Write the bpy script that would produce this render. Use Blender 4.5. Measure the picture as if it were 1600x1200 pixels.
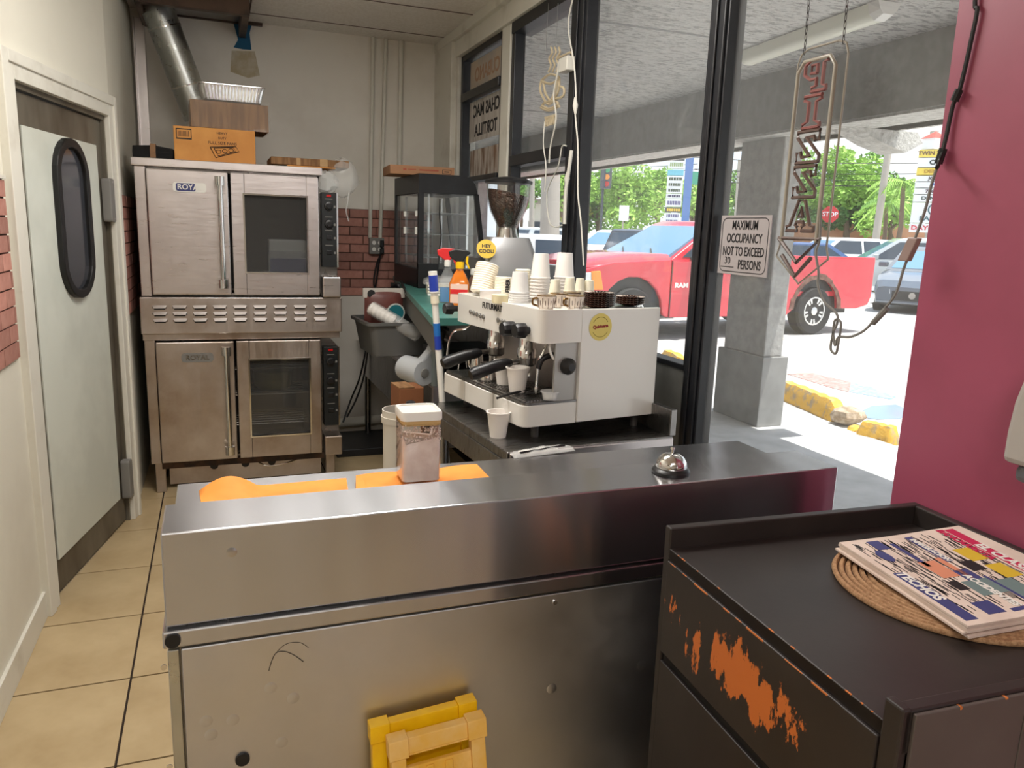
import bpy, bmesh, math, random
from mathutils import Vector, Matrix
random.seed(7)
for o in list(bpy.data.objects): bpy.data.objects.remove(o)
scn = bpy.context.scene
COL = scn.collection

# ------------------------------------------------------------------ camera
FPX, CAM_H = 1200.0, 1.45
_y, _p, _r = math.radians(21.3), math.radians(11.3), math.radians(2.0)
_fw = Vector((math.sin(_y)*math.cos(_p), math.cos(_y)*math.cos(_p), -math.sin(_p)))
_rt = Vector((math.cos(_y), -math.sin(_y), 0)); _up = _rt.cross(_fw)
CR = math.cos(_r)*_rt + math.sin(_r)*_up
CU = -math.sin(_r)*_rt + math.cos(_r)*_up
cd = bpy.data.cameras.new('camera'); cam = bpy.data.objects.new('camera', cd); COL.objects.link(cam)
cd.sensor_width = 36.0; cd.lens = 36.0*FPX/1600.0; cd.clip_start = .02; cd.clip_end = 400
cam.matrix_world = Matrix(((CR.x, CU.x, -_fw.x, 0), (CR.y, CU.y, -_fw.y, 0), (CR.z, CU.z, -_fw.z, CAM_H), (0, 0, 0, 1)))
scn.camera = cam
def ray(px, py): return _fw + CR*((px-800)/FPX) + CU*((600-py)/FPX)
def PZ(px, py, z):
    d = ray(px, py); t = (z-CAM_H)/d.z; return Vector((d.x*t, d.y*t, z))
def PX(px, py, x):
    d = ray(px, py); t = x/d.x; return Vector((x, d.y*t, CAM_H+d.z*t))
def PY(px, py, y):
    d = ray(px, py); t = y/d.y; return Vector((d.x*t, y, CAM_H+d.z*t))
def PP(px, py, q, n):
    d = ray(px, py); o = Vector((0, 0, CAM_H)); t = (Vector(q)-o).dot(n)/d.dot(n); return o+d*t

# ------------------------------------------------------------------ world, sun, exposure
scn.view_settings.view_transform = 'Standard'
try: scn.view_settings.look = 'None'
except Exception: pass
scn.view_settings.exposure = 0.12; scn.view_settings.gamma = 1.0
scn.view_settings.use_curve_mapping = False
w = bpy.data.worlds.new('sky'); scn.world = w; w.use_nodes = True
nt = w.node_tree; nt.nodes.clear()
out = nt.nodes.new('ShaderNodeOutputWorld'); bg = nt.nodes.new('ShaderNodeBackground')
tc = nt.nodes.new('ShaderNodeTexCoord'); sep = nt.nodes.new('ShaderNodeSeparateXYZ')
rmp = nt.nodes.new('ShaderNodeValToRGB')
rmp.color_ramp.elements[0].position = 0.0; rmp.color_ramp.elements[0].color = (.80, .90, 1.0, 1)
rmp.color_ramp.elements[1].position = .7; rmp.color_ramp.elements[1].color = (.32, .55, .95, 1)
mp = nt.nodes.new('ShaderNodeMapping'); mp.inputs['Scale'].default_value = (1, 1, 3.0)
nz = nt.nodes.new('ShaderNodeTexNoise'); nz.inputs['Scale'].default_value = 3.0; nz.inputs['Detail'].default_value = 6; nz.inputs['Roughness'].default_value = .55
cr = nt.nodes.new('ShaderNodeValToRGB'); cr.color_ramp.elements[0].position = .40; cr.color_ramp.elements[1].position = .56
mx = nt.nodes.new('ShaderNodeMix'); mx.data_type = 'RGBA'
nt.links.new(tc.outputs['Generated'], sep.inputs[0]); nt.links.new(sep.outputs['Z'], rmp.inputs[0])
nt.links.new(tc.outputs['Generated'], mp.inputs[0]); nt.links.new(mp.outputs[0], nz.inputs['Vector'])
nt.links.new(nz.outputs[0], cr.inputs[0]); nt.links.new(cr.outputs[0], mx.inputs[0])
nt.links.new(rmp.outputs[0], mx.inputs[6]); mx.inputs[7].default_value = (1.0, 1.0, 1.0, 1)
nt.links.new(mx.outputs[2], bg.inputs[0]); bg.inputs[1].default_value = 1.35
nt.links.new(bg.outputs[0], out.inputs[0])
def link_obj(o): COL.objects.link(o); return o
sd = bpy.data.lights.new('sun', 'SUN'); sd.energy = 7.5; sd.angle = .009; sd.color = (1.0, .96, .90)
sun = link_obj(bpy.data.objects.new('sun', sd))
# high midday sun, a little from the street side and from the camera's side
sun.rotation_euler = Vector((-.20, .16, -1.0)).to_track_quat('-Z', 'Y').to_euler()
TROFFERS = [(0.15, -.75, 26), (0.48, 2.42, 38), (-1.8, -2.4, 45)]     # x, y, watts

# ------------------------------------------------------------------ materials
def S(r, g, b, a=1):
    f = lambda c: (c/255/12.92) if c/255 <= .04045 else ((c/255+.055)/1.055)**2.4
    return (f(r), f(g), f(b), a)
MATS = {}
def new_mat(name):
    m = bpy.data.materials.new(name); m.use_nodes = True
    return m, m.node_tree, m.node_tree.nodes['Principled BSDF']
def noise_fac(nt, scale, stretch=None, detail=4, rough=.6, lo=.35, hi=.65, coord='Object'):
    tc = nt.nodes.new('ShaderNodeTexCoord'); mp = nt.nodes.new('ShaderNodeMapping')
    if stretch: mp.inputs['Scale'].default_value = stretch
    n = nt.nodes.new('ShaderNodeTexNoise'); n.inputs['Scale'].default_value = scale; n.inputs['Detail'].default_value = detail; n.inputs['Roughness'].default_value = rough
    nt.links.new(tc.outputs[coord], mp.inputs[0]); nt.links.new(mp.outputs[0], n.inputs['Vector'])
    r = nt.nodes.new('ShaderNodeMapRange'); r.inputs[1].default_value = lo; r.inputs[2].default_value = hi
    nt.links.new(n.outputs[0], r.inputs[0]); return r.outputs[0]
def mixc(nt, fac, a, b):
    m = nt.nodes.new('ShaderNodeMix'); m.data_type = 'RGBA'
    if hasattr(fac, 'links') or not isinstance(fac, (int, float)): nt.links.new(fac, m.inputs[0])
    else: m.inputs[0].default_value = fac
    for i, c in ((6, a), (7, b)):
        if isinstance(c, tuple): m.inputs[i].default_value = c
        else: nt.links.new(c, m.inputs[i])
    return m.outputs[2]
def bump(nt, bs, h, strength=.3, dist=.005):
    b = nt.nodes.new('ShaderNodeBump'); b.inputs['Strength'].default_value = strength; b.inputs['Distance'].default_value = dist
    nt.links.new(h, b.inputs['Height']); nt.links.new(b.outputs[0], bs.inputs['Normal'])
def mat(name, c, rough=.5, metal=0.0, c2=None, scale=8, stretch=None, lo=.4, hi=.6, bmp=0, bscale=None, bdist=.003, spec=.5, coat=0, rand=0, detail=4):
    if name in MATS: return MATS[name]
    m, nt, bs = new_mat(name)
    bs.inputs['Base Color'].default_value = c; bs.inputs['Roughness'].default_value = rough; bs.inputs['Metallic'].default_value = metal
    bs.inputs['Specular IOR Level'].default_value = spec; bs.inputs['Coat Weight'].default_value = coat
    col = None
    if c2 is not None:
        f = noise_fac(nt, scale, stretch, detail, lo=lo, hi=hi); col = mixc(nt, f, c, c2)
    if rand:
        oi = nt.nodes.new('ShaderNodeObjectInfo'); hs = nt.nodes.new('ShaderNodeHueSaturation')
        mr = nt.nodes.new('ShaderNodeMapRange'); mr.inputs[3].default_value = 1-rand; mr.inputs[4].default_value = 1+rand
        nt.links.new(oi.outputs['Random'], mr.inputs[0]); nt.links.new(mr.outputs[0], hs.inputs['Value'])
        if col is None: hs.inputs['Color'].default_value = c
        else: nt.links.new(col, hs.inputs['Color'])
        col = hs.outputs[0]
    if col is not None: nt.links.new(col, bs.inputs['Base Color'])
    if bmp: bump(nt, bs, noise_fac(nt, bscale or scale, stretch, 6, lo=.2, hi=.8), bmp, bdist)
    MATS[name] = m; return m
def glass(name, tint=(.97, .98, .98, 1), rough=.01, mixw=1.0, dust_haze=0):
    if name in MATS: return MATS[name]
    m = bpy.data.materials.new(name); m.use_nodes = True; nt = m.node_tree; nt.nodes.clear()
    o = nt.nodes.new('ShaderNodeOutputMaterial'); mixs = nt.nodes.new('ShaderNodeMixShader'); t = nt.nodes.new('ShaderNodeBsdfTransparent'); g = nt.nodes.new('ShaderNodeBsdfGlossy')
    fr = nt.nodes.new('ShaderNodeLayerWeight'); pw_ = nt.nodes.new('ShaderNodeMath'); pw_.operation = 'POWER'; pw_.inputs[1].default_value = 4.5
    nt.links.new(fr.outputs['Facing'], pw_.inputs[0])
    ml = nt.nodes.new('ShaderNodeMath'); ml.operation = 'MULTIPLY_ADD'; ml.inputs[1].default_value = .55*mixw; ml.inputs[2].default_value = .028*mixw
    t.inputs[0].default_value = tint; g.inputs['Roughness'].default_value = rough
    nt.links.new(pw_.outputs[0], ml.inputs[0]); nt.links.new(ml.outputs[0], mixs.inputs[0])
    nt.links.new(t.outputs[0], mixs.inputs[1]); nt.links.new(g.outputs[0], mixs.inputs[2])
    if dust_haze:      # pale dusty haze mixed over the pane, lifts the dark tones behind
        df = nt.nodes.new('ShaderNodeBsdfDiffuse'); df.inputs[0].default_value = (.85, .86, .86, 1); m2 = nt.nodes.new('ShaderNodeMixShader'); m2.inputs[0].default_value = dust_haze
        nt.links.new(mixs.outputs[0], m2.inputs[1]); nt.links.new(df.outputs[0], m2.inputs[2]); nt.links.new(m2.outputs[0], o.inputs[0])
    else: nt.links.new(mixs.outputs[0], o.inputs[0])
    MATS[name] = m; return m
def film(name, c, alpha, rough=.25):
    """thin clear plastic or hazy plastic: partly transparent, partly diffuse and shiny"""
    if name in MATS: return MATS[name]
    m, nt, bs = new_mat(name); bs.inputs['Base Color'].default_value = c; bs.inputs['Roughness'].default_value = rough; bs.inputs['Alpha'].default_value = alpha
    MATS[name] = m; return m
def emit(name, c, st):
    m, nt, bs = new_mat(name); bs.inputs['Base Color'].default_value = c
    bs.inputs['Emission Color'].default_value = c; bs.inputs['Emission Strength'].default_value = st; return m

def steel(name, c, rough, c2=None, stretch=(2, 2, 60), scale=6, bmp=.05, lo=.3, hi=.7, dents=0, aniso=0, bd=.002, rv=.22, det=6):
    if name in MATS: return MATS[name]
    m, nt, bs = new_mat(name); bs.inputs['Metallic'].default_value = 1.0
    f = noise_fac(nt, scale, stretch, det, lo=lo, hi=hi)
    big = noise_fac(nt, 3.0, None, 5, lo=.38, hi=.7)
    c2 = c2 or tuple(x*.72 for x in c[:3])+(1,)
    col = mixc(nt, big, c, c2); nt.links.new(col, bs.inputs['Base Color'])
    r = nt.nodes.new('ShaderNodeMapRange'); r.inputs[3].default_value = rough*(1-rv); r.inputs[4].default_value = rough*(1+rv)
    nt.links.new(f, r.inputs[0]); nt.links.new(r.outputs[0], bs.inputs['Roughness'])
    h = f
    if dents:
        d = noise_fac(nt, 5.0, None, 2, lo=.2, hi=.8); a = nt.nodes.new('ShaderNodeMath'); a.operation = 'MULTIPLY_ADD'
        a.inputs[1].default_value = dents; nt.links.new(d, a.inputs[0]); nt.links.new(f, a.inputs[2]); h = a.outputs[0]
    bump(nt, bs, h, bmp, bd)
    if aniso:
        bs.inputs['Anisotropic'].default_value = aniso; bs.inputs['Anisotropic Rotation'].default_value = .25
        tg = nt.nodes.new('ShaderNodeTangent'); tg.direction_type = 'UV_MAP'; nt.links.new(tg.outputs[0], bs.inputs['Tangent'])
    MATS[name] = m; return m

M_WALL = mat('wall_paint_cream', S(226, 222, 208), .6, c2=S(214, 208, 194), scale=2.2, lo=.5, hi=.85, bmp=.08, bscale=30)
M_BACKW = mat('wall_paint_dirty_white', S(236, 231, 222), .6, c2=S(222, 215, 204), scale=2.4, lo=.45, hi=.8, bmp=.1, bscale=25)
M_TRIM = mat('trim_white_gloss', S(222, 219, 208), .4, c2=S(190, 184, 170), scale=5, lo=.55, hi=.85)
M_PINK = mat('wall_paint_pink', S(158, 74, 98), .42, c2=S(150, 70, 92), scale=3, bmp=.03, bscale=60)
M_MORTAR = mat('mortar_dark', S(88, 64, 56), .9)
M_BRICK = mat('brick_print_red', S(194, 142, 128), .75, c2=S(156, 98, 86), scale=9, lo=.35, hi=.7, rand=.28, bmp=.2, bscale=40)
M_TILE = mat('floor_tile_beige', S(194, 172, 134), .38, c2=S(170, 146, 108), scale=4, lo=.35, hi=.75, bmp=.05, bscale=12, rand=.04)
M_GROUT = mat('grout_dark', S(46, 34, 26), .9)
M_CEIL = mat('ceiling_panel_white', S(240, 235, 228), .85, c2=S(230, 224, 215), scale=60, bmp=.15, bscale=150)
M_TBAR = mat('ceiling_bar_brown', S(108, 86, 78), .6)
M_STEEL = steel('stainless_counter', (.55, .555, .58, 1), .25, (.49, .495, .515, 1), stretch=(3.0, .12, .12), scale=3, bmp=.16, bd=.006, det=1.0, dents=0, aniso=.9, rv=.06)
M_STEELP = steel('stainless_counter_panel', (.64, .65, .68, 1), .40, (.57, .58, .605, 1), stretch=(2, 2, 2), scale=2.2, bmp=.06, dents=0, bd=.006)
M_OVEN = steel('stainless_oven', (.72, .67, .66, 1), .33, (.60, .55, .54, 1), stretch=(1, 1, 14), scale=8, bmp=.03)
M_OVEND = steel('stainless_oven_dirty', (.60, .55, .525, 1), .38, (.38, .30, .24, 1), stretch=(14, 14, 1.2), scale=5, bmp=.04)
M_CHROME = steel('chrome', (.78, .77, .75, 1), .12, (.7, .69, .67, 1), bmp=.0)
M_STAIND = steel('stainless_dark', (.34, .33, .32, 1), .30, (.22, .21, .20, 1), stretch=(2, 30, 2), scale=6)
M_GALV = steel('galvanised_duct', (.58, .60, .58, 1), .30, (.44, .46, .44, 1), stretch=(3, 3, 3), scale=6)
M_FOIL = steel('aluminium_foil', (.86, .86, .87, 1), .16, (.75, .75, .76, 1), stretch=(3, 3, 3), scale=20, bmp=.3)
M_BLACK = mat('black_plastic', S(22, 22, 24), .38)
M_BLACKM = mat('black_painted_metal', S(20, 21, 24), .42, c2=S(30, 31, 34), scale=12)
M_FRAME = mat('storefront_dark_bronze', S(26, 27, 31), .38, c2=S(42, 42, 46), scale=14, lo=.55, hi=.8)
M_DGREY = mat('dark_grey_paint', S(62, 58, 56), .5)
M_GREYP = mat('grey_plastic', S(126, 124, 120), .5)
M_HPK = 0
M_DOORF = mat('door_edge_bronze', S(112, 106, 94), .45, metal=.3, c2=S(84, 76, 64), scale=4, stretch=(1, 1, .4))
M_DOORP = mat('door_panel_white', S(222, 226, 216), .35, c2=S(206, 210, 200), scale=2)
M_RUBBER = mat('black_rubber', S(14, 14, 15), .5)
M_WHITE = mat('white_plastic', S(236, 234, 228), .35)
M_MACH = mat('machine_white_enamel', S(230, 227, 221), .28, coat=.3)
M_MACHG = mat('machine_grey_side', S(170, 168, 164), .35, metal=.3)
M_FOAM = mat('white_foam', S(240, 234, 228), .55, bmp=.05, bscale=300)
M_CREAM = mat('cream_paper', S(238, 230, 208), .6)
M_CARD = mat('cardboard_brown', S(146, 108, 70), .8, c2=S(118, 84, 52), scale=6, stretch=(8, 1, 1))
M_CARDO = mat('cardboard_orange', S(222, 158, 84), .7, c2=S(206, 140, 70), scale=4)
M_ORANGE = mat('orange_paper', S(250, 160, 66), .7, c2=S(240, 146, 54), scale=5)
M_TEAL = mat('teal_laminate', S(76, 134, 126), .4, c2=S(64, 118, 110), scale=6)
M_INK = mat('ink_black', S(28, 26, 28), .6)
M_INKB = mat('ink_blue', S(62, 66, 120), .6)
M_YELLOW = mat('yellow_plastic', S(250, 200, 10), .38, c2=S(236, 180, 6), scale=10)
M_YELD = mat('yellow_plastic_scuffed', S(238, 196, 120), .7, c2=S(232, 176, 60), scale=9, lo=.35, hi=.6, bmp=.2, bscale=60)
M_GLASS = glass('window_glass', dust_haze=.05)
M_GLASSD = glass('dark_glass', (.62, .63, .64, 1), .03, 1.6, dust_haze=.03)
M_CLEAR = glass('clear_plastic', (.985, .985, .98, 1), .05, 1.6)
M_FILM = film('clear_film', (.9, .9, .88, 1), .28, .12)
M_WRAP = film('wrap_film', (.9, .9, .88, 1), .10, .08)
M_CHIP = mat('chip_orange_wood', S(206, 120, 60), .7)
M_CORDW = mat('cord_white', S(206, 202, 192), .5)
M_CORDB = mat('cord_black', S(20, 20, 22), .5)
M_RED = mat('red_plastic', S(214, 40, 44), .35)
M_BLUE = mat('blue_plastic', S(34, 62, 170), .35)

def cabinet_mat(name, wear):
    """near-black brown paint; wear=True rubs it through to orange in one ragged oval on the drawer front"""
    m, nt, bs = new_mat(name)
    base = mixc(nt, noise_fac(nt, 6, None, 4, lo=.4, hi=.7), S(46, 40, 38), S(38, 32, 31))
    bs.inputs['Roughness'].default_value = .42
    if wear:
        tc = nt.nodes.new('ShaderNodeTexCoord'); mp = nt.nodes.new('ShaderNodeMapping')
        # object space: y runs along the drawer, z up; the rubbed spot is an oval about the drawer's middle
        mp.inputs['Location'].default_value = wear[0]; mp.inputs['Scale'].default_value = wear[1]
        nt.links.new(tc.outputs['Object'], mp.inputs[0])
        ln = nt.nodes.new('ShaderNodeVectorMath'); ln.operation = 'LENGTH'; nt.links.new(mp.outputs[0], ln.inputs[0])
        n1 = noise_fac(nt, 13, (1, 1, .45), 10, rough=.72, lo=.25, hi=.75)
        ad = nt.nodes.new('ShaderNodeMath'); ad.operation = 'MULTIPLY_ADD'; ad.inputs[1].default_value = 1.5
        nt.links.new(n1, ad.inputs[0]); nt.links.new(ln.outputs['Value'], ad.inputs[2])
        cr = nt.nodes.new('ShaderNodeValToRGB'); cr.color_ramp.elements[0].position = .0; cr.color_ramp.elements[0].color = (1, 1, 1, 1)
        mr = nt.nodes.new('ShaderNodeMapRange'); mr.inputs[1].default_value = 1.10; mr.inputs[2].default_value = 1.14; mr.inputs[3].default_value = 1; mr.inputs[4].default_value = 0
        nt.links.new(ad.outputs[0], mr.inputs[0])
        base = mixc(nt, mr.outputs[0], base, S(206, 112, 50))
    nt.links.new(base, bs.inputs['Base Color'])
    bump(nt, bs, noise_fac(nt, 30, None, 4), .04, .002)
    return m
M_CAB = cabinet_mat('cabinet_dark_paint', None)
M_CABSIDE = mat('cabinet_side_grey_brown', S(84, 76, 72), .5, c2=S(92, 84, 80), scale=3)

# ------------------------------------------------------------------ mesh building
class MB:
    def __init__(s): s.v = []; s.f = []; s.M = Matrix.Identity(4)
    def add(s, vs, fs):
        b = len(s.v); s.v += [s.M @ Vector(p) for p in vs]; s.f += [tuple(b+i for i in f) for f in fs]; return s
    def box(s, x0, y0, z0, x1, y1, z1):
        x0, x1 = sorted((x0, x1)); y0, y1 = sorted((y0, y1)); z0, z1 = sorted((z0, z1))
        return s.add([(x0, y0, z0), (x1, y0, z0), (x1, y1, z0), (x0, y1, z0), (x0, y0, z1), (x1, y0, z1), (x1, y1, z1), (x0, y1, z1)],
                     [(0, 3, 2, 1), (4, 5, 6, 7), (0, 1, 5, 4), (1, 2, 6, 5), (2, 3, 7, 6), (3, 0, 4, 7)])
    def prism(s, pts, h0, h1, ax='z'):
        n = len(pts)
        def m(p, h): return (p[0], p[1], h) if ax == 'z' else ((p[0], h, p[1]) if ax == 'y' else (h, p[0], p[1]))
        vs = [m(p, h0) for p in pts]+[m(p, h1) for p in pts]
        return s.add(vs, [tuple(range(n))[::-1], tuple(range(n, 2*n))]+[(i, (i+1) % n, n+(i+1) % n, n+i) for i in range(n)])
    def lathe(s, prof, n=24, c=(0, 0, 0), caps=True):
        vs = []; fs = []
        for r, z in prof:
            for i in range(n):
                a = 2*math.pi*i/n; vs.append((c[0]+r*math.cos(a), c[1]+r*math.sin(a), c[2]+z))
        for k in range(len(prof)-1):
            for i in range(n):
                j = (i+1) % n; fs.append((k*n+i, k*n+j, (k+1)*n+j, (k+1)*n+i))
        if caps: fs.append(tuple(range(n))[::-1]); fs.append(tuple((len(prof)-1)*n+i for i in range(n)))
        return s.add(vs, fs)
    def tube(s, path, r, n=8, caps=True, rr=None):
        P = [Vector(p) for p in path]; vs = []; fs = []; u = None
        for i, p in enumerate(P):
            t = (P[min(i+1, len(P)-1)]-P[max(i-1, 0)])
            if t.length < 1e-9: t = Vector((0, 0, 1))
            t.normalize()
            if u is None: u = t.cross(Vector((0, 0, 1)) if abs(t.z) < .9 else Vector((1, 0, 0)))
            u = (u-t*u.dot(t)); u.normalize(); w_ = t.cross(u); q = rr[i] if rr else r
            for k in range(n):
                a = 2*math.pi*k/n; vs.append(p+(u*math.cos(a)+w_*math.sin(a))*q)
        for i in range(len(P)-1):
            for k in range(n):
                j = (k+1) % n; fs.append((i*n+k, i*n+j, (i+1)*n+j, (i+1)*n+k))
        if caps: fs.append(tuple(range(n))[::-1]); fs.append(tuple((len(P)-1)*n+k for k in range(n)))
        return s.add(vs, fs)
    def cyl(s, a, b, r, n=16, r2=None): return s.tube([a, b], r, n, True, [r, r if r2 is None else r2])
    def loft(s, rings, caps=True):
        n = len(rings[0]); vs = [p for rg in rings for p in rg]; fs = []
        for k in range(len(rings)-1):
            for i in range(n):
                j = (i+1) % n; fs.append((k*n+i, k*n+j, (k+1)*n+j, (k+1)*n+i))
        if caps: fs.append(tuple(range(n))[::-1]); fs.append(tuple((len(rings)-1)*n+i for i in range(n)))
        return s.add(vs, fs)
    def grid(s, fn, nu, nv):
        vs = [fn(i/nu, j/nv) for j in range(nv+1) for i in range(nu+1)]
        return s.add(vs, [(j*(nu+1)+i, j*(nu+1)+i+1, (j+1)*(nu+1)+i+1, (j+1)*(nu+1)+i) for j in range(nv) for i in range(nu)])
    def sheet(s, fn, nu, nv, th):
        """a thin closed sheet: top fn(u,v), underside th lower"""
        n = (nu+1)*(nv+1)
        vs = [Vector(fn(i/nu, j/nv)) for j in range(nv+1) for i in range(nu+1)]
        vs += [p-Vector((0, 0, th)) for p in vs]
        q = lambda i, j: j*(nu+1)+i
        fs = [(q(i, j), q(i+1, j), q(i+1, j+1), q(i, j+1)) for j in range(nv) for i in range(nu)]
        fs += [(n+q(i, j), n+q(i, j+1), n+q(i+1, j+1), n+q(i+1, j)) for j in range(nv) for i in range(nu)]
        ring = [q(i, 0) for i in range(nu)]+[q(nu, j) for j in range(nv)]+[q(i, nv) for i in range(nu, 0, -1)]+[q(0, j) for j in range(nv, 0, -1)]
        fs += [(ring[k], n+ring[k], n+ring[(k+1) % len(ring)], ring[(k+1) % len(ring)]) for k in range(len(ring))]
        return s.add(vs, fs)
    def text(s, body, size, M, align='CENTER', th=.0006, bold=0, sx=1.0):
        c = bpy.data.curves.new('t', 'FONT'); c.body = body; c.size = size; c.align_x = align; c.align_y = 'CENTER'; c.extrude = th/2; c.offset = bold; c.resolution_u = 3
        o = bpy.data.objects.new('t', c); me = bpy.data.meshes.new_from_object(o)
        old = s.M; s.M = s.M @ M @ Matrix.Scale(sx, 4, (1, 0, 0))
        s.add([tuple(v.co) for v in me.vertices], [tuple(p.vertices) for p in me.polygons]); s.M = old
        bpy.data.meshes.remove(me); bpy.data.objects.remove(o); bpy.data.curves.remove(c); return s
    def mesh(s, name, inv=None, smooth=None):
        me = bpy.data.meshes.new(name); vs = s.v if inv is None else [inv @ p for p in s.v]
        me.from_pydata([tuple(p) for p in vs], [], s.f); me.validate(); me.update()
        bm = bmesh.new(); bm.from_mesh(me); bmesh.ops.recalc_face_normals(bm, faces=bm.faces); bm.to_mesh(me); bm.free()
        if smooth is not None:
            for p in me.polygons: p.use_smooth = True
            me.set_sharp_from_angle(angle=math.radians(smooth))
        return me
def box_uv(me):
    uv = me.uv_layers.new(name='UVMap')
    for p in me.polygons:
        n = p.normal; k = max(range(3), key=lambda i: abs(n[i]))
        for li in p.loop_indices:
            c = me.vertices[me.loops[li].vertex_index].co; uv.data[li].uv = ((c.y, c.z), (c.x, c.z), (c.x, c.y))[k]
def tagp(o, label=None, cat=None, group=None, kind=None):
    for k, v in (('label', label), ('category', cat), ('group', group), ('kind', kind)):
        if v: o[k] = v
    return o
def put(name, me, m, parent=None, bevel=0):
    o = bpy.data.objects.new(name, me); COL.objects.link(o); o.parent = parent
    if m is not None and not me.materials: me.materials.append(m)
    if bevel:
        b = o.modifiers.new('b', 'BEVEL'); b.width = bevel; b.segments = 2; b.limit_method = 'ANGLE'; b.angle_limit = math.radians(40)
    return o
def thing(name, label, cat, loc=(0, 0, 0), rz=0.0, group=None, rx=0, ry=0):
    o = bpy.data.objects.new(name, None); COL.objects.link(o); o.location = loc; o.rotation_euler = (rx, ry, rz); o.empty_display_size = .05
    return tagp(o, label, cat, group)
def wmat(o):
    m = Matrix.LocRotScale(o.location, o.rotation_euler, o.scale)
    return (wmat(o.parent) @ m) if o.parent else m
def part(name, mb, m, parent, world=False, smooth=None, bevel=0, label=None, kind=None):
    inv = wmat(parent).inverted() if (world and parent) else None
    o = put(name, mb.mesh(name, inv, smooth), m, parent, bevel)
    return tagp(o, label, None, None, kind)
def single(name, mb, m, label, cat, group=None, smooth=None, bevel=0, origin=None):
    """a thing that is one mesh, given in world coordinates"""
    if origin is None:
        xs = [p.x for p in mb.v]; ys = [p.y for p in mb.v]; zs = [p.z for p in mb.v]; origin = Vector(((min(xs)+max(xs))/2, (min(ys)+max(ys))/2, min(zs)))
    o = put(name, mb.mesh(name, Matrix.Translation(-Vector(origin)), smooth), m, None, bevel); o.location = origin
    return tagp(o, label, cat, group)
def struct(name, mb, m, smooth=None, bevel=0, parent=None, label=None):
    o = put(name, mb.mesh(name, None, smooth), m, parent, bevel)
    if parent is None: o['kind'] = 'structure'
    if label: o['label'] = label
    return o
def dup(root, loc=None, rz=None, label=None, group=None):
    r = root.copy(); COL.objects.link(r)
    if loc is not None: r.location = loc
    if rz is not None: r.rotation_euler = (r.rotation_euler[0], r.rotation_euler[1], rz)
    if label: r['label'] = label
    if group: r['group'] = group
    for ch in root.children:
        c = ch.copy(); COL.objects.link(c); c.parent = r
        for g in ch.children:
            d = g.copy(); COL.objects.link(d); d.parent = c
    return r
def frame(o, x, y):
    x = Vector(x).normalized(); y = Vector(y); y = (y-x*y.dot(x)).normalized(); z = x.cross(y)
    return Matrix(((x.x, y.x, z.x, o[0]), (x.y, y.y, z.y, o[1]), (x.z, y.z, z.z, o[2]), (0, 0, 0, 1)))
def smooth_path(pts, n=6):
    P = [Vector(p) for p in pts]; outp = []
    for i in range(len(P)-1):
        a, b, c_, d = P[max(i-1, 0)], P[i], P[i+1], P[min(i+2, len(P)-1)]
        for k in range(n):
            t = k/n; outp.append(.5*((2*b)+(c_-a)*t+(2*a-5*b+4*c_-d)*t*t+(3*b-a-3*c_+d)*t**3))
    return outp+[P[-1]]
def rrect(w, h, r, n=4, cx=0, cy=0):
    pts = []
    for sx, sy, a0 in ((1, 1, 0), (-1, 1, 90), (-1, -1, 180), (1, -1, 270)):
        for k in range(n+1):
            a = math.radians(a0+90*k/n); pts.append((cx+sx*(w/2-r)+r*math.cos(a), cy+sy*(h/2-r)+r*math.sin(a)))
    return pts
# ================================================================== THE ROOM
SX, BW, CZ = 1.5, 5.35, 2.66            # storefront plane, back wall, ceiling height
WL = [(-.655, .6), (-.632, 3.033), (-.413, 4.043), (-.405, BW)]    # left wall line on the floor
# floor with single tiles
fl = struct('floor', MB().box(-3.6, -4.6, -.06, 1.52, BW, -.006), M_GROUT)
TP = .437; tile_me = None
mbt = MB().box(-TP/2+.0035, -TP/2+.0035, -.006, TP/2-.0035, TP/2-.0035, 0); tile_me = mbt.mesh('tile')
for i in range(-7, 4):
    for j in range(-10, 8):
        cx, cy = -.300+(i+.5)*TP, 2.068+(j+.5)*TP
        if cx+TP/2 > 1.53 or cy+TP/2 > 5.6 or cx < -3.4 or cy < -4.4: continue
        o = put('tile', tile_me, M_TILE, fl); o.location = (cx, cy, 0)
# ceiling with lay-in panels
cl = struct('ceiling', MB().box(-3.6, -4.6, CZ+.004, 1.62, BW, CZ+.06), M_TBAR)
cy0 = PZ(545, 38, CZ).y
pw, pl = .60, 1.2
pm = MB().box(-pl/2+.006, -pw/2+.006, -.006, pl/2-.006, pw/2-.006, .006).mesh('ceiling_panel')
for i in range(-2, 2):
    for j in range(-16, 1):
        cx, cy = .85+i*pl, cy0-pw/2+j*pw
        if any(abs(cx-tx) < .6 and abs(cy-ty) < .3 for tx, ty, _w in ()): continue
        o = put('ceiling_panel', pm, M_CEIL, cl); o.location = (cx, cy, CZ)
for j in range(-8, 1): part('ceiling_bar', MB().box(-.66, cy0+j*pw-.007, CZ-.0075, 1.44, cy0+j*pw+.007, CZ+.002), M_TBAR, cl)
o = part('ceiling_panel', MB().box(-.42, cy0+.006, CZ-.006, 1.5, BW, CZ+.006), M_CEIL, cl)
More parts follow.
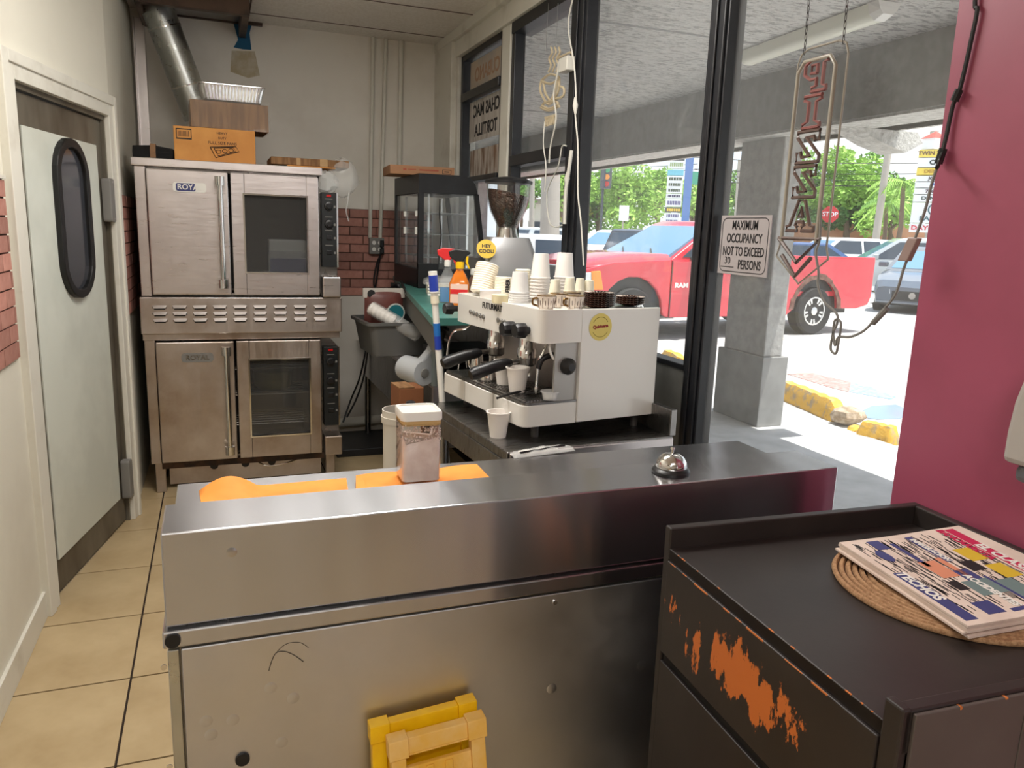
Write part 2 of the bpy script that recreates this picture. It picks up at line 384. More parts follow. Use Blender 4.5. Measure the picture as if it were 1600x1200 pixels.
# walls
def wall_seg(name, a, b, th, z0, z1, m, side=-1):
    a = Vector((a[0], a[1], 0)); b = Vector((b[0], b[1], 0)); d = (b-a).normalized(); n = Vector((-d.y, d.x, 0))*th
    mb = MB().prism([(a.x, a.y), (b.x, b.y), (b.x+n.x, b.y+n.y), (a.x+n.x, a.y+n.y)], z0, z1); return mb
wl = MB()
A, B = Vector((WL[1][0], WL[1][1], 0)), Vector((WL[2][0], WL[2][1], 0)); AB = (B-A).normalized(); NB = Vector((AB.y, -AB.x, 0))   # into the room
def DU(u, off=0, z=0): q = A+AB*u+NB*off; return Vector((q.x, q.y, z))
LEN = (B-A).length; D0, D1, DH = .085, LEN-.075, 1.885
for a, b, z0, z1 in ((WL[0], WL[1], 0, CZ), (DU(0), DU(D0), 0, CZ), (DU(D1), DU(LEN), 0, CZ), (DU(D0), DU(D1), DH, CZ), (WL[2], WL[3], 0, CZ)):
    m_ = wall_seg('w', a, b, .12, z0, z1, M_WALL); wl.v_ = 0; wl.add([tuple(p) for p in m_.v], m_.f)
wall_left = struct('wall_left', wl, M_WALL)
struct('wall_left_side_room', MB().box(-3.6, .6, 0, -.655, .72, CZ), M_WALL)
struct('wall_left_dining', MB().box(-3.72, -4.6, 0, -3.6, .72, CZ), M_WALL)
struct('wall_rear', MB().box(-3.6, -4.72, 0, 1.62, -4.6, CZ), M_WALL)
wall_back = struct('wall_back', MB().box(-.55, BW, 0, 1.62, BW+.12, CZ), M_BACKW)
# the passage behind the swing door, dark
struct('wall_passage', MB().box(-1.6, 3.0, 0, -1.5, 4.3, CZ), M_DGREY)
# pink wall beside the entrance glass and the pieces of storefront wall further back
wall_right = struct('wall_right', MB().box(SX, -.35, 0, SX+.14, 1.31, CZ).box(SX, -4.6, 0, SX+.14, -3.6, CZ).box(SX, -3.6, 2.45, SX+.14, -.35, CZ).box(SX, -3.6, 0, SX+.14, -.35, .55), M_PINK)
# bulkhead below the far windows, corner jamb and header, painted white / grey
struct('wall_right_bulkhead', MB().box(SX+.005, 2.215, 0, SX+.12, BW, .995), mat('bulkhead_grey', S(120, 120, 116), .5, c2=S(104, 104, 100), scale=4))
struct('trim_1', MB().box(SX-.055, 4.955, .9, SX+.12, BW, CZ).box(SX-.02, 4.915, .995, SX+.1, 4.96, 2.53), M_TRIM, bevel=.004)
struct('trim_2', MB().box(SX-.03, 1.31, 2.505, SX+.14, 4.96, CZ).box(SX-.06, 1.31, 2.60, SX, BW, CZ), M_TRIM, bevel=.004)
struct('trim_3', MB().box(SX-.01, 4.02, .995, SX+.03, 4.146, 2.51), M_TRIM, bevel=.005)
struct('baseboard_left', MB().prism([(WL[0][0], WL[0][1]), (WL[1][0]-.0, WL[1][1]-.005), (WL[1][0]+.012, WL[1][1]-.005), (WL[0][0]+.012, WL[0][1])], 0, .10), M_TRIM, bevel=.002)

# brick-print wainscot: single bricks on a mortar sheet
BZ0, BZ1, NR = .972, 1.556, 10
bh = (BZ1-BZ0)/NR; bl = .178
brick_me = MB().box(-bl/2+.003, 0, .003, bl/2-.003, -.007, bh-.003).mesh('brick'); 
half_me = {}
def bricks(parent, a, b, flip=1):
    a = Vector((a[0], a[1], 0)); b = Vector((b[0], b[1], 0)); d = (b-a).normalized(); L = (b-a).length; n = Vector((d.y, -d.x, 0))*flip; ang = math.atan2(d.y, d.x)
    q = MB(); q.prism([(a.x, a.y), (b.x, b.y), (b.x+n.x*.003, b.y+n.y*.003), (a.x+n.x*.003, a.y+n.y*.003)], BZ0, BZ1); part('mortar_sheet', q, M_MORTAR, parent)
    for r in range(NR):
        off = (r % 2)*bl/2; k = 0
        while True:
            s0 = max(0, k*bl-off); s1 = min(L, (k+1)*bl-off); k += 1
            if s0 >= L: break
            if s1-s0 < .02: continue
            key = round((s1-s0), 3)
            if key not in half_me: half_me[key] = MB().box(-key/2+.003, 0, .003, key/2-.003, -.007, bh-.003).mesh('brick')
            o = put('brick', half_me[key], M_BRICK, parent); c = a+d*((s0+s1)/2)+n*.003
            o.location = (c.x, c.y, BZ0+r*bh); o.rotation_euler = (random.uniform(-.03, .03), 0, ang if flip > 0 else ang+math.pi)
bricks(wall_back, (.60, BW), (1.44, BW))
bricks(wall_left, (-.6375, 2.25), (WL[1][0]-.001, 2.985), 1)
bricks(wall_left, (WL[2][0]+.001, 4.16), (WL[3][0], BW-.02), 1)
single('wainscot_cap', MB().box(-.648, 2.25, BZ1, -.618, 2.985, BZ1+.012), M_TRIM, 'thin white cap strip over the brick panel at the left edge', 'trim strip')

# swing door in the angled piece of the left wall
dr = thing('door_1', None, None, DU(0)); dr['kind'] = 'structure'
FD = frame(DU(0), AB, (0, 0, 1))           # local x along the wall, y up, z into the room... right-handed: AB x up
if FD.col[2].to_3d().dot(NB) < 0: SGN = -1
else: SGN = 1
def dbox(mb, u0, u1, o0, o1, z0, z1):
    P = [DU(u0, o0), DU(u1, o0), DU(u1, o1), DU(u0, o1)]; return mb.prism([(p.x, p.y) for p in P], z0, z1)
c = MB(); dbox(c, -.005, D0, 0, .022, 0, 1.965); dbox(c, D1, LEN, 0, .022, 0, 1.965); dbox(c, D0, D1, 0, .022, DH, 1.965)
dbox(c, -.012, D0-.05, 0, .030, 0, 1.975); dbox(c, D1+.05, LEN+.004, 0, .030, 0, 1.975); dbox(c, D0-.05, D1+.05, 0, .030, 1.935, 1.975)
part('casing', c, M_TRIM, dr, True, bevel=.003)
j = MB(); dbox(j, D0, D0+.012, -.11, .0, 0, DH); dbox(j, D1-.012, D1, -.11, 0, 0, DH); dbox(j, D0, D1, -.11, 0, DH-.02, DH); part('jamb', j, M_DOORF, dr, True)
d0, d1 = D0+.016, D1-.016
leaf = MB(); dbox(leaf, d0, d1, -.055, -.015, .012, DH-.025); lf = part('door_leaf', leaf, M_DOORF, dr, True)
pn = MB(); dbox(pn, d0+.075, d1-.075, -.016, -.008, .14, DH-.135); part('panel', pn, M_DOORP, lf, True, bevel=.002)
q0 = DU(0, -.008)
def dpx(px, py):
    p = PP(px, py, q0, NB); return (p-A).dot(AB), p.z
ul, zt = dpx(80, 260); ur, zt2 = dpx(136, 330); ztop = dpx(104, 216)[1]; zbot = dpx(118, 466)[1]
cu, cz_, ww, hh = (ul+ur)/2, (ztop+zbot)/2, (ur-ul), (ztop-zbot)
def ring(w0, h0, w1, h1, o0, o1):
    a = rrect(w0, h0, w0/2*.96, 6, cu, cz_); b = rrect(w1, h1, w1/2*.94, 6, cu, cz_); n = len(a); vs = []; fs = []
    for k in range(n): vs += [DU(a[k][0], o0, a[k][1]), DU(a[k][0], o1, a[k][1]), DU(b[k][0], o1, b[k][1]), DU(b[k][0], o0, b[k][1])]
    for k in range(n):
        l = (k+1) % n
        for e in range(4): f = (e+1) % 4; fs.append((k*4+e, k*4+f, l*4+f, l*4+e))
    return MB().add(vs, fs)
part('window_gasket', ring(ww, hh, ww-.07, hh-.07, -.012, .014), M_RUBBER, lf, True, bevel=.004)
a = rrect(ww-.06, hh-.06, (ww-.06)/2*.94, 6, cu, cz_); n = len(a)
g = MB().add([DU(p[0], -.006, p[1]) for p in a]+[DU(p[0], -.002, p[1]) for p in a], [tuple(range(n)), tuple(range(n, 2*n))[::-1]]+[(i, (i+1) % n, n+(i+1) % n, n+i) for i in range(n)])
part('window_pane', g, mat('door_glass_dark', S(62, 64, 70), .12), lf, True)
for zz in (1.52, .22):
    h = MB(); P = rrect(.05, .19, .012, 3, d1-.018, zz); nn = len(P)
    h.add([DU(p[0], -.012, p[1]) for p in P]+[DU(p[0], .028, p[1]) for p in P], [tuple(range(nn)), tuple(range(nn, 2*nn))[::-1]]+[(i, (i+1) % nn, nn+(i+1) % nn, nn+i) for i in range(nn)])
    hg = part('hinge_cover', h, M_GREYP, dr, True, bevel=.004)
    sc = MB()
    for dz in (-.08, .08): sc.cyl(DU(d1-.018, .027, zz+dz), DU(d1-.018, .030, zz+dz), .004, 8)
    part('screw', sc, M_CHROME, hg, True)

# storefront windows: frames, panes (each window a thing of the setting)
def wframe(name, Y0, Y1, Z0, Z1, fw, bars=(), m=M_FRAME, pane=True, x0=SX+.0, x1=SX+.06, lab=None, rside=True, px_=SX+.05):
    t = thing(name, None, None, (SX, (Y0+Y1)/2, Z0)); t['kind'] = 'structure'
    f = MB()
    if rside: f.box(x0, Y0, Z0, x1, Y0+fw, Z1)
    f.box(x0, Y1-fw, Z0, x1, Y1, Z1).box(x0, Y0, Z1-fw, x1, Y1, Z1).box(x0, Y0, Z0, x1, Y1, Z0+fw)
    part('frame', f, m, t, True, bevel=.003)
    zs = [Z0+fw]+[z for b in bars for z in b]+[Z1-fw]
    for b in bars: part('glazing_bar', MB().box(x0-.012, Y0+fw, b[0], x1, Y1-fw, b[1]), m, t, True, bevel=.003)
    for k in range(0, len(zs), 2):
        part('pane', MB().box(px_, Y0+(fw if rside else 0), zs[k], px_+.006, Y1-fw, zs[k+1]), M_GLASS, t, True)
    return t
w1 = wframe('window_1', 4.146, 4.915, .995, 2.505, .035, ((2.225, 2.275), (1.735, 1.765)))
w2 = wframe('window_2', 3.24, 4.02, .995, 2.505, .045, ((1.782, 1.838),))
w3 = wframe('window_3', 2.208, 3.15, .995, 2.505, .02)
w4 = wframe("window_4", 1.31, 2.135, .0, 2.505, .010, rside=False, px_=SX+.030)
w5 = wframe('window_5', -3.6, -.35, .55, 2.45, .04)
struct('trim_4', MB().box(SX-.01, 3.15, .90, SX+.06, 3.24, 2.505).box(SX-.018, 3.19, .90, SX-.01, 3.215, 2.505), M_FRAME, bevel=.004)
struct('trim_5', MB().box(SX-.01, 2.135, 0, SX+.06, 2.208, 2.505).box(SX-.018, 2.165, 0, SX-.01, 2.18, 2.505).box(SX+.01, 2.128, 0, SX+.03, 2.135, 2.505), M_FRAME, bevel=.004)
struct('trim_6', MB().box(SX-.01, 1.31, 2.45, SX+.1, 4.0, 2.51), M_FRAME)

# ceiling troffers (the room's lamps, above and behind the camera)
for k, (tx, ty, tw_) in enumerate(TROFFERS):
    t = thing('ceiling_light', ['recessed ceiling light panel over the customer side of the counter', 'recessed ceiling light panel over the work space behind the counter', 'recessed ceiling light panel over the dining side'][k], 'ceiling light', (tx, ty, CZ-.03), group='ceiling light panels')
    part('frame', MB().box(tx-.60, ty-.30, CZ-.03, tx+.60, ty-.27, CZ-.007).box(tx-.60, ty+.27, CZ-.03, tx+.60, ty+.30, CZ-.007).box(tx-.60, ty-.27, CZ-.03, tx-.57, ty+.27, CZ-.007).box(tx+.57, ty-.27, CZ-.03, tx+.60, ty+.27, CZ-.007), M_WHITE, t, True)
    part('diffuser', MB().box(tx-.57, ty-.27, CZ-.022, tx+.57, ty+.27, CZ-.012), emit('diffuser_light', (1, .93, .82, 1), 2.0), t, True)
    ld = bpy.data.lights.new('panel_light', 'AREA'); ld.shape = 'RECTANGLE'; ld.size = 1.1; ld.size_y = .5; ld.energy = tw_; ld.color = (1, .965, .91)
    lo = link_obj(bpy.data.objects.new('panel_light', ld)); lo.parent = t; lo.location = (0, 0, -.002)
# ================================================================== OUTSIDE
GZ = -.05
M_CONC = mat('sidewalk_concrete', S(206, 206, 204), .8, c2=S(184, 184, 182), scale=5, lo=.35, hi=.7, bmp=.15, bscale=40)
M_ASPH = mat('lot_asphalt_pale', S(196, 194, 190), .85, c2=S(176, 174, 170), scale=7, lo=.35, hi=.7, bmp=.3, bscale=90)
M_STUC = mat('stucco_grey', S(226, 224, 220), .85, c2=S(172, 170, 168), scale=17, stretch=(1, 2.8, 1), lo=.51, hi=.58, bmp=.9, bscale=15, bdist=.03, detail=5)
M_STUCC = mat('stucco_column', S(178, 177, 174), .85, c2=S(164, 163, 160), scale=14, bmp=.5, bscale=30, bdist=.012)
M_STUCW = mat('stucco_white', S(214, 212, 206), .85, c2=S(190, 188, 182), scale=20, bmp=.8, bscale=22, bdist=.02)
M_STUCD = mat('stucco_dark_grey', S(136, 136, 134), .85, c2=S(124, 124, 122), scale=12, bmp=.3, bscale=40)
M_YCURB = mat('yellow_kerb_paint', S(226, 176, 60), .8, c2=S(170, 150, 118), scale=12, lo=.5, hi=.65, bmp=.4, bscale=40, bdist=.01)
struct('ground_sidewalk', MB().box(SX+.02, -8, -.3, 4.62, 30, -.002), M_CONC)
struct('ground_parking_lot', MB().box(4.62, -30, -.5, 140, 150, GZ).box(SX+.02, 30, -.5, 4.62, 150, GZ), M_ASPH)
# canopy: soffit, drop beam, roof edge
struct('ceiling_canopy', MB().box(SX+.14, -8, 2.62, 3.78, 30, 2.75), M_STUC)
struct('beam_canopy', MB().box(3.78, -8, 2.21, 4.12, 30, 2.85), M_STUCD)
struct('trim_canopy_bounce_lit', MB().box(3.80, -8, 2.195, 4.30, 30, 2.212).box(4.12, -8, 2.195, 4.34, 30, 3.0), M_STUCW)  # pale sheet under the beam paints in light bounced off the pavement
struct('roof_canopy', MB().box(SX+.02, -8, 2.85, 4.2, 30, 3.05).box(-4, -8, 2.85, SX+.1, 8, 3.05), M_STUCD)
struct('wall_storefront_upper', MB().box(SX, 1.31, CZ, SX+.14, 8, 2.9).box(SX, -8, CZ, SX+.14, 1.31, 2.9).box(SX, BW, 0, SX+.14, 30, 2.9), M_STUCD)
# soffit joints
struct('soffit_seams', MB().box(SX+.2, 4.15, 2.614, 3.78, 4.165, 2.621).box(SX+.2, 7.4, 2.614, 3.78, 7.415, 2.621), mat('seam_grey', S(150, 150, 150), .9))
# column with wider base
def column(Y0, lab):
    t = thing('canopy_column', lab, 'column', (4.03, Y0+.27, 0), group='stucco columns of the canopy')
    part('base', MB().box(3.93, Y0, 0, 4.17, Y0+.58, .555), mat('column_base_grey', S(150, 150, 148), .8, c2=S(136, 136, 134), scale=6), t, True, bevel=.006)
    part('shaft', MB().box(3.955, Y0+.03, .555, 4.13, Y0+.54, 2.2), M_STUCC, t, True, bevel=.01)
column(4.76, 'grey stucco column with wider base standing outside behind the occupancy sign')
column(11.9, 'grey stucco column further along the walk, seen past the display case')
# bracket under the roof edge
q = PY(1345, 222, 4.25)
single('canopy_bracket', MB().prism([(3.95, 2.197), (4.50, 2.197), (4.56, 2.13), (4.42, 2.06), (4.2, 2.11)], 4.12, 4.34, 'y'), M_STUCW, 'wedge shaped white bracket hanging under the canopy edge', 'bracket')
# fluorescent strip on the soffit
a, b = PZ(1170, 92, 2.58), PZ(1375, 20, 2.58)
t = thing('soffit_lamp', 'long pale fluorescent lamp fixed under the outdoor canopy', 'lamp', ((a+b)/2+Vector((0, 0, 0))))
d = (b-a).normalized(); n_ = Vector((-d.y, d.x, 0))
rings = []
for k in range(2):
    p = (a, b)[k]; rings.append([p+n_*x+Vector((0, 0, z)) for x, z in ((-.075, .036), (-.06, -.01), (-.03, -.035), (.03, -.035), (.06, -.01), (.075, .036))])
part('lens', MB().loft(rings), mat('lamp_lens_cream', S(246, 245, 228), .4), t, True, smooth=60)
for p, s in ((a, -1), (b, 1)):
    part('end_cap', MB().loft([[p+d*s*.0+n_*x+Vector((0, 0, z)) for x, z in ((-.08, .038), (-.065, -.014), (-.03, -.04), (.03, -.04), (.065, -.014), (.08, .038))], [p+d*s*.06+n_*x+Vector((0, 0, z)) for x, z in ((-.07, .038), (-.05, 0), (-.03, -.02), (.03, -.02), (.05, 0), (.07, .038))]]), M_WHITE, t, True)
# kerb stops in worn yellow paint
def kerb(px0, py0, px1, py1, h, lab, wd=.16):
    a = PZ(px0, py0, 0); b = PZ(px1, py1, 0); d = (b-a).normalized(); n = Vector((-d.y, d.x, 0)); rings = []
    N = 12
    for i in range(N+1):
        p = a+(b-a)*(i/N); e = .65 if i in (0, N) else 1; w_ = wd/2*(1+random.uniform(-.06, .06)); hh_ = h*e*(1+random.uniform(-.05, .05))
        rings.append([p+n*x+Vector((0, 0, z-.05)) for x, z in ((-w_, 0), (-w_*.85, hh_*.7), (-w_*.55, hh_), (w_*.55, hh_), (w_*.85, hh_*.7), (w_, 0))])
    return single('kerb_stop', MB().loft(rings), M_YCURB, lab, 'kerb', 'yellow kerb stops along the walk', smooth=40)
kerb(1040, 560, 1078, 582, .17, 'yellow kerb stop seen between the espresso machine and the black post')
kerb(1222, 612, 1312, 650, .17, 'long worn yellow kerb stop beyond the column')
def rock(px, py, r, m, lab, sq=.6):
    c = PZ(px, py, GZ); rings = []
    for i in range(5):
        th = math.pi*(i+.5)/5; rings.append([c+Vector((r*math.sin(th)*math.cos(a)*(1+random.uniform(-.2, .2)), r*.8*math.sin(th)*math.sin(a)*(1+random.uniform(-.2, .2)), r*sq*(1-math.cos(th))*.9)) for a in [2*math.pi*k/8 for k in range(8)]])
    return single('kerb_chunk', MB().loft(rings), m, lab, 'kerb chunk', 'broken kerb pieces')
rock(1322, 664, .15, mat('broken_concrete', S(196, 180, 160), .9, c2=S(150, 130, 104), scale=14, bmp=.5), 'broken pale concrete chunk between the two yellow kerb pieces')
rock(1335, 678, .07, M_YCURB, 'small yellow crumb of kerb below the broken concrete chunk')
rock(1297, 655, .06, M_YCURB, 'small yellow crumb at the end of the long kerb stop')
kerb(1345, 676, 1398, 688, .15, 'short broken yellow kerb stop end nearest the pink wall')
# painted marks on the lot
def flat(name, pts, m, lab, cat, z=GZ+.004):
    P = [PZ(x, y, z) for x, y in pts]; n = len(P)
    mb = MB().add(P+[p-Vector((0, 0, .003)) for p in P], [tuple(range(n)), tuple(range(n, 2*n))[::-1]]+[(i, (i+1) % n, n+(i+1) % n, n+i) for i in range(n)])
    return single(name, mb, m, lab, cat)
flat('painted_mark', [(1228, 584), (1270, 583), (1330, 597), (1326, 612), (1300, 606)], mat('lot_paint_red', S(176, 120, 112), .8, c2=S(170, 160, 154), scale=20, lo=.4, hi=.6), 'faded red paint patch on the parking lot', 'paint mark')
flat('painted_mark', [(1330, 597), (1360, 604), (1400, 620), (1393, 624), (1327, 612)], mat('lot_paint_blue', S(120, 170, 220), .7, c2=S(170, 190, 210), scale=20, lo=.4, hi=.6), 'faded blue paint patch beside the red patch', 'paint mark')
flat('puddle', [(1345, 643), (1362, 634), (1400, 632), (1420, 640), (1408, 654), (1370, 655), (1350, 652)], mat('puddle_water', S(120, 150, 180), .06), 'shallow puddle reflecting blue sky by the kerb', 'puddle')
flat('painted_line', [(1225, 585), (1225, 581), (1420, 573), (1420, 577)], mat('lot_line_cream', S(226, 214, 190), .8), 'pale painted bay line beyond the blue patch', 'paint line')
flat('painted_line', [(1190, 530), (1190, 526), (1420, 528), (1420, 533)], MATS['lot_line_cream'], 'pale painted bay line just beyond the truck shadow', 'paint line')
# grass strip with kerb beyond the truck
ga = [PZ(1345, 462, GZ), PZ(1400, 468, GZ)]
G0, G1 = PZ(1200, 461, GZ), PZ(1450, 463, GZ); gd = (G1-G0).normalized(); gn = Vector((-gd.y, gd.x, 0))
gk = MB(); P = [G0-gn*.12, G1-gn*.12, G1+gn*.1, G0+gn*.1]; gk.prism([(p.x, p.y) for p in P], GZ, .10)
single('island_kerb', gk, M_YCURB, 'yellow kerb edging the grass island behind the red pickup', 'kerb')
P = [G0+gn*.1, G1+gn*.1, G1+gn*1.9, G0+gn*1.9]; gb = MB().prism([(p.x, p.y) for p in P], GZ, .085)
for k in range(5000):
    p = G0+gd*random.uniform(0, (G1-G0).length)+gn*random.uniform(.12, 1.88); h = random.uniform(.05, .13); l = Vector((random.uniform(-.04, .04), random.uniform(-.04, .04), h)); s_ = Vector((random.uniform(-1, 1), random.uniform(-1, 1), 0))*.015
    b_ = Vector((p.x, p.y, .08)); gb.add([b_-s_, b_+s_, b_+l], [(0, 1, 2)])
o = single('grass_strip', gb, mat('grass_green', S(136, 176, 60), .8, c2=S(110, 150, 44), scale=9), 'strip of short green grass on the island behind the red pickup', 'grass'); o['kind'] = 'stuff'

# ------------------------------------------------------------------ vehicles
M_TYRE = mat('tyre_rubber', S(30, 30, 32), .8)
M_CARGL = mat('car_glass', S(48, 62, 76), .06, spec=.8)
M_CARGLB = mat('car_windscreen', S(96, 140, 170), .05, spec=.8)
M_CTRIM = mat('car_black_trim', S(28, 28, 30), .5)
M_TAIL = mat('tail_lamp_red', S(190, 30, 30), .2)
M_HEAD = mat('head_lamp_clear', S(220, 224, 226), .12)
M_AMBER = mat('amber_lamp', S(236, 150, 60), .2)
M_ALLOY = steel('alloy_rim', (.75, .75, .74, 1), .3, bmp=0)
def paint(name, c): return mat(name, c, .22, c2=tuple(x*.92 for x in c[:3])+(1,), scale=3, coat=.8)
def wheel(parent, x, y, r, w_, side, spokes=True):
    """side = +1: outside faces local +y"""
    mb = MB(); mb.M = Matrix.Translation((x, y, r)) @ Matrix.Rotation(-math.pi/2*side, 4, 'X')
    mb.lathe([(r*.60, -w_/2), (r*.9, -w_/2), (r, -w_*.36), (r, w_*.36), (r*.93, w_/2), (r*.62, w_/2), (r*.60, w_*.42)], 28)
    ty = part('wheel', mb, M_TYRE, parent, smooth=35)
    if spokes:
        k = MB(); k.M = mb.M; k.lathe([(r*.60, w_*.40), (r*.60, w_*.47), (r*.54, w_*.47), (r*.52, w_*.2)], 24, caps=False)
        for i in range(5):
            a = 2*math.pi*i/5+.3
            for da in (-.13, .13):
                k.add([(math.cos(a+da*.6)*r*.12, math.sin(a+da*.6)*r*.12, w_*.40), (math.cos(a+da*2.1)*r*.12, math.sin(a+da*2.1)*r*.12, w_*.40), (math.cos(a+da*2.2)*r*.56, math.sin(a+da*2.2)*r*.56, w_*.44), (math.cos(a+da*.5)*r*.56, math.sin(a+da*.5)*r*.56, w_*.44)], [(0, 1, 2, 3)])
        k.lathe([(r*.17, w_*.3), (r*.17, w_*.46), (r*.10, w_*.5)], 14)
        part('rim', k, M_ALLOY, ty, smooth=35)
    return ty
def car(name, lab, loc, rz, prof, belt, cab, wb, r, hw, paintm, group='parked cars', front=None, wheels=True, dark=False):
    """prof: [(x, z_hood/deck/roof line at belt height)...] lower body top line, front is +x.
       belt: lower body; cab: (x_rear_bottom, x_rear_top, x_front_top, x_front_bottom, z_roof)"""
    t = thing(name, lab, 'car', loc, rz, group)
    zb = .22; st = prof; rings = []
    for x, z in st:
        ex = (x-st[0][0])/(st[-1][0]-st[0][0]); nar = 1-.16*(max(0, abs(ex-.5)*2-.75)/.25)**2; W = hw*nar
        rings.append([(x, -W*.96, zb), (x, -W, zb+.18), (x, -W, z*.72), (x, -W*.95, z-.03), (x, -W*.80, z), (x, W*.80, z), (x, W*.95, z-.03), (x, W, z*.72), (x, W, zb+.18), (x, W*.96, zb)])
    b = part('body', MB().loft(rings), paintm, t, smooth=32)
    xr0, xr1, xf1, xf0, zr = cab; zb2 = belt
    tw = hw*.74; bw_ = hw*.93
    def ringc(e):   # cabin shell
        return [[(xr0, -bw_, zb2-.04), (xr0, bw_, zb2-.04), (xf0, bw_, zb2-.04), (xf0, -bw_, zb2-.04)], [(xr1, -tw, zr-.05), (xr1, tw, zr-.05), (xf1, tw, zr-.05), (xf1, -tw, zr-.05)], [(xr1+.12, -tw*.9, zr), (xr1+.12, tw*.9, zr), (xf1-.16, tw*.9, zr), (xf1-.16, -tw*.9, zr)]]
    cb = part('cabin', MB().loft(ringc(0)), paintm, t, smooth=25)
    def lerp(a, b, k): return a+(b-a)*k
    # side windows as panes set on the cabin flanks
    def sidepane(s, xa0, xa1, xb0, xb1, k0=.10, k1=.90):
        pts = []
        for xx0, xx1, k in ((xa0, xa1, k0), (xb0, xb1, k0), (xb0, xb1, k1), (xa0, xa1, k1)):
            y_ = s*(lerp(bw_, tw, k)+.012); pts.append((lerp(xx0, xx1, k), y_, lerp(zb2-.04, zr-.05, k)))
        inn = [(p[0], p[1]-s*.02, p[2]) for p in pts]
        return MB().add(pts+inn, [(0, 1, 2, 3), (7, 6, 5, 4), (0, 4, 5, 1), (1, 5, 6, 2), (2, 6, 7, 3), (3, 7, 4, 0)])
    mid = (xr1*.5+xf1*.5)-.05
    for s in (-1, 1):
        part('window', sidepane(s, xr0+.22, xr1+.18, mid-.05, mid-.05), M_CARGL, cb)
        part('window', sidepane(s, mid+.05, mid+.05, xf0-.22, xf1-.14), M_CARGL, cb)
    for xa, xb, nm, mm in ((xf0, xf1, 'windscreen', M_CARGLB), (xr0, xr1, 'rear_window', M_CARGL)):
        sg = 1 if nm == 'windscreen' else -1; pts = []
        for k, w0 in ((.1, lerp(bw_, tw, .1)), (.9, lerp(bw_, tw, .9))): pts += [(lerp(xa, xb, k)+sg*.015, -w0*.88, lerp(zb2-.04, zr-.05, k)), (lerp(xa, xb, k)+sg*.015, w0*.88, lerp(zb2-.04, zr-.05, k))]
        inn = [(p[0]-sg*.03, p[1], p[2]-.01) for p in pts]
        part(nm, MB().add(pts+inn, [(0, 1, 3, 2), (4, 6, 7, 5), (0, 4, 5, 1), (1, 5, 7, 3), (3, 7, 6, 2), (2, 6, 4, 0)]), mm, cb)
    x0, x1 = st[0][0], st[-1][0]; zf, zrr = st[-1][1], st[0][1]
    for s in (-1, 1):
        part('head_lamp', MB().add([(x1-.02+.03, s*hw*.50, zf*.74), (x1-.20, s*hw*.99, zf*.80), (x1-.26, s*hw*1.0, zf*.95), (x1+.005, s*hw*.52, zf*.92), (x1-.1, s*hw*.5, zf*.74), (x1-.3, s*hw*.9, zf*.8), (x1-.3, s*hw*.9, zf*.95), (x1-.1, s*hw*.52, zf*.92)], [(0, 1, 2, 3), (4, 7, 6, 5), (0, 4, 5, 1), (1, 5, 6, 2), (2, 6, 7, 3), (3, 7, 4, 0)]), M_HEAD, t)
        part('tail_lamp', MB().box(x0-.015, s*hw*.55, zrr*.74, x0+.2, s*hw*.935, zrr*.92), M_TAIL, t)
        part('mirror', MB().box(xf0-.42, s*hw*.95, zb2+.01, xf0-.28, s*(hw+.16), zb2+.14), paintm if not dark else M_CTRIM, t, bevel=.03)
    part('grille', MB().box(x1-.06, -hw*.46, zf*.50, x1+.02, hw*.46, zf*.86), M_CTRIM, t, bevel=.01)
    part('bumper', MB().box(x1-.10, -hw*.80, zb+.02, x1+.035, hw*.80, zf*.46), M_CTRIM if dark else paintm, t, bevel=.03)
    part('sill', MB().box(x0+.3, -hw*1.0, zb-.06, x1-.3, hw*1.0, zb+.05), M_CTRIM, t)
    em = MB(); em.M = Matrix.Translation((x1+.022, 0, zf*.70)) @ Matrix.Rotation(math.pi/2, 4, 'Y'); em.lathe([(.07, 0), (.07, .012)], 16); part('emblem', em, M_CHROME, t)
    xc = (x0+x1)/2+.05
    for dx in (-wb/2, wb/2):
        for s in (-1, 1):
            a_ = MB(); a_.M = Matrix.Translation((xc+dx, s*(hw-.005), r)) @ Matrix.Rotation(-math.pi/2*s, 4, 'X'); a_.lathe([(r*1.12, -.12), (r*1.12, .012)], 24); part('wheel_arch', a_, M_CTRIM, t)
            wheel(t, xc+dx, s*(hw-.085), r, .22, s)
    for s in (-1, 1):
        part('door_handle', MB().box(mid+.25, s*(hw-.02), zb2-.17, mid+.42, s*(hw+.012), zb2-.135), paintm, t); part('door_handle', MB().box(mid-.75, s*(hw-.02), zb2-.17, mid-.58, s*(hw+.012), zb2-.135), paintm, t)
    return t
SEDAN = dict(prof=[(-2.25, .86), (-2.1, .98), (-1.5, 1.0), (-.5, .95), (.6, .95), (1.1, .92), (1.7, .82), (2.15, .72), (2.28, .58)], belt=.95, cab=(-1.75, -1.0, .25, 1.15, 1.45), wb=2.65, r=.32, hw=.89)
SUV = dict(prof=[(-2.15, .95), (-2.05, 1.08), (-1.5, 1.1), (-.5, 1.06), (.6, 1.05), (1.0, 1.04), (1.6, .98), (2.1, .88), (2.22, .66)], belt=1.06, cab=(-2.05, -1.72, .15, 1.05, 1.66), wb=2.65, r=.35, hw=.91)
P_SIL = paint('car_paint_silver', S(196, 202, 204)); P_WHT = paint('car_paint_white', S(238, 240, 240)); P_GRY = paint('car_paint_grey', S(104, 112, 122)); P_BLU = paint('car_paint_blue', S(70, 100, 150)); P_DRK = paint('car_paint_dark', S(46, 52, 62)); P_REDC = paint('car_paint_red', S(190, 40, 46))
def G(px, py): p = PZ(px, py, GZ); return (p.x, p.y, GZ)
def at_dist(px, dist):          # ground point under a pixel column at a forward distance
    d = ray(px, 400); h = Vector((d.x, d.y, 0)).normalized(); return (h.x*dist, h.y*dist, GZ)
R_ = math.radians
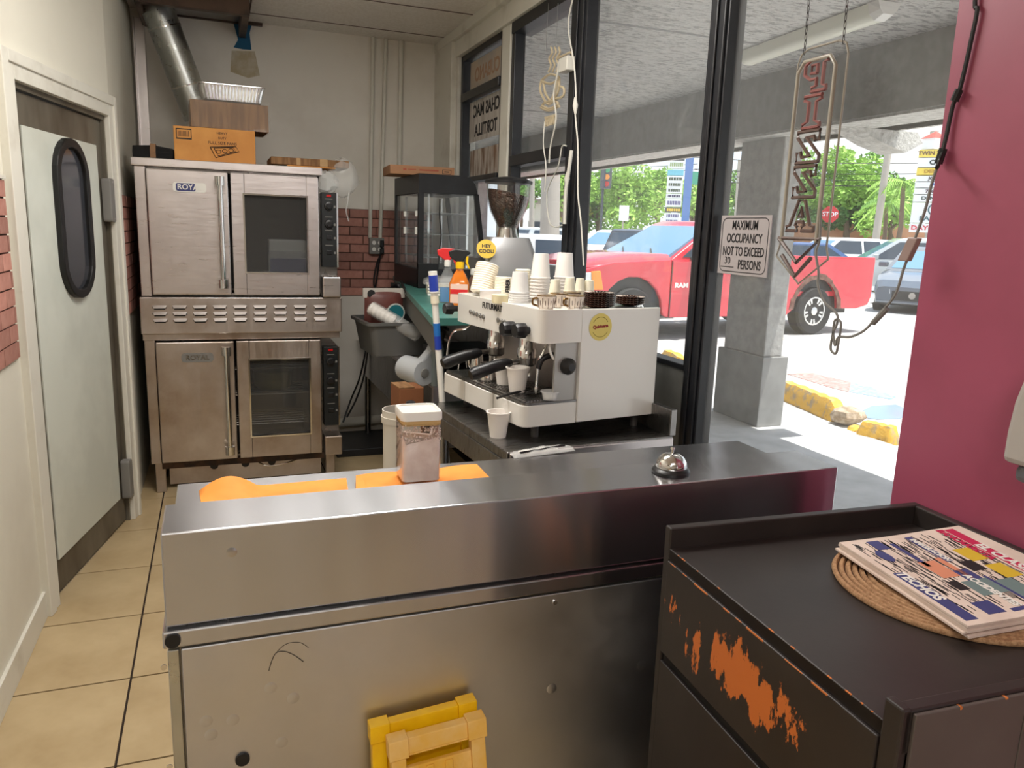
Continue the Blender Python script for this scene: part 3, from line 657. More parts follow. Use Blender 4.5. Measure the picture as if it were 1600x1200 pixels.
car('crossover_car', 'silver crossover parked side on behind the tail of the red pickup', at_dist(1402, 24.8), R_(142), paintm=P_SIL, **SUV)
car('sedan_car', 'grey sedan with a round grille emblem, its nose showing beside the pink wall', at_dist(1462, 21.0), R_(212), paintm=P_GRY, **SEDAN)
car('sport_utility_car', 'white sport utility car facing left under the stop sign', at_dist(1296, 32), R_(172), paintm=P_WHT, **SUV)
car('sport_utility_car', 'white sport utility car seen from behind, between the stop sign and the pylon', at_dist(1366, 39.5), R_(48), paintm=P_WHT, **SUV)
car('sedan_car', 'blue grey sedan half hidden behind the neon arrow', at_dist(1240, 28), R_(150), paintm=P_BLU, **SEDAN)
car('sedan_car', 'white sedan parked just beyond the nose of the red pickup', at_dist(866, 15.0), R_(-22), paintm=P_WHT, **SEDAN)
car('sport_utility_car', 'white sport utility car in the far row left of the dark one', at_dist(955, 32), R_(200), paintm=P_WHT, **SUV)
car('sport_utility_car', 'dark sport utility car seen from behind above the pickup windscreen', at_dist(1003, 25.5), R_(50), paintm=P_DRK, **SUV)
car('sedan_car', 'white sedan in the far row beside the black window post', at_dist(925, 40), R_(20), paintm=P_WHT, **SEDAN)
car('sedan_car', 'red sedan far across the street behind the grinder hopper', at_dist(826, 40), R_(0), paintm=P_REDC, **SEDAN)
car('sport_utility_car', 'silver car far across the street right of the grinder hopper', at_dist(868, 34), R_(10), paintm=P_SIL, **SUV)
car('sedan_car', 'small white sedan far off just left of the daycare pylon', at_dist(1402, 48), R_(190), paintm=P_WHT, **SEDAN)
car('sport_utility_car', 'silver car standing in front of the foot of the daycare pylon', at_dist(1452, 33), R_(190), paintm=P_SIL, **SUV)

# the red pickup
rw = PZ(1262, 522, GZ)
tk = thing('pickup_truck', 'red pickup truck with a rusted rear wheel arch parked outside', 'truck', (rw.x, rw.y, GZ), R_(185))
# local: +x is the front; near flank is local +y  (flank at y=+.02); the rear near wheel touches the origin
P_RED = paint('truck_paint_red', S(206, 36, 56)); HW = .98; YC = -HW+.10
def flank_poly(pts, y0, y1): return MB().prism(pts, y0, y1, 'y')
# lower body with real wheel cut-outs, side outline x,z
def arch(cx, r, n=9): return [(cx+r*math.cos(math.pi*k/n), .42+r*math.sin(math.pi*k/n)*1.0) for k in range(n+1)]
bed = [(-1.26, .62), (-1.20, .48), (-.95, .42), (-.62, .42)]+[(-.52, .45)]+[(p[0], p[1]) for p in arch(0, .50)[::-1]]+[(.62, .33), (1.02, .33), (1.02, 1.24), (-1.26, 1.24)]
cabp = [(1.03, .33), (2.92, .33), (2.92, 1.16), (1.03, 1.18)]
fen = [(2.93, .33), (3.02, .36)]+[(3.57+.52*math.cos(math.pi*k/9), .42+.50*math.sin(math.pi*k/9)) for k in range(9, -1, -1)]+[(4.25, .45), (4.42, .62), (4.42, .86), (4.36, 1.02), (3.9, 1.12), (2.93, 1.17)]
for nm, pl, z in (('bed_side', bed, 0), ('door_side', cabp, 0), ('front_wing', fen, 0)):
    for s in (0, 1):
        y0, y1 = ((.10-.07, .10) if s == 0 else (-2*HW+.10, -2*HW+.17))
        part(nm, flank_poly(pl, y0, y1), P_RED, tk, bevel=.02)
part('bed_floor', MB().box(-1.2, -1.8, .62, 1.0, .03, .70), P_RED, tk)
part('tailgate', MB().box(-1.28, -1.80, .62, -1.20, .03, 1.22), P_RED, tk, bevel=.02)
part('bed_front', MB().box(.96, -1.8, .62, 1.02, .03, 1.24), P_RED, tk)
part('bed_rail', MB().box(-1.26, .02, 1.235, 1.02, .095, 1.265), P_RED, tk, bevel=.012)
part('bumper', MB().box(-1.44, -1.8, .50, -1.27, .04, .68), M_CHROME, tk, bevel=.03)
part('chassis', MB().box(-1.0, -1.6, .32, 4.2, -.18, .60), M_CTRIM, tk)
# hood, nose
part('hood', MB().loft([[(2.90, -1.82, 1.17), (2.90, -1.7, 1.24), (2.90, .0-.06, 1.24), (2.90, .06, 1.17), (2.9, .06, 1.0), (2.9, -1.82, 1.0)], [(3.6, -1.80, 1.13), (3.6, -1.68, 1.22), (3.6, -.08, 1.22), (3.6, .04, 1.13), (3.6, .04, 1.0), (3.6, -1.8, 1.0)], [(4.30, -1.74, 1.04), (4.30, -1.62, 1.10), (4.30, -.14, 1.10), (4.30, -.02, 1.04), (4.3, -.02, .9), (4.3, -1.74, .9)]]), P_RED, tk, smooth=50, bevel=.01)
part('grille', MB().box(4.30, -1.55, .62, 4.44, -.2, 1.04), M_CHROME, tk, bevel=.03)
hl = part('head_lamp', MB().prism([(4.26, .76), (4.43, .76), (4.42, .97), (4.28, .98)], .02, .112, 'y'), M_HEAD, tk, bevel=.01)
part('indicator', MB().prism([(4.08, .74), (4.27, .74), (4.29, .99), (4.14, 1.0)], .03, .12, 'y'), M_AMBER, hl, bevel=.01)
part('front_bumper', MB().box(4.30, -1.8, .40, 4.52, .06, .66), M_CHROME, tk, bevel=.04)
# cab
zr = 1.74; yt, yb = -.12, .07; yt2, yb2 = -1.64, -1.83
cbm = MB().loft([[(1.06, yb2, 1.15), (1.06, yb, 1.15), (2.95, yb, 1.15), (2.95, yb2, 1.15)], [(1.22, yt2, zr-.06), (1.22, yt, zr-.06), (2.05, yt, zr-.06), (2.05, yt2, zr-.06)], [(1.36, yt2+.1, zr), (1.36, yt-.1, zr), (1.92, yt-.1, zr), (1.92, yt2+.1, zr)]])
cb = part('cab', cbm, P_RED, tk, smooth=25, bevel=.02)
def lerpv(a, b, k): return tuple(a[i]+(b[i]-a[i])*k for i in range(3))
def pane3(c0, c1, c2, c3, off, m_, nm):
    off = Vector(off); P = [Vector(c) for c in (c0, c1, c2, c3)]
    part(nm, MB().add([p+off for p in P]+[p-off for p in P], [(0, 1, 2, 3), (7, 6, 5, 4), (0, 4, 5, 1), (1, 5, 6, 2), (2, 6, 7, 3), (3, 7, 4, 0)]), m_, cb)
def on_side(x0b, x0t, k, s=1):
    yy = (yb+(yt-yb)*k) if s == 1 else (yb2+(yt2-yb2)*k); return (x0b+(x0t-x0b)*k, yy, 1.15+(zr-.06-1.15)*k)
for s in (1, -1):
    pane3(on_side(1.75, 1.66, .10, s), on_side(2.80, 1.98, .10, s), on_side(2.80, 1.98, .86, s), on_side(1.75, 1.66, .86, s), (0, .012*s, .004), M_CARGL, 'side_window')
    pane3(on_side(1.14, 1.26, .10, s), on_side(1.65, 1.58, .10, s), on_side(1.65, 1.58, .86, s), on_side(1.14, 1.26, .86, s), (0, .012*s, .004), M_CARGL, 'side_window')
pane3((2.90, yb-.10, 1.20), (2.90, yb2+.10, 1.20), (2.10, yt2+.06, zr-.10), (2.10, yt-.06, zr-.10), (.012, 0, .02), M_CARGLB, 'windscreen')
pane3((1.08, yb-.12, 1.22), (1.08, yb2+.12, 1.22), (1.20, yt2+.08, zr-.12), (1.20, yt-.08, zr-.12), (-.012, 0, .004), M_CARGL, 'rear_window')
for k in (0, 1): part('wiper', MB().tube([(2.97, -.35-.75*k, 1.21), (2.78, -.65-.75*k, 1.30)], .012, 5), M_BLACK, cb)
mm = part('mirror', MB().box(2.45, .09, 1.20, 2.58, .33, 1.42), M_CTRIM, tk, bevel=.05); part('mirror_arm', MB().box(2.47, .04, 1.17, 2.58, .32, 1.205), M_CTRIM, mm, bevel=.01)
part('door_handle', MB().box(1.72, .10, .98, 1.92, .125, 1.02), P_RED, tk, bevel=.008)
part('door_gap', MB().box(2.915, .098, .34, 2.925, .103, 1.16).box(1.02, .098, .34, 1.03, .103, 1.18).box(1.66, .098, .34, 1.668, .103, 1.16), M_CTRIM, tk)
tx = MB().text('RAM 1500', .095, frame((2.60, .103, .80), (-1, 0, 0), (0, 0, 1)), th=.004, bold=.004, sx=1.25); part('badge_lettering', tx, M_WHITE, tk)
# the rust-eaten rear arch lip and torn lower corner
rl = MB()
for k in range(10):
    a0, a1 = math.pi*k/10, math.pi*(k+1)/10; r0, r1 = .485, .535+random.uniform(0, .05)
    rl.add([(r0*math.cos(a0), .104, .42+r0*math.sin(a0)), (r1*math.cos(a0), .104, .42+r1*math.sin(a0)), (r1*math.cos(a1), .104, .42+r1*math.sin(a1)), (r0*math.cos(a1), .104, .42+r0*math.sin(a1)), (r0*math.cos(a0), .09, .42+r0*math.sin(a0)), (r1*math.cos(a0), .09, .42+r1*math.sin(a0)), (r1*math.cos(a1), .09, .42+r1*math.sin(a1)), (r0*math.cos(a1), .09, .42+r0*math.sin(a1))], [(0, 1, 2, 3), (7, 6, 5, 4), (0, 4, 5, 1), (2, 6, 7, 3)])
part('rust_lip', rl, mat('rust', S(128, 96, 84), .9, c2=S(90, 56, 48), scale=12), tk)
for cx in (0, 3.57):
    part('wheel_well', MB().prism(arch(cx, .53)+[(cx-.53, .40), (cx+.53, .40)], -.35, .02, 'y'), M_CTRIM, tk)
    wheel(tk, cx, -.03, .385, .25, 1); wheel(tk, cx, -1.74, .385, .25, -1)
# ------------------------------------------------------------------ signs, poles, trees far out
def up(px, py, dist):          # point along a pixel ray at a horizontal distance
    d = ray(px, py); k = dist/math.hypot(d.x, d.y); return Vector((d.x*k, d.y*k, CAM_H+d.z*k))
M_POLE = mat('pole_concrete', S(176, 168, 158), .85); M_POLEB = mat('pole_blue', S(84, 128, 190), .5); M_SIGNW = mat('sign_face_white', S(240, 242, 242), .45)
M_SIGNY = mat('sign_face_yellow', S(240, 214, 90), .5)
def sign_frame(pxl, pxr, py, dist):
    a, b = up(pxl, py, dist), up(pxr, py, dist); d = Vector((b.x-a.x, b.y-a.y, 0)); return a, d.length, d.normalized()
# right pylon: stacked tenant panels
D = 38.0; a, Wd, dx = sign_frame(1428, 1494, 300, D)
org = Vector((a.x, a.y, 0)); nrm = Vector((dx.y, -dx.x, 0))
py_t = thing('pylon_sign', 'tall white pylon sign with stacked tenant panels ending in a daycare panel', 'sign', (org.x, org.y, GZ))
zz = lambda y_: up(1450, y_, D).z
part('pillar', MB().prism([tuple((org+dx*.0)[:2]), tuple((org+dx*Wd)[:2]), tuple((org+dx*Wd-nrm*.6)[:2]), tuple((org-nrm*.6)[:2])], GZ, zz(372)), M_SIGNW, py_t, True)
rows = [(233, 246, M_SIGNY, 'TWIN TOWERS', S(120, 90, 60)), (246, 262, M_SIGNW, 'Cuba', S(40, 60, 60)), (262, 274, M_SIGNY, "DENNY'S", S(190, 150, 50)), (274, 284, M_SIGNW, 'JOSE R', S(60, 60, 70)), (284, 294, M_SIGNW, 'PIC', S(80, 130, 200)), (294, 304, M_SIGNW, '786-857', S(90, 70, 80)), (304, 316, M_SIGNW, 'DENTAL', S(60, 80, 80)), (316, 349, M_SIGNW, 'LAS M', S(70, 110, 120)), (349, 364, M_SIGNW, 'DAYCARE', S(214, 60, 80))]
for y0, y1, m_, tx, ink in rows:
    z1, z0 = zz(y0), zz(y1); P = [org+nrm*.02, org+dx*Wd+nrm*.02, org+dx*Wd-nrm*.58, org-nrm*.58]
    pn = part('panel', MB().prism([tuple(p[:2]) for p in P], z0+.02, z1-.02), m_, py_t, True)
    h = (z1-z0)*(.62 if tx != 'LAS M' else .3); c_ = org+dx*(Wd/2)+nrm*.03; c_.z = (z0+z1)/2 - (0.28*(z1-z0) if tx == 'LAS M' else 0)
    mbx = MB(); w_est = max(len(tx)*h*.56, .1); sx = min(1.3, Wd*.92/w_est)
    mbx.text(tx, h, frame(c_, dx, (0, 0, 1)), th=.02, bold=.008, sx=sx)
    part('lettering', mbx, mat('ink_%s' % tx.replace(' ', '_').replace("'", ''), ink, .6), pn, True)
    if tx == 'LAS M':
        cc = org+dx*(Wd*.55)+nrm*.03; r_ = (z1-z0)*.26; mz = (z0+z1)/2+.16*(z1-z0); rg = MB()
        rg.tube([cc+dx*(r_*math.cos(k*math.pi/10))+Vector((0, 0, mz+r_*math.sin(k*math.pi/10))) for k in range(21)], .03, 5); rg.cyl(cc+Vector((0, 0, mz-r_*.4)), cc+Vector((0, 0, mz+r_*.6)), .05, 6); part('emblem', rg, MATS['ink_LAS_M'], pn, True)
cap = MB(); c_ = org+dx*(Wd*.33)-nrm*.3; z0 = zz(233); c_.z = z0
cap.box(c_.x-.35, c_.y-.3, z0, c_.x+.35, c_.y+.3, z0+.45); part('turret', cap, M_SIGNW, py_t, True)
cap = MB().add([(c_.x-.42, c_.y-.36, z0+.45), (c_.x+.42, c_.y-.36, z0+.45), (c_.x+.42, c_.y+.36, z0+.45), (c_.x-.42, c_.y+.36, z0+.45), (c_.x, c_.y, z0+.75)], [(0, 3, 2, 1), (0, 1, 4), (1, 2, 4), (2, 3, 4), (3, 0, 4)]); part('turret_roof', cap, mat('roof_red', S(190, 80, 70), .8), py_t, True)
# left pylon with blue post
D = 33.0; a, Wd, dx = sign_frame(1041, 1066, 300, D); org = Vector((a.x, a.y, 0)); nrm = Vector((dx.y, -dx.x, 0))
ps = thing('pylon_sign', 'pylon sign on a bright blue post above the pickup roof', 'sign', (org.x, org.y, GZ)); zz = lambda y_: up(1055, y_, D).z
part('post', MB().prism([tuple((org+dx*(Wd+.05)-nrm*.3)[:2]), tuple((org+dx*(Wd+.36)-nrm*.3)[:2]), tuple((org+dx*(Wd+.36)+nrm*.0)[:2]), tuple((org+dx*(Wd+.05))[:2])], GZ, zz(225)), M_POLEB, ps, True)
M_SD = mat('sign_face_dark', S(70, 74, 84), .5)
prow = [(238, 250, M_SD, '#', S(240, 240, 230)), (251, 263, M_SIGNW, '#', S(150, 170, 110)), (265, 274, mat('sign_face_aqua', S(120, 200, 220), .5), '', None), (275, 302, M_SIGNW, '#', S(60, 80, 60)), (303, 310, M_SIGNW, '#', S(70, 70, 100)), (311, 323, M_SIGNW, '#', S(110, 110, 150)), (324, 332, M_SD, '#', S(240, 200, 60)), (333, 350, M_SIGNW, '#', S(110, 110, 150))]
for y0, y1, m_, tx, ink in prow:
    z1, z0 = zz(y0), zz(y1); P = [org+nrm*.02, org+dx*Wd+nrm*.02, org+dx*Wd-nrm*.25, org-nrm*.25]
    pn = part('panel', MB().prism([tuple(p[:2]) for p in P], z0, z1), m_, ps, True)
    if tx:
        mk_ = MB(); rq = random.Random(y0); nr = max(1, int((y1-y0)/8))
        for r_i in range(nr):      # print too small to read: short blurred strokes
            zc_ = z0+(z1-z0)*(r_i+.5)/nr; hq = (z1-z0)/nr*.25; xx = .12*Wd
            while xx < .85*Wd:
                wq = rq.uniform(.05, .14)*Wd; p0, p1 = org+dx*xx+nrm*.03, org+dx*(xx+wq)+nrm*.03; mk_.prism([tuple(p0[:2]), tuple(p1[:2]), tuple((p1-nrm*.02)[:2]), tuple((p0-nrm*.02)[:2])], zc_-hq, zc_+hq); xx += wq+.03*Wd
        part('small_print', mk_, mat('ink_print_%d' % y0, ink, .6), pn, True, kind='stuff')
# stop sign
c_ = up(1297, 335, 34); d0 = Vector((c_.x, c_.y, 0)).normalized(); dx = Vector((d0.y, -d0.x, 0)); st = thing('stop_sign', 'red octagonal stop sign on a thin post', 'sign', (c_.x, c_.y, GZ))
R0 = .34; pts = [(R0*math.cos(math.pi/8+k*math.pi/4), R0*math.sin(math.pi/8+k*math.pi/4)) for k in range(8)]
m8 = MB(); m8.M = frame(c_, dx, (0, 0, 1)); m8.prism(pts, 0, .02); f8 = part('face', m8, mat('sign_red', S(206, 40, 46), .5), st, True)
m8 = MB(); m8.M = frame(c_, dx, (0, 0, 1)); m8.text('STOP', .24, Matrix.Translation((0, 0, .026)), th=.01, bold=.004); part('lettering', m8, M_SIGNW, f8, True)
part('post', MB().cyl((c_.x, c_.y, GZ), (c_.x, c_.y, c_.z+.1), .035, 8), M_GALV, st, True)
# utility poles
def pole(px, pyt, dist, r, lab, pxb=None):
    a = up(px, pyt, dist); b = up(pxb or px, 352, dist); b.z = GZ
    return single('utility_pole', MB().cyl((b.x, b.y, GZ), (a.x, a.y, a.z), r*1.15, 10, r), M_POLE, lab, 'pole', 'poles along the street', smooth=40)
pole(1388, 236, 45, .17, 'leaning concrete utility pole between the trees and the daycare pylon', 1370)
pole(1158, 250, 50, .20, 'thin pale utility pole between the black post and the column', 1153)
pole(1166, 298, 48, .2, 'short wooden post stub beside the thin pole', 1163)
pole(1460, 205, 46, .2, 'utility pole rising behind the top of the daycare pylon')
pole(832, 264, 38, .12, 'slender dark utility pole beyond the grinder hopper')
pole(861, 262, 24, .28, 'wide pale post outside right of the grinder hopper')
# wires
def wire(p0, p1, dist, lab):
    a, b = up(*p0, dist), up(*p1, dist); L = (b-a).length
    return single('power_line', MB().tube([a+(b-a)*(k/10)-Vector((0, 0, L*.012*4*(k/10)*(1-k/10))) for k in range(11)], .018, 4), M_CTRIM, lab, 'wire', 'power lines over the street')
for k, (y0, y1) in enumerate(((252, 246), (270, 262), (279, 272), (288, 281))): wire((1085, y0-6), (1500, y1+8), 47, ['topmost power line', 'second power line from the top', 'third power line from the top', 'lowest power line'][k]+' running behind the neon sign')
for k, y0 in enumerate((252, 262, 271)): wire((900, y0), (1090, y0-6), 46, ['topmost', 'middle', 'lowest'][k]+' power line above the leafy tree by the blue post')
# traffic signal, street name sign, small white sign
p = up(947, 277, 36); ts = thing('traffic_signal', 'dark traffic signal standing among the leaves of the tree', 'traffic light', (p.x, p.y, GZ)); part('housing', MB().box(p.x-.2, p.y-.2, p.z-.5, p.x+.2, p.y+.2, p.z+.5), M_SD, ts, True, bevel=.04)
for k in (-1, 0, 1): part('lens', MB().cyl((p.x-.05, p.y-.2, p.z+.3*k), (p.x-.09, p.y-.24, p.z+.3*k), .12, 10), [M_TAIL, M_AMBER, mat('lens_green', S(60, 160, 110), .3)][k+1], ts, True)
part('mast', MB().cyl((p.x, p.y+.25, GZ), (p.x, p.y+.25, p.z+.6), .06, 8).cyl((p.x, p.y+.25, p.z+.3), (p.x, p.y+.15, p.z+.3), .03, 6), M_SD, ts, True)
p = up(1079, 276, 33.2); single('street_name_sign', MB().box(p.x-.15, p.y-.03, p.z-.3, p.x+.35, p.y+.03, p.z+.2), mat('sign_green', S(30, 150, 120), .5), 'small green street sign beside the blue pylon post', 'sign')
p = up(975, 333, 30); t = thing('lot_sign', 'small blank white sign on a stick in front of the leafy tree', 'sign', (p.x, p.y, GZ)); part('board', MB().box(p.x-.2, p.y-.02, p.z-.28, p.x+.2, p.y+.02, p.z+.28), M_SIGNW, t, True); part('post', MB().cyl((p.x, p.y+.04, GZ), (p.x, p.y+.04, p.z+.2), .03, 6), M_POLE, t, True)
# low buildings far behind
def building(name, lab, px0, px1, pyt, dist, wallm, roofm, nwin):
    a, b = up(px0, pyt, dist), up(px1, pyt, dist); dx = Vector((b.x-a.x, b.y-a.y, 0)); L = dx.length; dx.normalize(); n = Vector((dx.y, -dx.x, 0)); z1 = a.z
    t = thing(name, lab, 'building', (a.x, a.y, GZ)); P = [a, b, b-n*6, a-n*6]
    part('walls', MB().prism([tuple(p[:2]) for p in P], GZ, z1), wallm, t, True)
    P = [a+n*.4-dx*.4, b+n*.4+dx*.4, b-n*6.4+dx*.4, a-n*6.4-dx*.4]; part('roof', MB().prism([tuple(p[:2]) for p in P], z1, z1+.35), roofm, t, True)
    for k in range(nwin):
        q = a+dx*(L*(k+.5)/nwin); w0 = part('window', MB().prism([tuple((q-dx*.6+n*.04)[:2]), tuple((q+dx*.6+n*.04)[:2]), tuple((q+dx*.6-n*.05)[:2]), tuple((q-dx*.6-n*.05)[:2])], 1.0, 2.2), M_CARGL, t, True)
        part('window_frame', MB().prism([tuple((q-dx*.66+n*.05)[:2]), tuple((q-dx*.6+n*.05)[:2]), tuple((q-dx*.6-n*.05)[:2]), tuple((q-dx*.66-n*.05)[:2])], .94, 2.26), M_WHITE, w0, True)
    return t
building('house', 'low pale house with small windows seen past the grinder', 828, 895, 318, 62, mat('house_wall_pale', S(214, 208, 198), .8), mat('house_roof_grey', S(150, 140, 132), .9), 3)
building('shop', 'low building with a red roof band behind the blue pylon', 1068, 1130, 325, 60, mat('shop_wall', S(220, 214, 204), .8), mat('roof_red2', S(200, 84, 70), .8), 3)
wa, wb_ = up(1230, 352, 58), up(1500, 352, 58)
single('street_wall', MB().prism([(wa.x, wa.y), (wb_.x, wb_.y), (wb_.x+.2, wb_.y+.2), (wa.x+.2, wa.y+.2)], GZ, up(1380, 351, 58).z), mat('wall_terracotta', S(206, 150, 116), .85, c2=S(190, 132, 100), scale=.6), 'long low terracotta coloured wall across the street', 'wall')
# trees
M_BARK = mat('bark_brown', S(110, 92, 76), .9)
LEAF = [mat('leaf_light', S(168, 206, 96), .7, c2=S(126, 172, 62), scale=.9, lo=.3, hi=.7), mat('leaf_mid', S(120, 168, 70), .7, c2=S(84, 130, 48), scale=.9, lo=.3, hi=.7), mat('leaf_dark', S(84, 128, 60), .7, c2=S(58, 98, 42), scale=.9, lo=.3, hi=.7)]
def tree(px, pyc, dist, rw_, rh, m_, lab, n=2600, ls=.22, name='street_tree'):
    c_ = up(px, pyc, dist); t = thing(name, lab, 'tree', (c_.x, c_.y, GZ), group='trees beyond the parking lot'); fol = MB(); vs = []; fs = []
    cl_ = [Vector((random.gauss(0, .42)*rw_, random.gauss(0, .42)*rw_, random.gauss(0, .40)*rh)) for _ in range(26)]
    for k in range(n):
        b = random.choice(cl_); v = Vector((random.gauss(0, 1), random.gauss(0, 1), random.gauss(0, 1))).normalized()*random.uniform(.75, 1.05)*min(rw_, rh)*.42
        p = c_+b+Vector((v.x, v.y, v.z*.8)); s_ = ls*random.uniform(.6, 1.3); u_ = Vector((random.gauss(0, 1), random.gauss(0, 1), random.gauss(0, .6))).normalized(); w_ = u_.cross(Vector((random.gauss(0, 1), random.gauss(0, 1), random.gauss(0, 1)))).normalized()
        i = len(vs); vs += [p-u_*s_, p+w_*s_*.45, p+u_*s_, p-w_*s_*.45]; fs.append((i, i+1, i+2, i+3))
    fol.add(vs, fs); f = part('foliage', fol, m_, t, True); f['kind'] = 'stuff'
    tr = MB().tube([(c_.x, c_.y, GZ), (c_.x+.1, c_.y, c_.z*.5), (c_.x, c_.y+.1, c_.z)], .2, 8, True, [rw_*.09, rw_*.07, rw_*.04])
    for k in range(4): b = cl_[k]; tr.tube([(c_.x, c_.y, c_.z*.6), c_+b*.8], .08, 5)
    part('trunk', tr, M_BARK, t, True); return t
tree(975, 305, 42, 2.2, 1.9, LEAF[0], 'light green leafy tree left of the blue pylon, trunk hidden by cars', 5200, .15)
tree(1030, 300, 45, 1.6, 1.4, LEAF[0], 'pale leafy tree touching the left side of the blue pylon', 2600, .15)
tree(935, 312, 46, 2.0, 1.7, LEAF[1], 'leafy tree beside the black window post', 3000, .16)
tree(1085, 318, 52, 1.4, 1.6, LEAF[0], 'small yellowish tree right of the blue pylon', 1600, .16)
tree(1160, 302, 56, 2.2, 1.8, LEAF[1], 'bushy tree behind the column and the thin pole', 3200, .18)
tree(1245, 300, 60, 2.8, 2.2, LEAF[1], 'round green tree behind the neon letters', 4000, .2)
tree(1300, 300, 58, 3.0, 2.4, LEAF[0], 'broad bright green tree above the stop sign', 5000, .2)
tree(1345, 302, 62, 3.0, 2.4, LEAF[1], 'large green tree left of the leaning pole', 5000, .2)
tree(1325, 336, 56, 3.2, 1.2, LEAF[2], 'dark green hedge like tree low behind the white cars', 3600, .2)
tree(1395, 322, 54, 1.8, 1.8, LEAF[0], 'yellow green tree right of the leaning pole', 2600, .18)
tree(880, 292, 40, .9, 1.1, LEAF[0], 'small light tree right of the grinder hopper', 1500, .14)
tree(815, 300, 60, 1.6, 1.2, LEAF[1], 'low green tree behind the grinder hopper', 1600, .18)
tree(890, 325, 45, 1.1, .9, mat('leaf_yellow', S(200, 190, 90), .7, c2=S(150, 170, 80), scale=1), 'yellowish bush right of the pale post', 1200, .14)
def palm(px, pyc, dist, r, lab):
    c_ = up(px, pyc, dist); t = thing('palm_tree', lab, 'palm', (c_.x, c_.y, GZ))
    part('trunk', MB().tube([(c_.x, c_.y, GZ), (c_.x+.2, c_.y, c_.z*.5), (c_.x, c_.y, c_.z)], .2, 8, True, [.15, .12, .10]), M_BARK, t, True)
    for k in range(14):
        a = 2*math.pi*k/14+.2; el = random.uniform(-.1, .7); d = Vector((math.cos(a), math.sin(a), 0)); fr = MB(); pts = [c_+d*(r*s)+Vector((0, 0, r*(el*s-1.1*s*s*.8))) for s in [i/7 for i in range(8)]]
        fr.tube(pts, .025, 4); n_ = Vector((-d.y, d.x, 0))
        for i in range(1, 8):
            for sg in (-1, 1):
                for e in (0, .5):
                    p = pts[i-1]+(pts[i]-pts[i-1])*e; fr.add([p-d*.05, p+d*.05, p+n_*sg*r*.32*(1-i/10)+d*.2-Vector((0, 0, .35))], [(0, 1, 2)])
        part('frond', fr, LEAF[0] if k % 3 else LEAF[1], t, True)
palm(1412, 285, 46, 1.7, 'palm tree standing just left of the daycare pylon')
palm(1385, 318, 50, 1.5, 'low palm with drooping fronds behind the leaning pole')
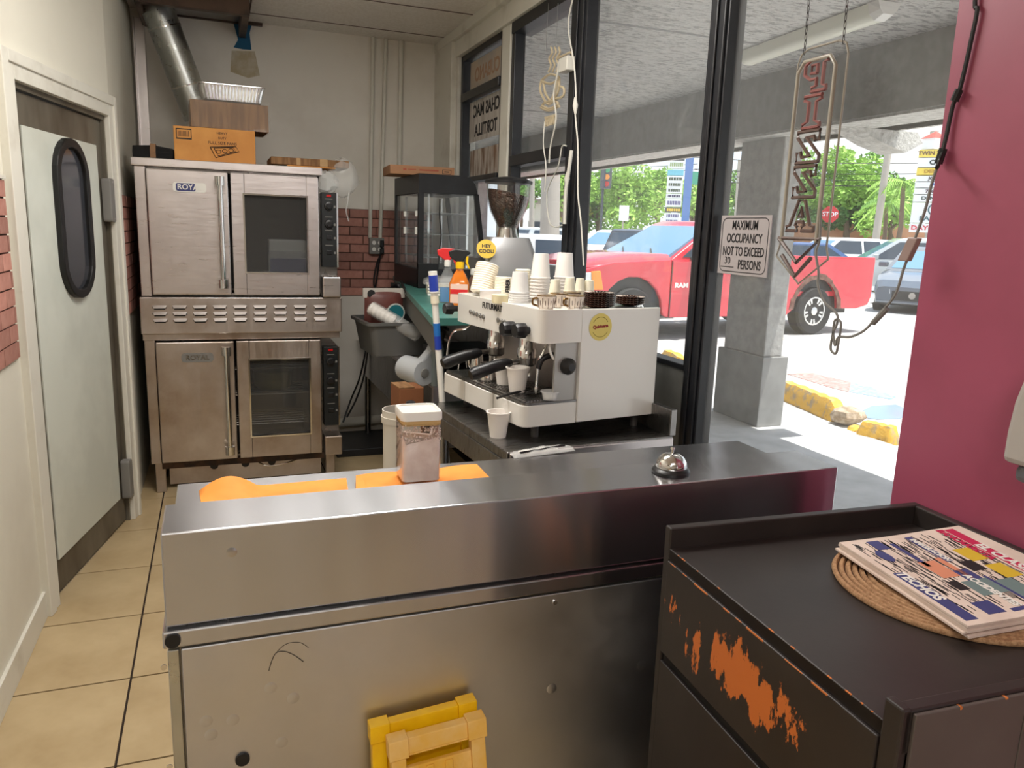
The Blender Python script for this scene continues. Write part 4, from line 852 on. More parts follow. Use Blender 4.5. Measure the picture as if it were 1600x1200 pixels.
# ================================================================== BACK OF THE SHOP: ovens and what stands on them
OY = 4.314
fx = lambda px, py: PY(px, py, OY).x
fz = lambda px, py: PY(px, py, OY).z
def oven(name, lab, zb, zt, top_lid, pale, dz):
    t = thing(name, lab, 'oven', (.14, OY+.45, zb))
    m = M_OVEN if pale else M_OVEND
    XL, XR, XC = -.35, .545, .64
    xg = fx(362, 400)
    part('body', MB().box(XL, OY+.05, zb, XR, OY+.92, zt).box(XR, OY+.05, zb, XC-.003, OY+.9, zt-.09), M_STAIND, t, True)
    part('left_post', MB().box(XL, OY, zb, XL+.05, OY+.05, zt), m, t, True, bevel=.003)
    part('side_sheet', MB().box(XL-.002, OY+.05, zb, XL, OY+.9, zt), M_STAIND, t, True)
    if top_lid: part('top_lid', MB().box(XL-.012, OY-.012, zt, XR+.01, OY+.93, zt+.04), m, t, True, bevel=.004)
    else: part('top_rail', MB().box(XL-.005, OY-.004, zt-.035, XC, OY+.05, zt), m, t, True, bevel=.003)
    d0, d1 = zb+.01, zt-(.012 if top_lid else .042)
    dl = part('door', MB().box(XL+.054, OY-.03, d0, xg-.006, OY+.02, d1), m, t, True, bevel=.005, label='plain steel oven door with a badge')
    # the badge
    bw_, bz = .155, d1-.082; bx = (XL+.054+xg)/2+.005
    b = MB(); b.M = frame((bx, OY-.031, bz), (1, 0, 0), (0, 0, 1)); b.prism(rrect(bw_, .048, .015, 4), 0, .003); bd = part('badge', b, M_GREYP if not pale else M_WHITE, dl, True)
    b = MB(); b.M = frame((bx, OY-.0345, bz), (1, 0, 0), (0, 0, 1))
    if pale:
        b.prism(rrect(.09, .038, .008, 3, -.018, 0), 0, .0006); part('badge_panel', b, M_INKB, dl, True)
        b = MB(); b.text('ROYAL', .036, frame((bx, OY-.036, bz), (1, 0, 0), (0, 0, 1)), bold=.0008); part('badge_lettering', b, M_WHITE, dl, True)
    else: b = MB(); b.text('ROYAL', .036, frame((bx, OY-.036, bz), (1, 0, 0), (0, 0, 1)), bold=.0008); part('badge_lettering', b, M_STAIND, dl, True)
    hx = xg-.045
    h = MB().cyl((hx, OY-.075, d0+.05), (hx, OY-.075, d1-.03), .0135, 14); hd = part('handle', h, M_CHROME, dl, True, smooth=40)
    for zz in (d0+.06, d1-.045):
        e = MB().cyl((hx, OY-.075, zz-.022), (hx, OY-.075, zz+.022), .025, 14).cyl((hx, OY-.075, zz), (hx, OY-.03, zz), .012, 10); part('handle_mount', e, M_CHROME, dl, True, smooth=40)
    # right door: frame round a window
    x0, x1 = xg+.006, fx(498, 400)-.001; wx0, wx1 = x0+.065, x1-.062; wz0, wz1 = d0+.12, d1-.105
    R = MB().box(x0, OY-.03, d0, wx0, OY+.02, d1).box(wx1, OY-.03, d0, x1, OY+.02, d1).box(wx0, OY-.03, d0, wx1, OY+.02, wz0).box(wx0, OY-.03, wz1, wx1, OY+.02, d1)
    rd = part('door', R, m, t, True, bevel=.003, label='oven door with a large window')
    tr = MB().box(wx0-.008, OY-.035, wz0-.008, wx0, OY-.02, wz1+.008).box(wx1, OY-.035, wz0-.008, wx1+.008, OY-.02, wz1+.008).box(wx0, OY-.035, wz0-.008, wx1, OY-.02, wz0).box(wx0, OY-.035, wz1, wx1, OY-.02, wz1+.008)
    part('window_trim', tr, M_CHROME, rd, True)
    part('window_pane', MB().box(wx0, OY-.012, wz0, wx1, OY-.008, wz1), M_GLASSD, rd, True)
    # cavity
    cv = MB().box(wx0-.35, OY+.44, d0+.02, wx1+.02, OY+.45, d1-.02).box(wx0-.35, OY+.021, d0+.02, wx1+.02, OY+.45, d0+.03).box(wx1+.01, OY+.021, d0, wx1+.02, OY+.45, d1-.02)
    part('cavity', cv, mat('oven_cavity', S(84, 78, 72), .4, metal=.3), t, True)
    # the body box is hollow behind the window: rebuild as front frame
    # control strip
    cp = part('control_panel', MB().box(XR+.003, OY-.012, zb+.16, XC-.012, OY+.05, zt-.085), mat('control_panel_black', S(24, 28, 30), .4), t, True, bevel=.003)
    part('panel_edge', MB().box(XC-.012, OY-.012, zb+.16, XC-.004, OY+.05, zt-.085), M_CHROME, t, True)
    part('kick_plate', MB().box(XR, OY-.06, zb+.0, XC, OY+.06, zb+.11), m, t, True, bevel=.006)
    cx = (XR+XC)/2-.006
    for k, f in enumerate((.18, .42, .60, .80)):
        zz = zt-.085-(zt-zb-.245)*f
        if k in (0, 1):
            kb = MB(); kb.M = frame((cx, OY-.012, zz), (1, 0, 0), (0, 0, 1)); kb.lathe([(.024, 0), (.022, .012), (.014, .014), (.013, .024)], 16); part('knob', kb, M_BLACK, cp, True, smooth=40)
        else:
            part('switch', MB().box(cx-.014, OY-.020, zz-.011, cx+.014, OY-.012, zz+.011), M_BLACK, cp, True, bevel=.002)
        part('marking', MB().box(cx-.02, OY-.0126, zz+.036, cx+.02, OY-.012, zz+.040).box(cx+.026, OY-.0126, zz-.008, cx+.036, OY-.012, zz+.004), M_GREYP, cp, True)
    part('pilot_light', MB().box(cx-.012, OY-.016, zt-.108, cx+.012, OY-.012, zt-.096), M_TAIL, cp, True)
    return t, (wx0, wx1, wz0, wz1)
# hollow bodies: panels instead of one block behind the windows
def hollow(t):
    pass
up_o, W1 = oven('convection_oven', 'upper steel convection oven with a blue and white badge on its left door', 1.06, 1.70, True, True, 0)
lo_o, W2 = oven('convection_oven', 'lower stained steel convection oven with racks behind its window', .17, .866, False, False, 0)
for t in (up_o, lo_o):
    for ch in t.children:
        if ch.name.startswith('body'):
            me = ch.data; inv = wmat(t).inverted(); zb = t.location.z; zt = 1.70 if t is up_o else .866
            q = MB().box(-.35, OY+.05, zb, -.34, OY+.92, zt).box(.545, OY+.05, zb, .637, OY+.9, zt-.09).box(-.34, OY+.91, zb, .545, OY+.92, zt).box(-.34, OY+.05, zb, .545, OY+.91, zb+.012).box(-.34, OY+.05, zt-.012, .545, OY+.91, zt).box(.535, OY+.05, zb, .545, OY+.91, zt)
            nm = q.mesh('body', inv); nm.materials.append(M_STAIND); ch.data = nm
# louvred panel of the upper oven
vz0, vz1 = .868, 1.056
vp_ = part('vent_panel', MB().box(-.358, OY-.035, vz0, .648, OY+.6, vz1), M_OVEND, up_o, True, bevel=.004)
for r in range(3):
    for k in range(9):
        x = fx(250+k*(499-250)/8, 480); z = fz(350, 479+r*10)
        l = MB(); l.M = Matrix.Translation((x, OY-.035, z)); l.loft([[(-.034, 0, -.006), (-.034, -.001, .008), (-.034, 0, .01)], [(-.026, -.001, -.006), (-.026, -.011, -.004), (-.026, 0, .011)], [(.026, -.001, -.006), (.026, -.011, -.004), (.026, 0, .011)], [(.034, 0, -.006), (.034, -.001, .008), (.034, 0, .01)]])
        part('louvre', l, M_OVEN, vp_, True, smooth=50)
        part('louvre_slot', MB().box(x-.026, OY-.037, z-.012, x+.026, OY-.034, z-.005), M_BLACK, vp_, True)
# racks and a pot seen in the lower oven
for f in (.12, .52, .86):
    z = W2[2]+(W2[3]-W2[2])*f; r = MB()
    for k in range(7): r.cyl((W2[0]-.1, OY+.04+k*.055, z), (W2[1]+.012, OY+.04+k*.055, z), .003, 5)
    part('rack', r, M_CHROME, lo_o, True)
z0_ = W2[2]+(W2[3]-W2[2])*.52+.003
pc = Vector((W2[0]+.13, OY+.2, z0_)); single('cooking_pot', MB().lathe([(.085, 0), (.10, .02), (.105, .10), (.11, .105), (.095, .10), (.09, .02)], 24, pc), mat('pot_olive', S(160, 150, 96), .4, metal=.4), 'round metal pot on the rack inside the lower oven', 'pot', smooth=40)
# packages kept in the upper oven
pk = thing('storage_package', 'white and blue wrapped package inside the upper oven', 'package', ((W1[0]+W1[1])/2+.05, OY+.12, 1.085))
part('white_part', MB().box(W1[1]-.19, OY+.06, 1.09, W1[1]+.005, OY+.2, W1[2]+.17), M_WHITE, pk, True, bevel=.01)
part('blue_part', MB().box(W1[1]-.188, OY+.052, 1.09, W1[1]+.003, OY+.06, W1[2]+.07), M_BLUE, pk, True, bevel=.003)
part('film_wrap', MB().box(W1[1]-.194, OY+.046, 1.088, W1[1]+.008, OY+.052, W1[2]+.11), M_FILM, pk, True)
# legs and burner space under the lower oven
lg = MB()
for x in (-.335, .56):
    for y in (OY+.03, OY+.8): part('leg', MB().box(x, y, 0, x+.05, y+.05, .17), M_OVEND, lo_o, True, bevel=.004)
part('burner_skirt', MB().box(-.30, OY+.015, .135, .55, OY+.04, .168), mat('grimy_iron', S(52, 42, 36), .6, metal=.4, c2=S(84, 60, 44), scale=14), lo_o, True)
part('burner_box', MB().box(-.27, OY+.10, .02, .54, OY+.14, .135), M_OVEND, lo_o, True)
for px in (335, 385, 427):
    x = fx(px, 740); part('burner_hole', MB().cyl((x, OY+.097, .11), (x, OY+.12, .11), .022, 14), M_BLACK, lo_o, True)
part('gas_tube', MB().tube(smooth_path([(fx(400, 735), OY+.08, .13), (fx(420, 742), OY+.05, .10), (fx(450, 738), OY+.05, .11), (fx(480, 728), OY+.08, .135)]), .005, 6), M_CHROME, lo_o, True)

# on top of the upper oven
TZ = 1.742
def put_box(px0, px1, Y, d, h, z, rz=0):
    a, b = PY(px0, 230, Y), PY(px1, 230, Y); return a.x, b.x
x0, x1 = PY(273, 235, OY+.08).x, PY(400, 240, OY+.08).x; h = PY(330, 200, OY+.08).z-TZ
ob = thing('carton', 'orange cardboard carton with printed tray drawing lying on the upper oven', 'box', ((x0+x1)/2, OY+.22, TZ), R_(-1))
part('carton_body', MB().box(-(x1-x0)/2, -.14, 0, (x1-x0)/2, .16, h), M_CARDO, ob, bevel=.003)
pr_ = MB()
W_ = x1-x0; xo = -W_/2
pr_.box(xo+.012, -.141, h*.62, xo+.085, -.14, h*.66).box(xo+.012, -.141, h*.90, xo+.085, -.14, h*.93).box(xo+.012, -.141, h*.62, xo+.016, -.14, h*.93).box(xo+.081, -.141, h*.62, xo+.085, -.14, h*.93)
for k in range(9): pr_.box(xo+.022+k*.006, -.141, h*.70, xo+.0245+k*.006, -.14, h*.86)
for tx_, s_, zz_ in (('HEAVY', .017, .86), ('DUTY', .015, .72), ('FULL SIZE PANS', .02, .57)): pr_.text(tx_, s_, frame((.035, -.1412, h*zz_), (1, 0, 0), (0, 0, 1)))
pts = [(-.025, h*.44), (.10, h*.50), (.115, h*.36), (0, h*.14), (-.025, h*.44)]
pr_.tube([(p[0], -.1405, p[1]) for p in pts], .0022, 4); pr_.tube([(p[0]*.75+.012, -.1405, p[1]*.75+h*.09) for p in pts], .0018, 4)
for k in range(3): pr_.tube([(.015+.03*k+.012*math.cos(a), -.1405, h*(.32+.03*k)+.009*math.sin(a)) for a in [i*math.pi/5 for i in range(11)]], .0015, 4)
part('print', pr_, M_INK, ob, kind='stuff')
# wrapped brown carton and foil tray behind / on it
z1 = TZ+h+.001
wb0, wb1 = PY(293, 190, OY+.30).x, PY(418, 190, OY+.30).x; hh2 = .135
wc = thing('carton', 'brown cardboard carton wrapped in clear film on top of the orange carton', 'box', ((wb0+wb1)/2, OY+.22, z1), R_(3))
part('carton_body', MB().box(-.19, -.12, 0, .19, .15, hh2), M_CARD, wc, bevel=.003)
rs = random.Random(3)
def fw_(u, v):
    return None
ff = MB()
for k in range(4):
    pass
wr = MB(); ring0 = rrect(.40, .29, .03, 4, 0, .015); rings = []
for kz in range(8): rings.append([(p[0]*(1+rs.uniform(-.02, .03)), p[1]*(1+rs.uniform(-.02, .03)), -.0+(hh2+.012)*kz/7) for p in ring0])
wr.loft(rings); part('film_wrap', wr, M_WRAP, wc, smooth=20)
z2 = z1+hh2+.014
tr_ = thing('foil_tray', 'crinkled aluminium foil tray on top of the wrapped carton', 'foil tray', ((wb0+wb1)/2+.02, OY+.24, z2), R_(2))
def tr_ring(w_, d_, z, cr): 
    pts = rrect(w_, d_, .03, 5); n = len(pts); out_ = []
    full = []
    for i in range(n):
        p, q = pts[i], pts[(i+1) % n]; m_ = max(1, int(math.dist(p, q)/.008))
        for k in range(m_): full.append((p[0]+(q[0]-p[0])*k/m_, p[1]+(q[1]-p[1])*k/m_))
    return full
base = tr_ring(.30, .2, 0, 0); n_ = len(base)
def scaled(s, z, cr): return [(p[0]*s*(1+cr*(1 if i % 2 else -1)), p[1]*s*(1+cr*(1 if i % 2 else -1)), z) for i, p in enumerate(base)]
tm = MB().loft([scaled(.92, .003, 0), scaled(.95, .0, .008), scaled(1.02, .05, .012), scaled(1.06, .075, .004), scaled(1.12, .078, 0), scaled(1.12, .074, 0), scaled(1.05, .072, .004), scaled(1.01, .05, .012), scaled(.94, .006, .008)], True)
part('tray', tm, M_FOIL, tr_)
# black bundle with a brown strap at the left end
bx0, bx1 = PY(206, 228, OY+.15).x, PY(272, 228, OY+.15).x
bb = thing('black_bundle', 'low black cloth bundle with a brown strap at the left end of the oven top', 'bundle', ((bx0+bx1)/2, OY+.2, TZ))
wdt = bx1-bx0-.01
part('bundle', MB().loft([[(-wdt/2, y, z) for y, z in ((-.10, .0), (-.11, .03), (-.08, .062), (.08, .064), (.11, .03), (.10, 0))], [(0, y, z) for y, z in ((-.11, 0), (-.12, .035), (-.09, .068), (.08, .066), (.12, .03), (.11, 0))], [(wdt/2, y, z) for y, z in ((-.10, 0), (-.11, .03), (-.08, .056), (.08, .06), (.11, .03), (.10, 0))]]), mat('black_cloth', S(18, 18, 19), .9), bb, smooth=60)
part('strap', MB().loft([[(x, y, z) for y, z in ((-.115, .0), (-.127, .035), (-.095, .075), (.08, .073), (.1, .02))] for x in (-.012, .014)]), mat('strap_brown', S(146, 112, 82), .9), bb)
# flat cardboard, crumpled clear bag at the right end
c0, c1 = PY(423, 247, OY+.12), PY(545, 254, OY+.12)
fc = thing('flat_carton', 'flattened brown cardboard hanging over the right end of the upper oven', 'box', ((c0.x+c1.x)/2, OY+.25, TZ+.001))
Lc = c1.x-c0.x
part('top_sheet', MB().box(-Lc/2, -.14, .012, Lc/2, .18, .050), M_CARD, fc, bevel=.003)
part('lower_flap', MB().sheet(lambda u, v: (-Lc*.30+u*Lc*.62, -.15+v*.25, .010-(.0 if u < .8 else .0)), 6, 3, .006), M_CARDO, fc)
part('edge_tape', MB().box(-Lc*.18, -.1405, .012, -.13*Lc, .18, .0505).box(Lc*.12, -.1405, .012, Lc*.22, .18, .0505), mat('tape_tan', S(176, 140, 92), .5), fc)
pb = PY(535, 278, OY+.15)
bag = MB(); rings = []; rs = random.Random(5)
for i in range(12):
    th = math.pi*(i+.5)/12; rings.append([pb+Vector((.085*math.sin(th)*math.cos(a)*(1+rs.uniform(-.12, .12)) - .06*(0), .07*math.sin(th)*math.sin(a), .105*math.cos(th)*(1+rs.uniform(-.06, .06)))) for a in [2*math.pi*k/20 for k in range(20)]])
bag.loft(rings)
p2 = PY(508, 285, OY+.13)
bag2 = MB(); rings = []
for i in range(9):
    th = math.pi*(i+.5)/9; rings.append([p2+Vector((.07*math.sin(th)*math.cos(a)*(1+rs.uniform(-.2, .2)), .05*math.sin(th)*math.sin(a)*(1+rs.uniform(-.2, .2)), .06*math.cos(th)*(1+rs.uniform(-.2, .2)))) for a in [2*math.pi*k/16 for k in range(16)]])
bag2.loft(rings)
pbg = thing('plastic_bag', 'crumpled clear plastic bag hanging off the end of the flattened cardboard', 'plastic bag', tuple(pb))
part('puffed_end', bag, M_FILM, pbg, True, smooth=25); part('gathered_end', bag2, film('clear_film_dense', (.88, .88, .86, 1), .5, .15), pbg, True, smooth=20)
part('tail', MB().tube(smooth_path([PY(545, 300, OY+.1), PY(543, 318, OY+.1), PY(541, 330, OY+.1), PY(545, 346, OY+.1)]), .004, 5), M_FILM, pbg, True)

# flue pipe, hood edge, corner channel, conduits, socket, paint scars on the back wall
fa, fb = PY(312, 185, 5.12), PY(236, -12, 5.05)
fl_ = thing('flue_pipe', 'slanting galvanised flue pipe rising behind the cartons', 'pipe', tuple(fa)); dirf = (fb-fa).normalized()
part('duct', MB().cyl(fa, fb, .088, 28), M_GALV, fl_, True, smooth=40)
for f in (.27, .73): p = fa+(fb-fa)*f; part('seam', MB().cyl(p-dirf*.004, p+dirf*.004, .091, 28), M_CHROME, fl_, True, smooth=40)
hd0 = PZ(390, 26, 2.56)
hm = mat('hood_dark_brown', S(66, 52, 46), .5, metal=.4, c2=S(96, 76, 64), scale=5)
hood = thing('extractor_hood', 'dark brown edge of an extractor hood under the ceiling', 'hood', (-.1, 4.9, 2.56))
part('rim', MB().box(-.34, hd0.y-.03, 2.56, hd0.x, hd0.y+.02, CZ).box(hd0.x-.04, hd0.y+.02, 2.56, hd0.x, BW, CZ).box(-.34, BW-.03, 2.635, hd0.x+.10, BW, CZ).box(-.34, hd0.y, 2.56, -.31, BW, CZ), hm, hood, True, bevel=.003)
part('underside', MB().box(-.31, hd0.y+.02, 2.64, hd0.x-.04, BW-.04, 2.65), M_STAIND, hood, True)
cx0, cx1 = PY(214, 150, BW).x, PY(232, 150, BW).x
single('corner_channel', MB().box(cx0, BW-.03, 0, cx1, BW, 2.6).box(cx0, BW-.06, 0, cx0+.01, BW-.03, 2.6), M_OVEN, 'tall steel corner channel in the back left corner', 'channel', bevel=.002)
for k, (pt, pb_, r) in enumerate((((583, 62), (578, 372), .013), ((603, 62), (594, 372), .013), ((627, 65), (622, 300), .016))):
    a, b = PY(*pt, BW-.02), PY(*pb_, BW-.02); a.z = CZ-.008
    if k == 2: b.z = 1.12
    single('conduit_pipe', MB().cyl(b, a, r, 10), M_TRIM, ['white conduit pipe, leftmost of three on the back wall', 'white conduit pipe, middle of three on the back wall', 'white conduit pipe nearest the display case on the back wall'][k], 'pipe', 'conduits on the back wall', smooth=40)
s0, s1 = PY(575, 371, BW), PY(598, 397, BW)
so = thing('socket_box', 'double electrical socket box on the brick panel', 'socket', ((s0.x+s1.x)/2, BW-.012, s1.z))
part('box', MB().box(s0.x, BW-.055, s1.z, s1.x, BW-.012, s0.z), M_GREYP, so, True, bevel=.006)
for x in (.3, .7):
    for z in (.3, .7): part('outlet', MB().cyl((s0.x+(s1.x-s0.x)*x, BW-.056, s1.z+(s0.z-s1.z)*z), (s0.x+(s1.x-s0.x)*x, BW-.059, s1.z+(s0.z-s1.z)*z), .014, 12), M_WHITE, so, True)
pl = thing('appliance_lead', 'two black power cords plugged into the socket box', 'cord', (s1.x-.02, BW-.06, 1.0))
part('plug', MB().box(s1.x-.035, BW-.085, s1.z+.05, s1.x-.008, BW-.058, s1.z+.095).box(s1.x-.035, BW-.085, s1.z+.005, s1.x-.008, BW-.058, s1.z+.04), M_BLACK, pl, True, bevel=.004)
for k, e in enumerate((583, 588)):
    part('cord', MB().tube(smooth_path([Vector((s1.x-.02, BW-.08, s1.z+.06-.04*k)), PY(592-k*3, 412, BW-.06), PY(588-k*4, 440, BW-.06), PY(e, 470, BW-.08), PY(574+k*4, 520, BW-.3), PY(572+k*3, 545, BW-.35), PY(562+k*6, 590, BW-.3), PY(548+k*8, 625, BW-.25), PY(536+k*6, 660-k*8, BW-.3)]), .006, 6), M_CORDB, pl, True)
# torn blue paper and bare patch high on the back wall
p = [PY(*q, BW-.002) for q in ((365, 37), (393, 40), (390, 52), (393, 78), (379, 77), (365, 74), (372, 62))]
bl_ = MB().add(p+[v+Vector((0, .0018, 0)) for v in p], [tuple(range(7)), tuple(range(7, 14))[::-1]]+[(i, (i+1) % 7, 7+(i+1) % 7, 7+i) for i in range(7)]); single('blue_paper_scrap', bl_, mat('paper_deep_blue', S(20, 92, 132), .7), 'torn deep blue patch high on the back wall', 'paper scrap')
p = [PY(*q, BW-.001) for q in ((362, 79), (398, 80), (406, 118), (388, 122), (360, 112))]
single('bare_patch', MB().add(p+[v+Vector((0, .0009, 0)) for v in p], [tuple(range(5)), tuple(range(5, 10))[::-1]]+[(i, (i+1) % 5, 5+(i+1) % 5, 5+i) for i in range(5)]), mat('bare_plaster', S(190, 176, 146), .9, c2=S(206, 198, 180), scale=12), 'tan bare plaster patch below the blue scrap', 'wall patch')
# ================================================================== COUNTER, CABINET, FRONT THINGS
CTZ = .90; CY = 1.417; CX0, CX1 = -.108, 1.432; LB = 1.572; WZ = .862; WYB = 1.812
ct = thing('service_counter', 'long stainless steel service counter with a raised front ledge', 'counter', ((CX0+CX1)/2, 1.6, 0))
fz0 = PY(252, 985, CY).z; sz0 = PY(246, 1017, CY-.008).z
for nm_, bx_ in (('ledge', (CX0, CY, fz0+.004, CX1, LB, CTZ)), ('work_top', (CX0+.012, LB, WZ-.04, CX1, WYB, WZ)), ('front_strip', (CX0-.006, CY-.008, sz0, CX1, CY+.12, fz0-.002))):
    box_uv(part(nm_, MB().box(*bx_), M_STEEL, ct, True, bevel=.003).data)
part('front_panel', MB().box(PY(287, 1100, CY+.004).x, CY+.004, .10, CX1-.01, CY+.02, sz0-.010), M_STEELP, ct, True, bevel=.003)
part('corner_plate', MB().box(CX0, CY+.004, .10, PY(286, 1100, CY+.004).x-.002, CY+.02, sz0-.010), M_GALV, ct, True, bevel=.002)
part('body', MB().box(CX0+.002, CY+.02, .10, CX1-.01, WYB-.02, WZ-.04), M_STAIND, ct, True)
part('end_sheet', MB().box(CX0, CY+.02, .10, CX0+.002, WYB-.02, WZ-.04), M_STEELP, ct, True)
for x in (CX0+.08, CX1-.1):
    for y in (CY+.08, WYB-.08): part('foot', MB().cyl((x, y, 0), (x, y, .10), .03, 12), M_BLACK, ct, True, smooth=40)
for px, py, r in ((270, 1001, .0135), (379, 1186, .0135)):
    p = PY(px, py, CY-.009 if py < 1100 else CY+.003); part('rubber_plug', MB().cyl(p, p+Vector((0, -.004, 0)), r, 20), M_RUBBER, ct, True, smooth=40)
for px, py in ((256, 1042), (265, 1198), (867, 941)):
    p = PY(px, py, CY+.004); part('screw', MB().cyl(p, p+Vector((0, -.003, 0)), .0055, 12), M_CHROME, ct, True, smooth=40)
for px, py in ((322, 1127), (364, 1125), (423, 1075), (458, 1091), (440, 1160), (700, 940), (862, 1076), (1002, 1040), (330, 1148)):
    p = PY(px, py, CY+.0038); d = MB(); d.M = frame(p, (1, 0, 0), (0, 0, 1)); d.lathe([(.014, -.0006), (.010, .0004), (.005, .0008), (.001, .0009)], 14); part('dent', d, M_STEELP, ct, True, smooth=80)
for px, py in ((362, 863), ):
    p = PY(px, py, CY); d = MB(); d.M = frame(p, (1, 0, 0), (0, 0, 1)); d.lathe([(.012, -.0006), (.008, .0005), (.004, .0009), (.001, .0010)], 14); part('dent', d, M_STEEL, ct, True, smooth=80)
sm = MB()
sm.tube(smooth_path([PY(x, y, CY+.0035) for x, y in ((420, 1048), (425, 1032), (432, 1020), (445, 1018), (460, 1024), (474, 1034))]), .0008, 4).tube(smooth_path([PY(x, y, CY+.0035) for x, y in ((433, 1018), (448, 1006), (468, 1004), (482, 1012))]), .0005, 4)
part('scuff_mark', sm, M_INK, ct, True)

# service bell
bp = PZ(1048, 738, CTZ)
be = thing('service_bell', 'small chrome call bell with a black base on the counter ledge', 'bell', tuple(bp))
part('base', MB().lathe([(.044, 0), (.045, .006), (.040, .012), (.030, .014)], 28), M_BLACK, be, smooth=40)
part('dome', MB().lathe([(.036, .012), (.0375, .016), (.035, .028), (.028, .039), (.017, .046), (.004, .048)], 28), M_CHROME, be, smooth=60)
part('button', MB().lathe([(.0035, .046), (.0035, .056), (.0055, .057), (.005, .062), (.001, .063)], 12), M_CHROME, be, smooth=60)
# orange sheets on the lower work top
def osheet(pts, lab, curl):
    P = [PZ(x, y, WZ+.002) for x, y in pts]
    def f(u, v):
        a = P[0].lerp(P[1], u); b = P[3].lerp(P[2], u); q = a.lerp(b, v); q.z = WZ+.004+(curl*max(0, math.sin(min(1, u*2.6)*math.pi))*v if curl else .003*math.sin(u*9))
        return q
    return f
f1 = osheet([(315, 790), (545, 772), (541, 748), (311, 768)], '', .028)
single('orange_envelope', MB().sheet(f1, 24, 4, .002), M_ORANGE, 'orange paper envelope curling up at its left end on the counter', 'envelope', 'orange envelopes', smooth=60)
f2 = osheet([(556, 768), (765, 748), (745, 727), (556, 744)], '', 0)
oe = thing('orange_envelope', 'flat orange paper envelope under the clear flour container', 'envelope', tuple(f2(.5, .5)), group='orange envelopes')
part('sheet', MB().sheet(f2, 16, 3, .002), M_ORANGE, oe, True, smooth=60)
a, b, c_, d = [PZ(x, y, WZ+.012) for x, y in ((556, 766), (574, 766), (566, 746), (556, 745))]
part('folded_corner', MB().add([a, b, c_, d]+[v-Vector((0, 0, .002)) for v in (a, b, c_, d)], [(0, 1, 2, 3), (7, 6, 5, 4), (0, 4, 5, 1), (1, 5, 6, 2), (2, 6, 7, 3), (3, 7, 4, 0)]), M_ORANGE, oe, True)
# clear container with powder
ca = PZ(640, 757, WZ+.009); yc = ca.y+.045
xa, xb = PY(630, 740, ca.y).x, PY(690, 740, ca.y).x; hx = (xb-xa)/2; zt = PY(660, 655, ca.y).z; H_ = zt-(WZ+.009)
pc = thing('flour_container', 'tall clear square container with a white lid, half full of pale powder', 'container', ((xa+xb)/2, ca.y+hx, WZ+.009), R_(-2))
part('jar', MB().loft([[(p[0], p[1], z) for p in rrect(2*hx*s, 2*hx*s, .012, 4)] for s, z in ((.94, 0), (1, .01), (1, H_-.012), (.98, H_-.012), (.97, .004), (.9, .004))]), M_CLEAR, pc, smooth=50)
part('powder', MB().loft([[(p[0]*.965, p[1]*.965, z+(.010*math.sin(i*1.3) if z > .05 else 0)) for i, p in enumerate(rrect(2*hx, 2*hx, .012, 4))] for z in (.005, H_*.66)]), mat('powder_pinkish', S(238, 218, 208), .95, c2=S(228, 204, 194), scale=30, bmp=.4, bscale=120), pc, smooth=40)
dm = MB(); rs = random.Random(9)
for k in range(520):
    s_ = rs.choice((0, 1, 2, 3)); u_ = rs.uniform(-.92, .92)*hx; z_ = H_*(.66+.26*rs.random()**1.8); q = .0009*rs.uniform(.4, 1.8); off = hx*.966
    x_, y_ = ((u_, -off), (u_, off), (-off, u_), (off, u_))[s_]; dm.box(x_-q, y_-q*.6, z_-q, x_+q, y_+q*.6, z_+q)
o = part('powder_specks', dm, MATS['powder_pinkish'], pc); o['kind'] = 'stuff'
part('seal', MB().loft([[(p[0], p[1], z) for p in rrect(2*hx*1.0, 2*hx*1.0, .012, 4)] for z in (H_-.016, H_-.003)]), mat('seal_tan', S(196, 160, 104), .6), pc)
part('lid', MB().loft([[(p[0], p[1], z) for p in rrect(2*hx*s, 2*hx*s, .014, 4)] for s, z in ((1.05, H_-.004), (1.06, H_), (1.06, H_+.012), (1.03, H_+.016), (.9, H_+.016), (.88, H_+.013))]), M_WHITE, pc, smooth=40)

# wrapped cutlery on the work top
ka, kb = PZ(800, 712, WZ+.002), PZ(895, 700, WZ+.002)
kp = thing('cutlery_packet', 'clear film packet of cutlery and napkin lying on the counter', 'cutlery packet', tuple((ka+kb)/2)); dk = kb-ka
def fk(u, v):
    q = ka+dk*u+Vector((.006, .05, 0))*(v-.5); q.z = WZ+.003+.014*math.sin(math.pi*u)**.5*math.sin(math.pi*v)+.003*math.sin(23*u)*math.sin(9*v); return q
part('film', MB().sheet(fk, 20, 8, .002), M_FILM, kp, True, smooth=20)
part('napkin', MB().sheet(lambda u, v: ka+dk*(.12+.6*u)+Vector((0, .025, 0))*(v-.5)+Vector((0, 0, .008)), 6, 3, .005), M_WHITE, kp, True)
part('fork', MB().tube([ka+dk*.1+Vector((0, -.012, .009)), ka+dk*.85+Vector((0, -.004, .012))], .003, 6), M_BLACK, kp, True)

# cabinet beside the pink wall
cz = .865; th = R_(-3.3)
cA = PZ(1040, 820, cz); cB = PZ(1435, 783, cz)
cw = (Vector((cB.x, cB.y, 0))-Vector((cA.x, cA.y, 0))).length; 
cb_ = thing('side_cabinet', 'dark brown painted cabinet with a scraped drawer front, along the pink wall', 'cabinet', (cA.x, cA.y, 0), th)
CD = .615; SZ = .822; rt_ = .022
W_ = min(cw, (1.498-cA.x)/math.cos(th)-.0)
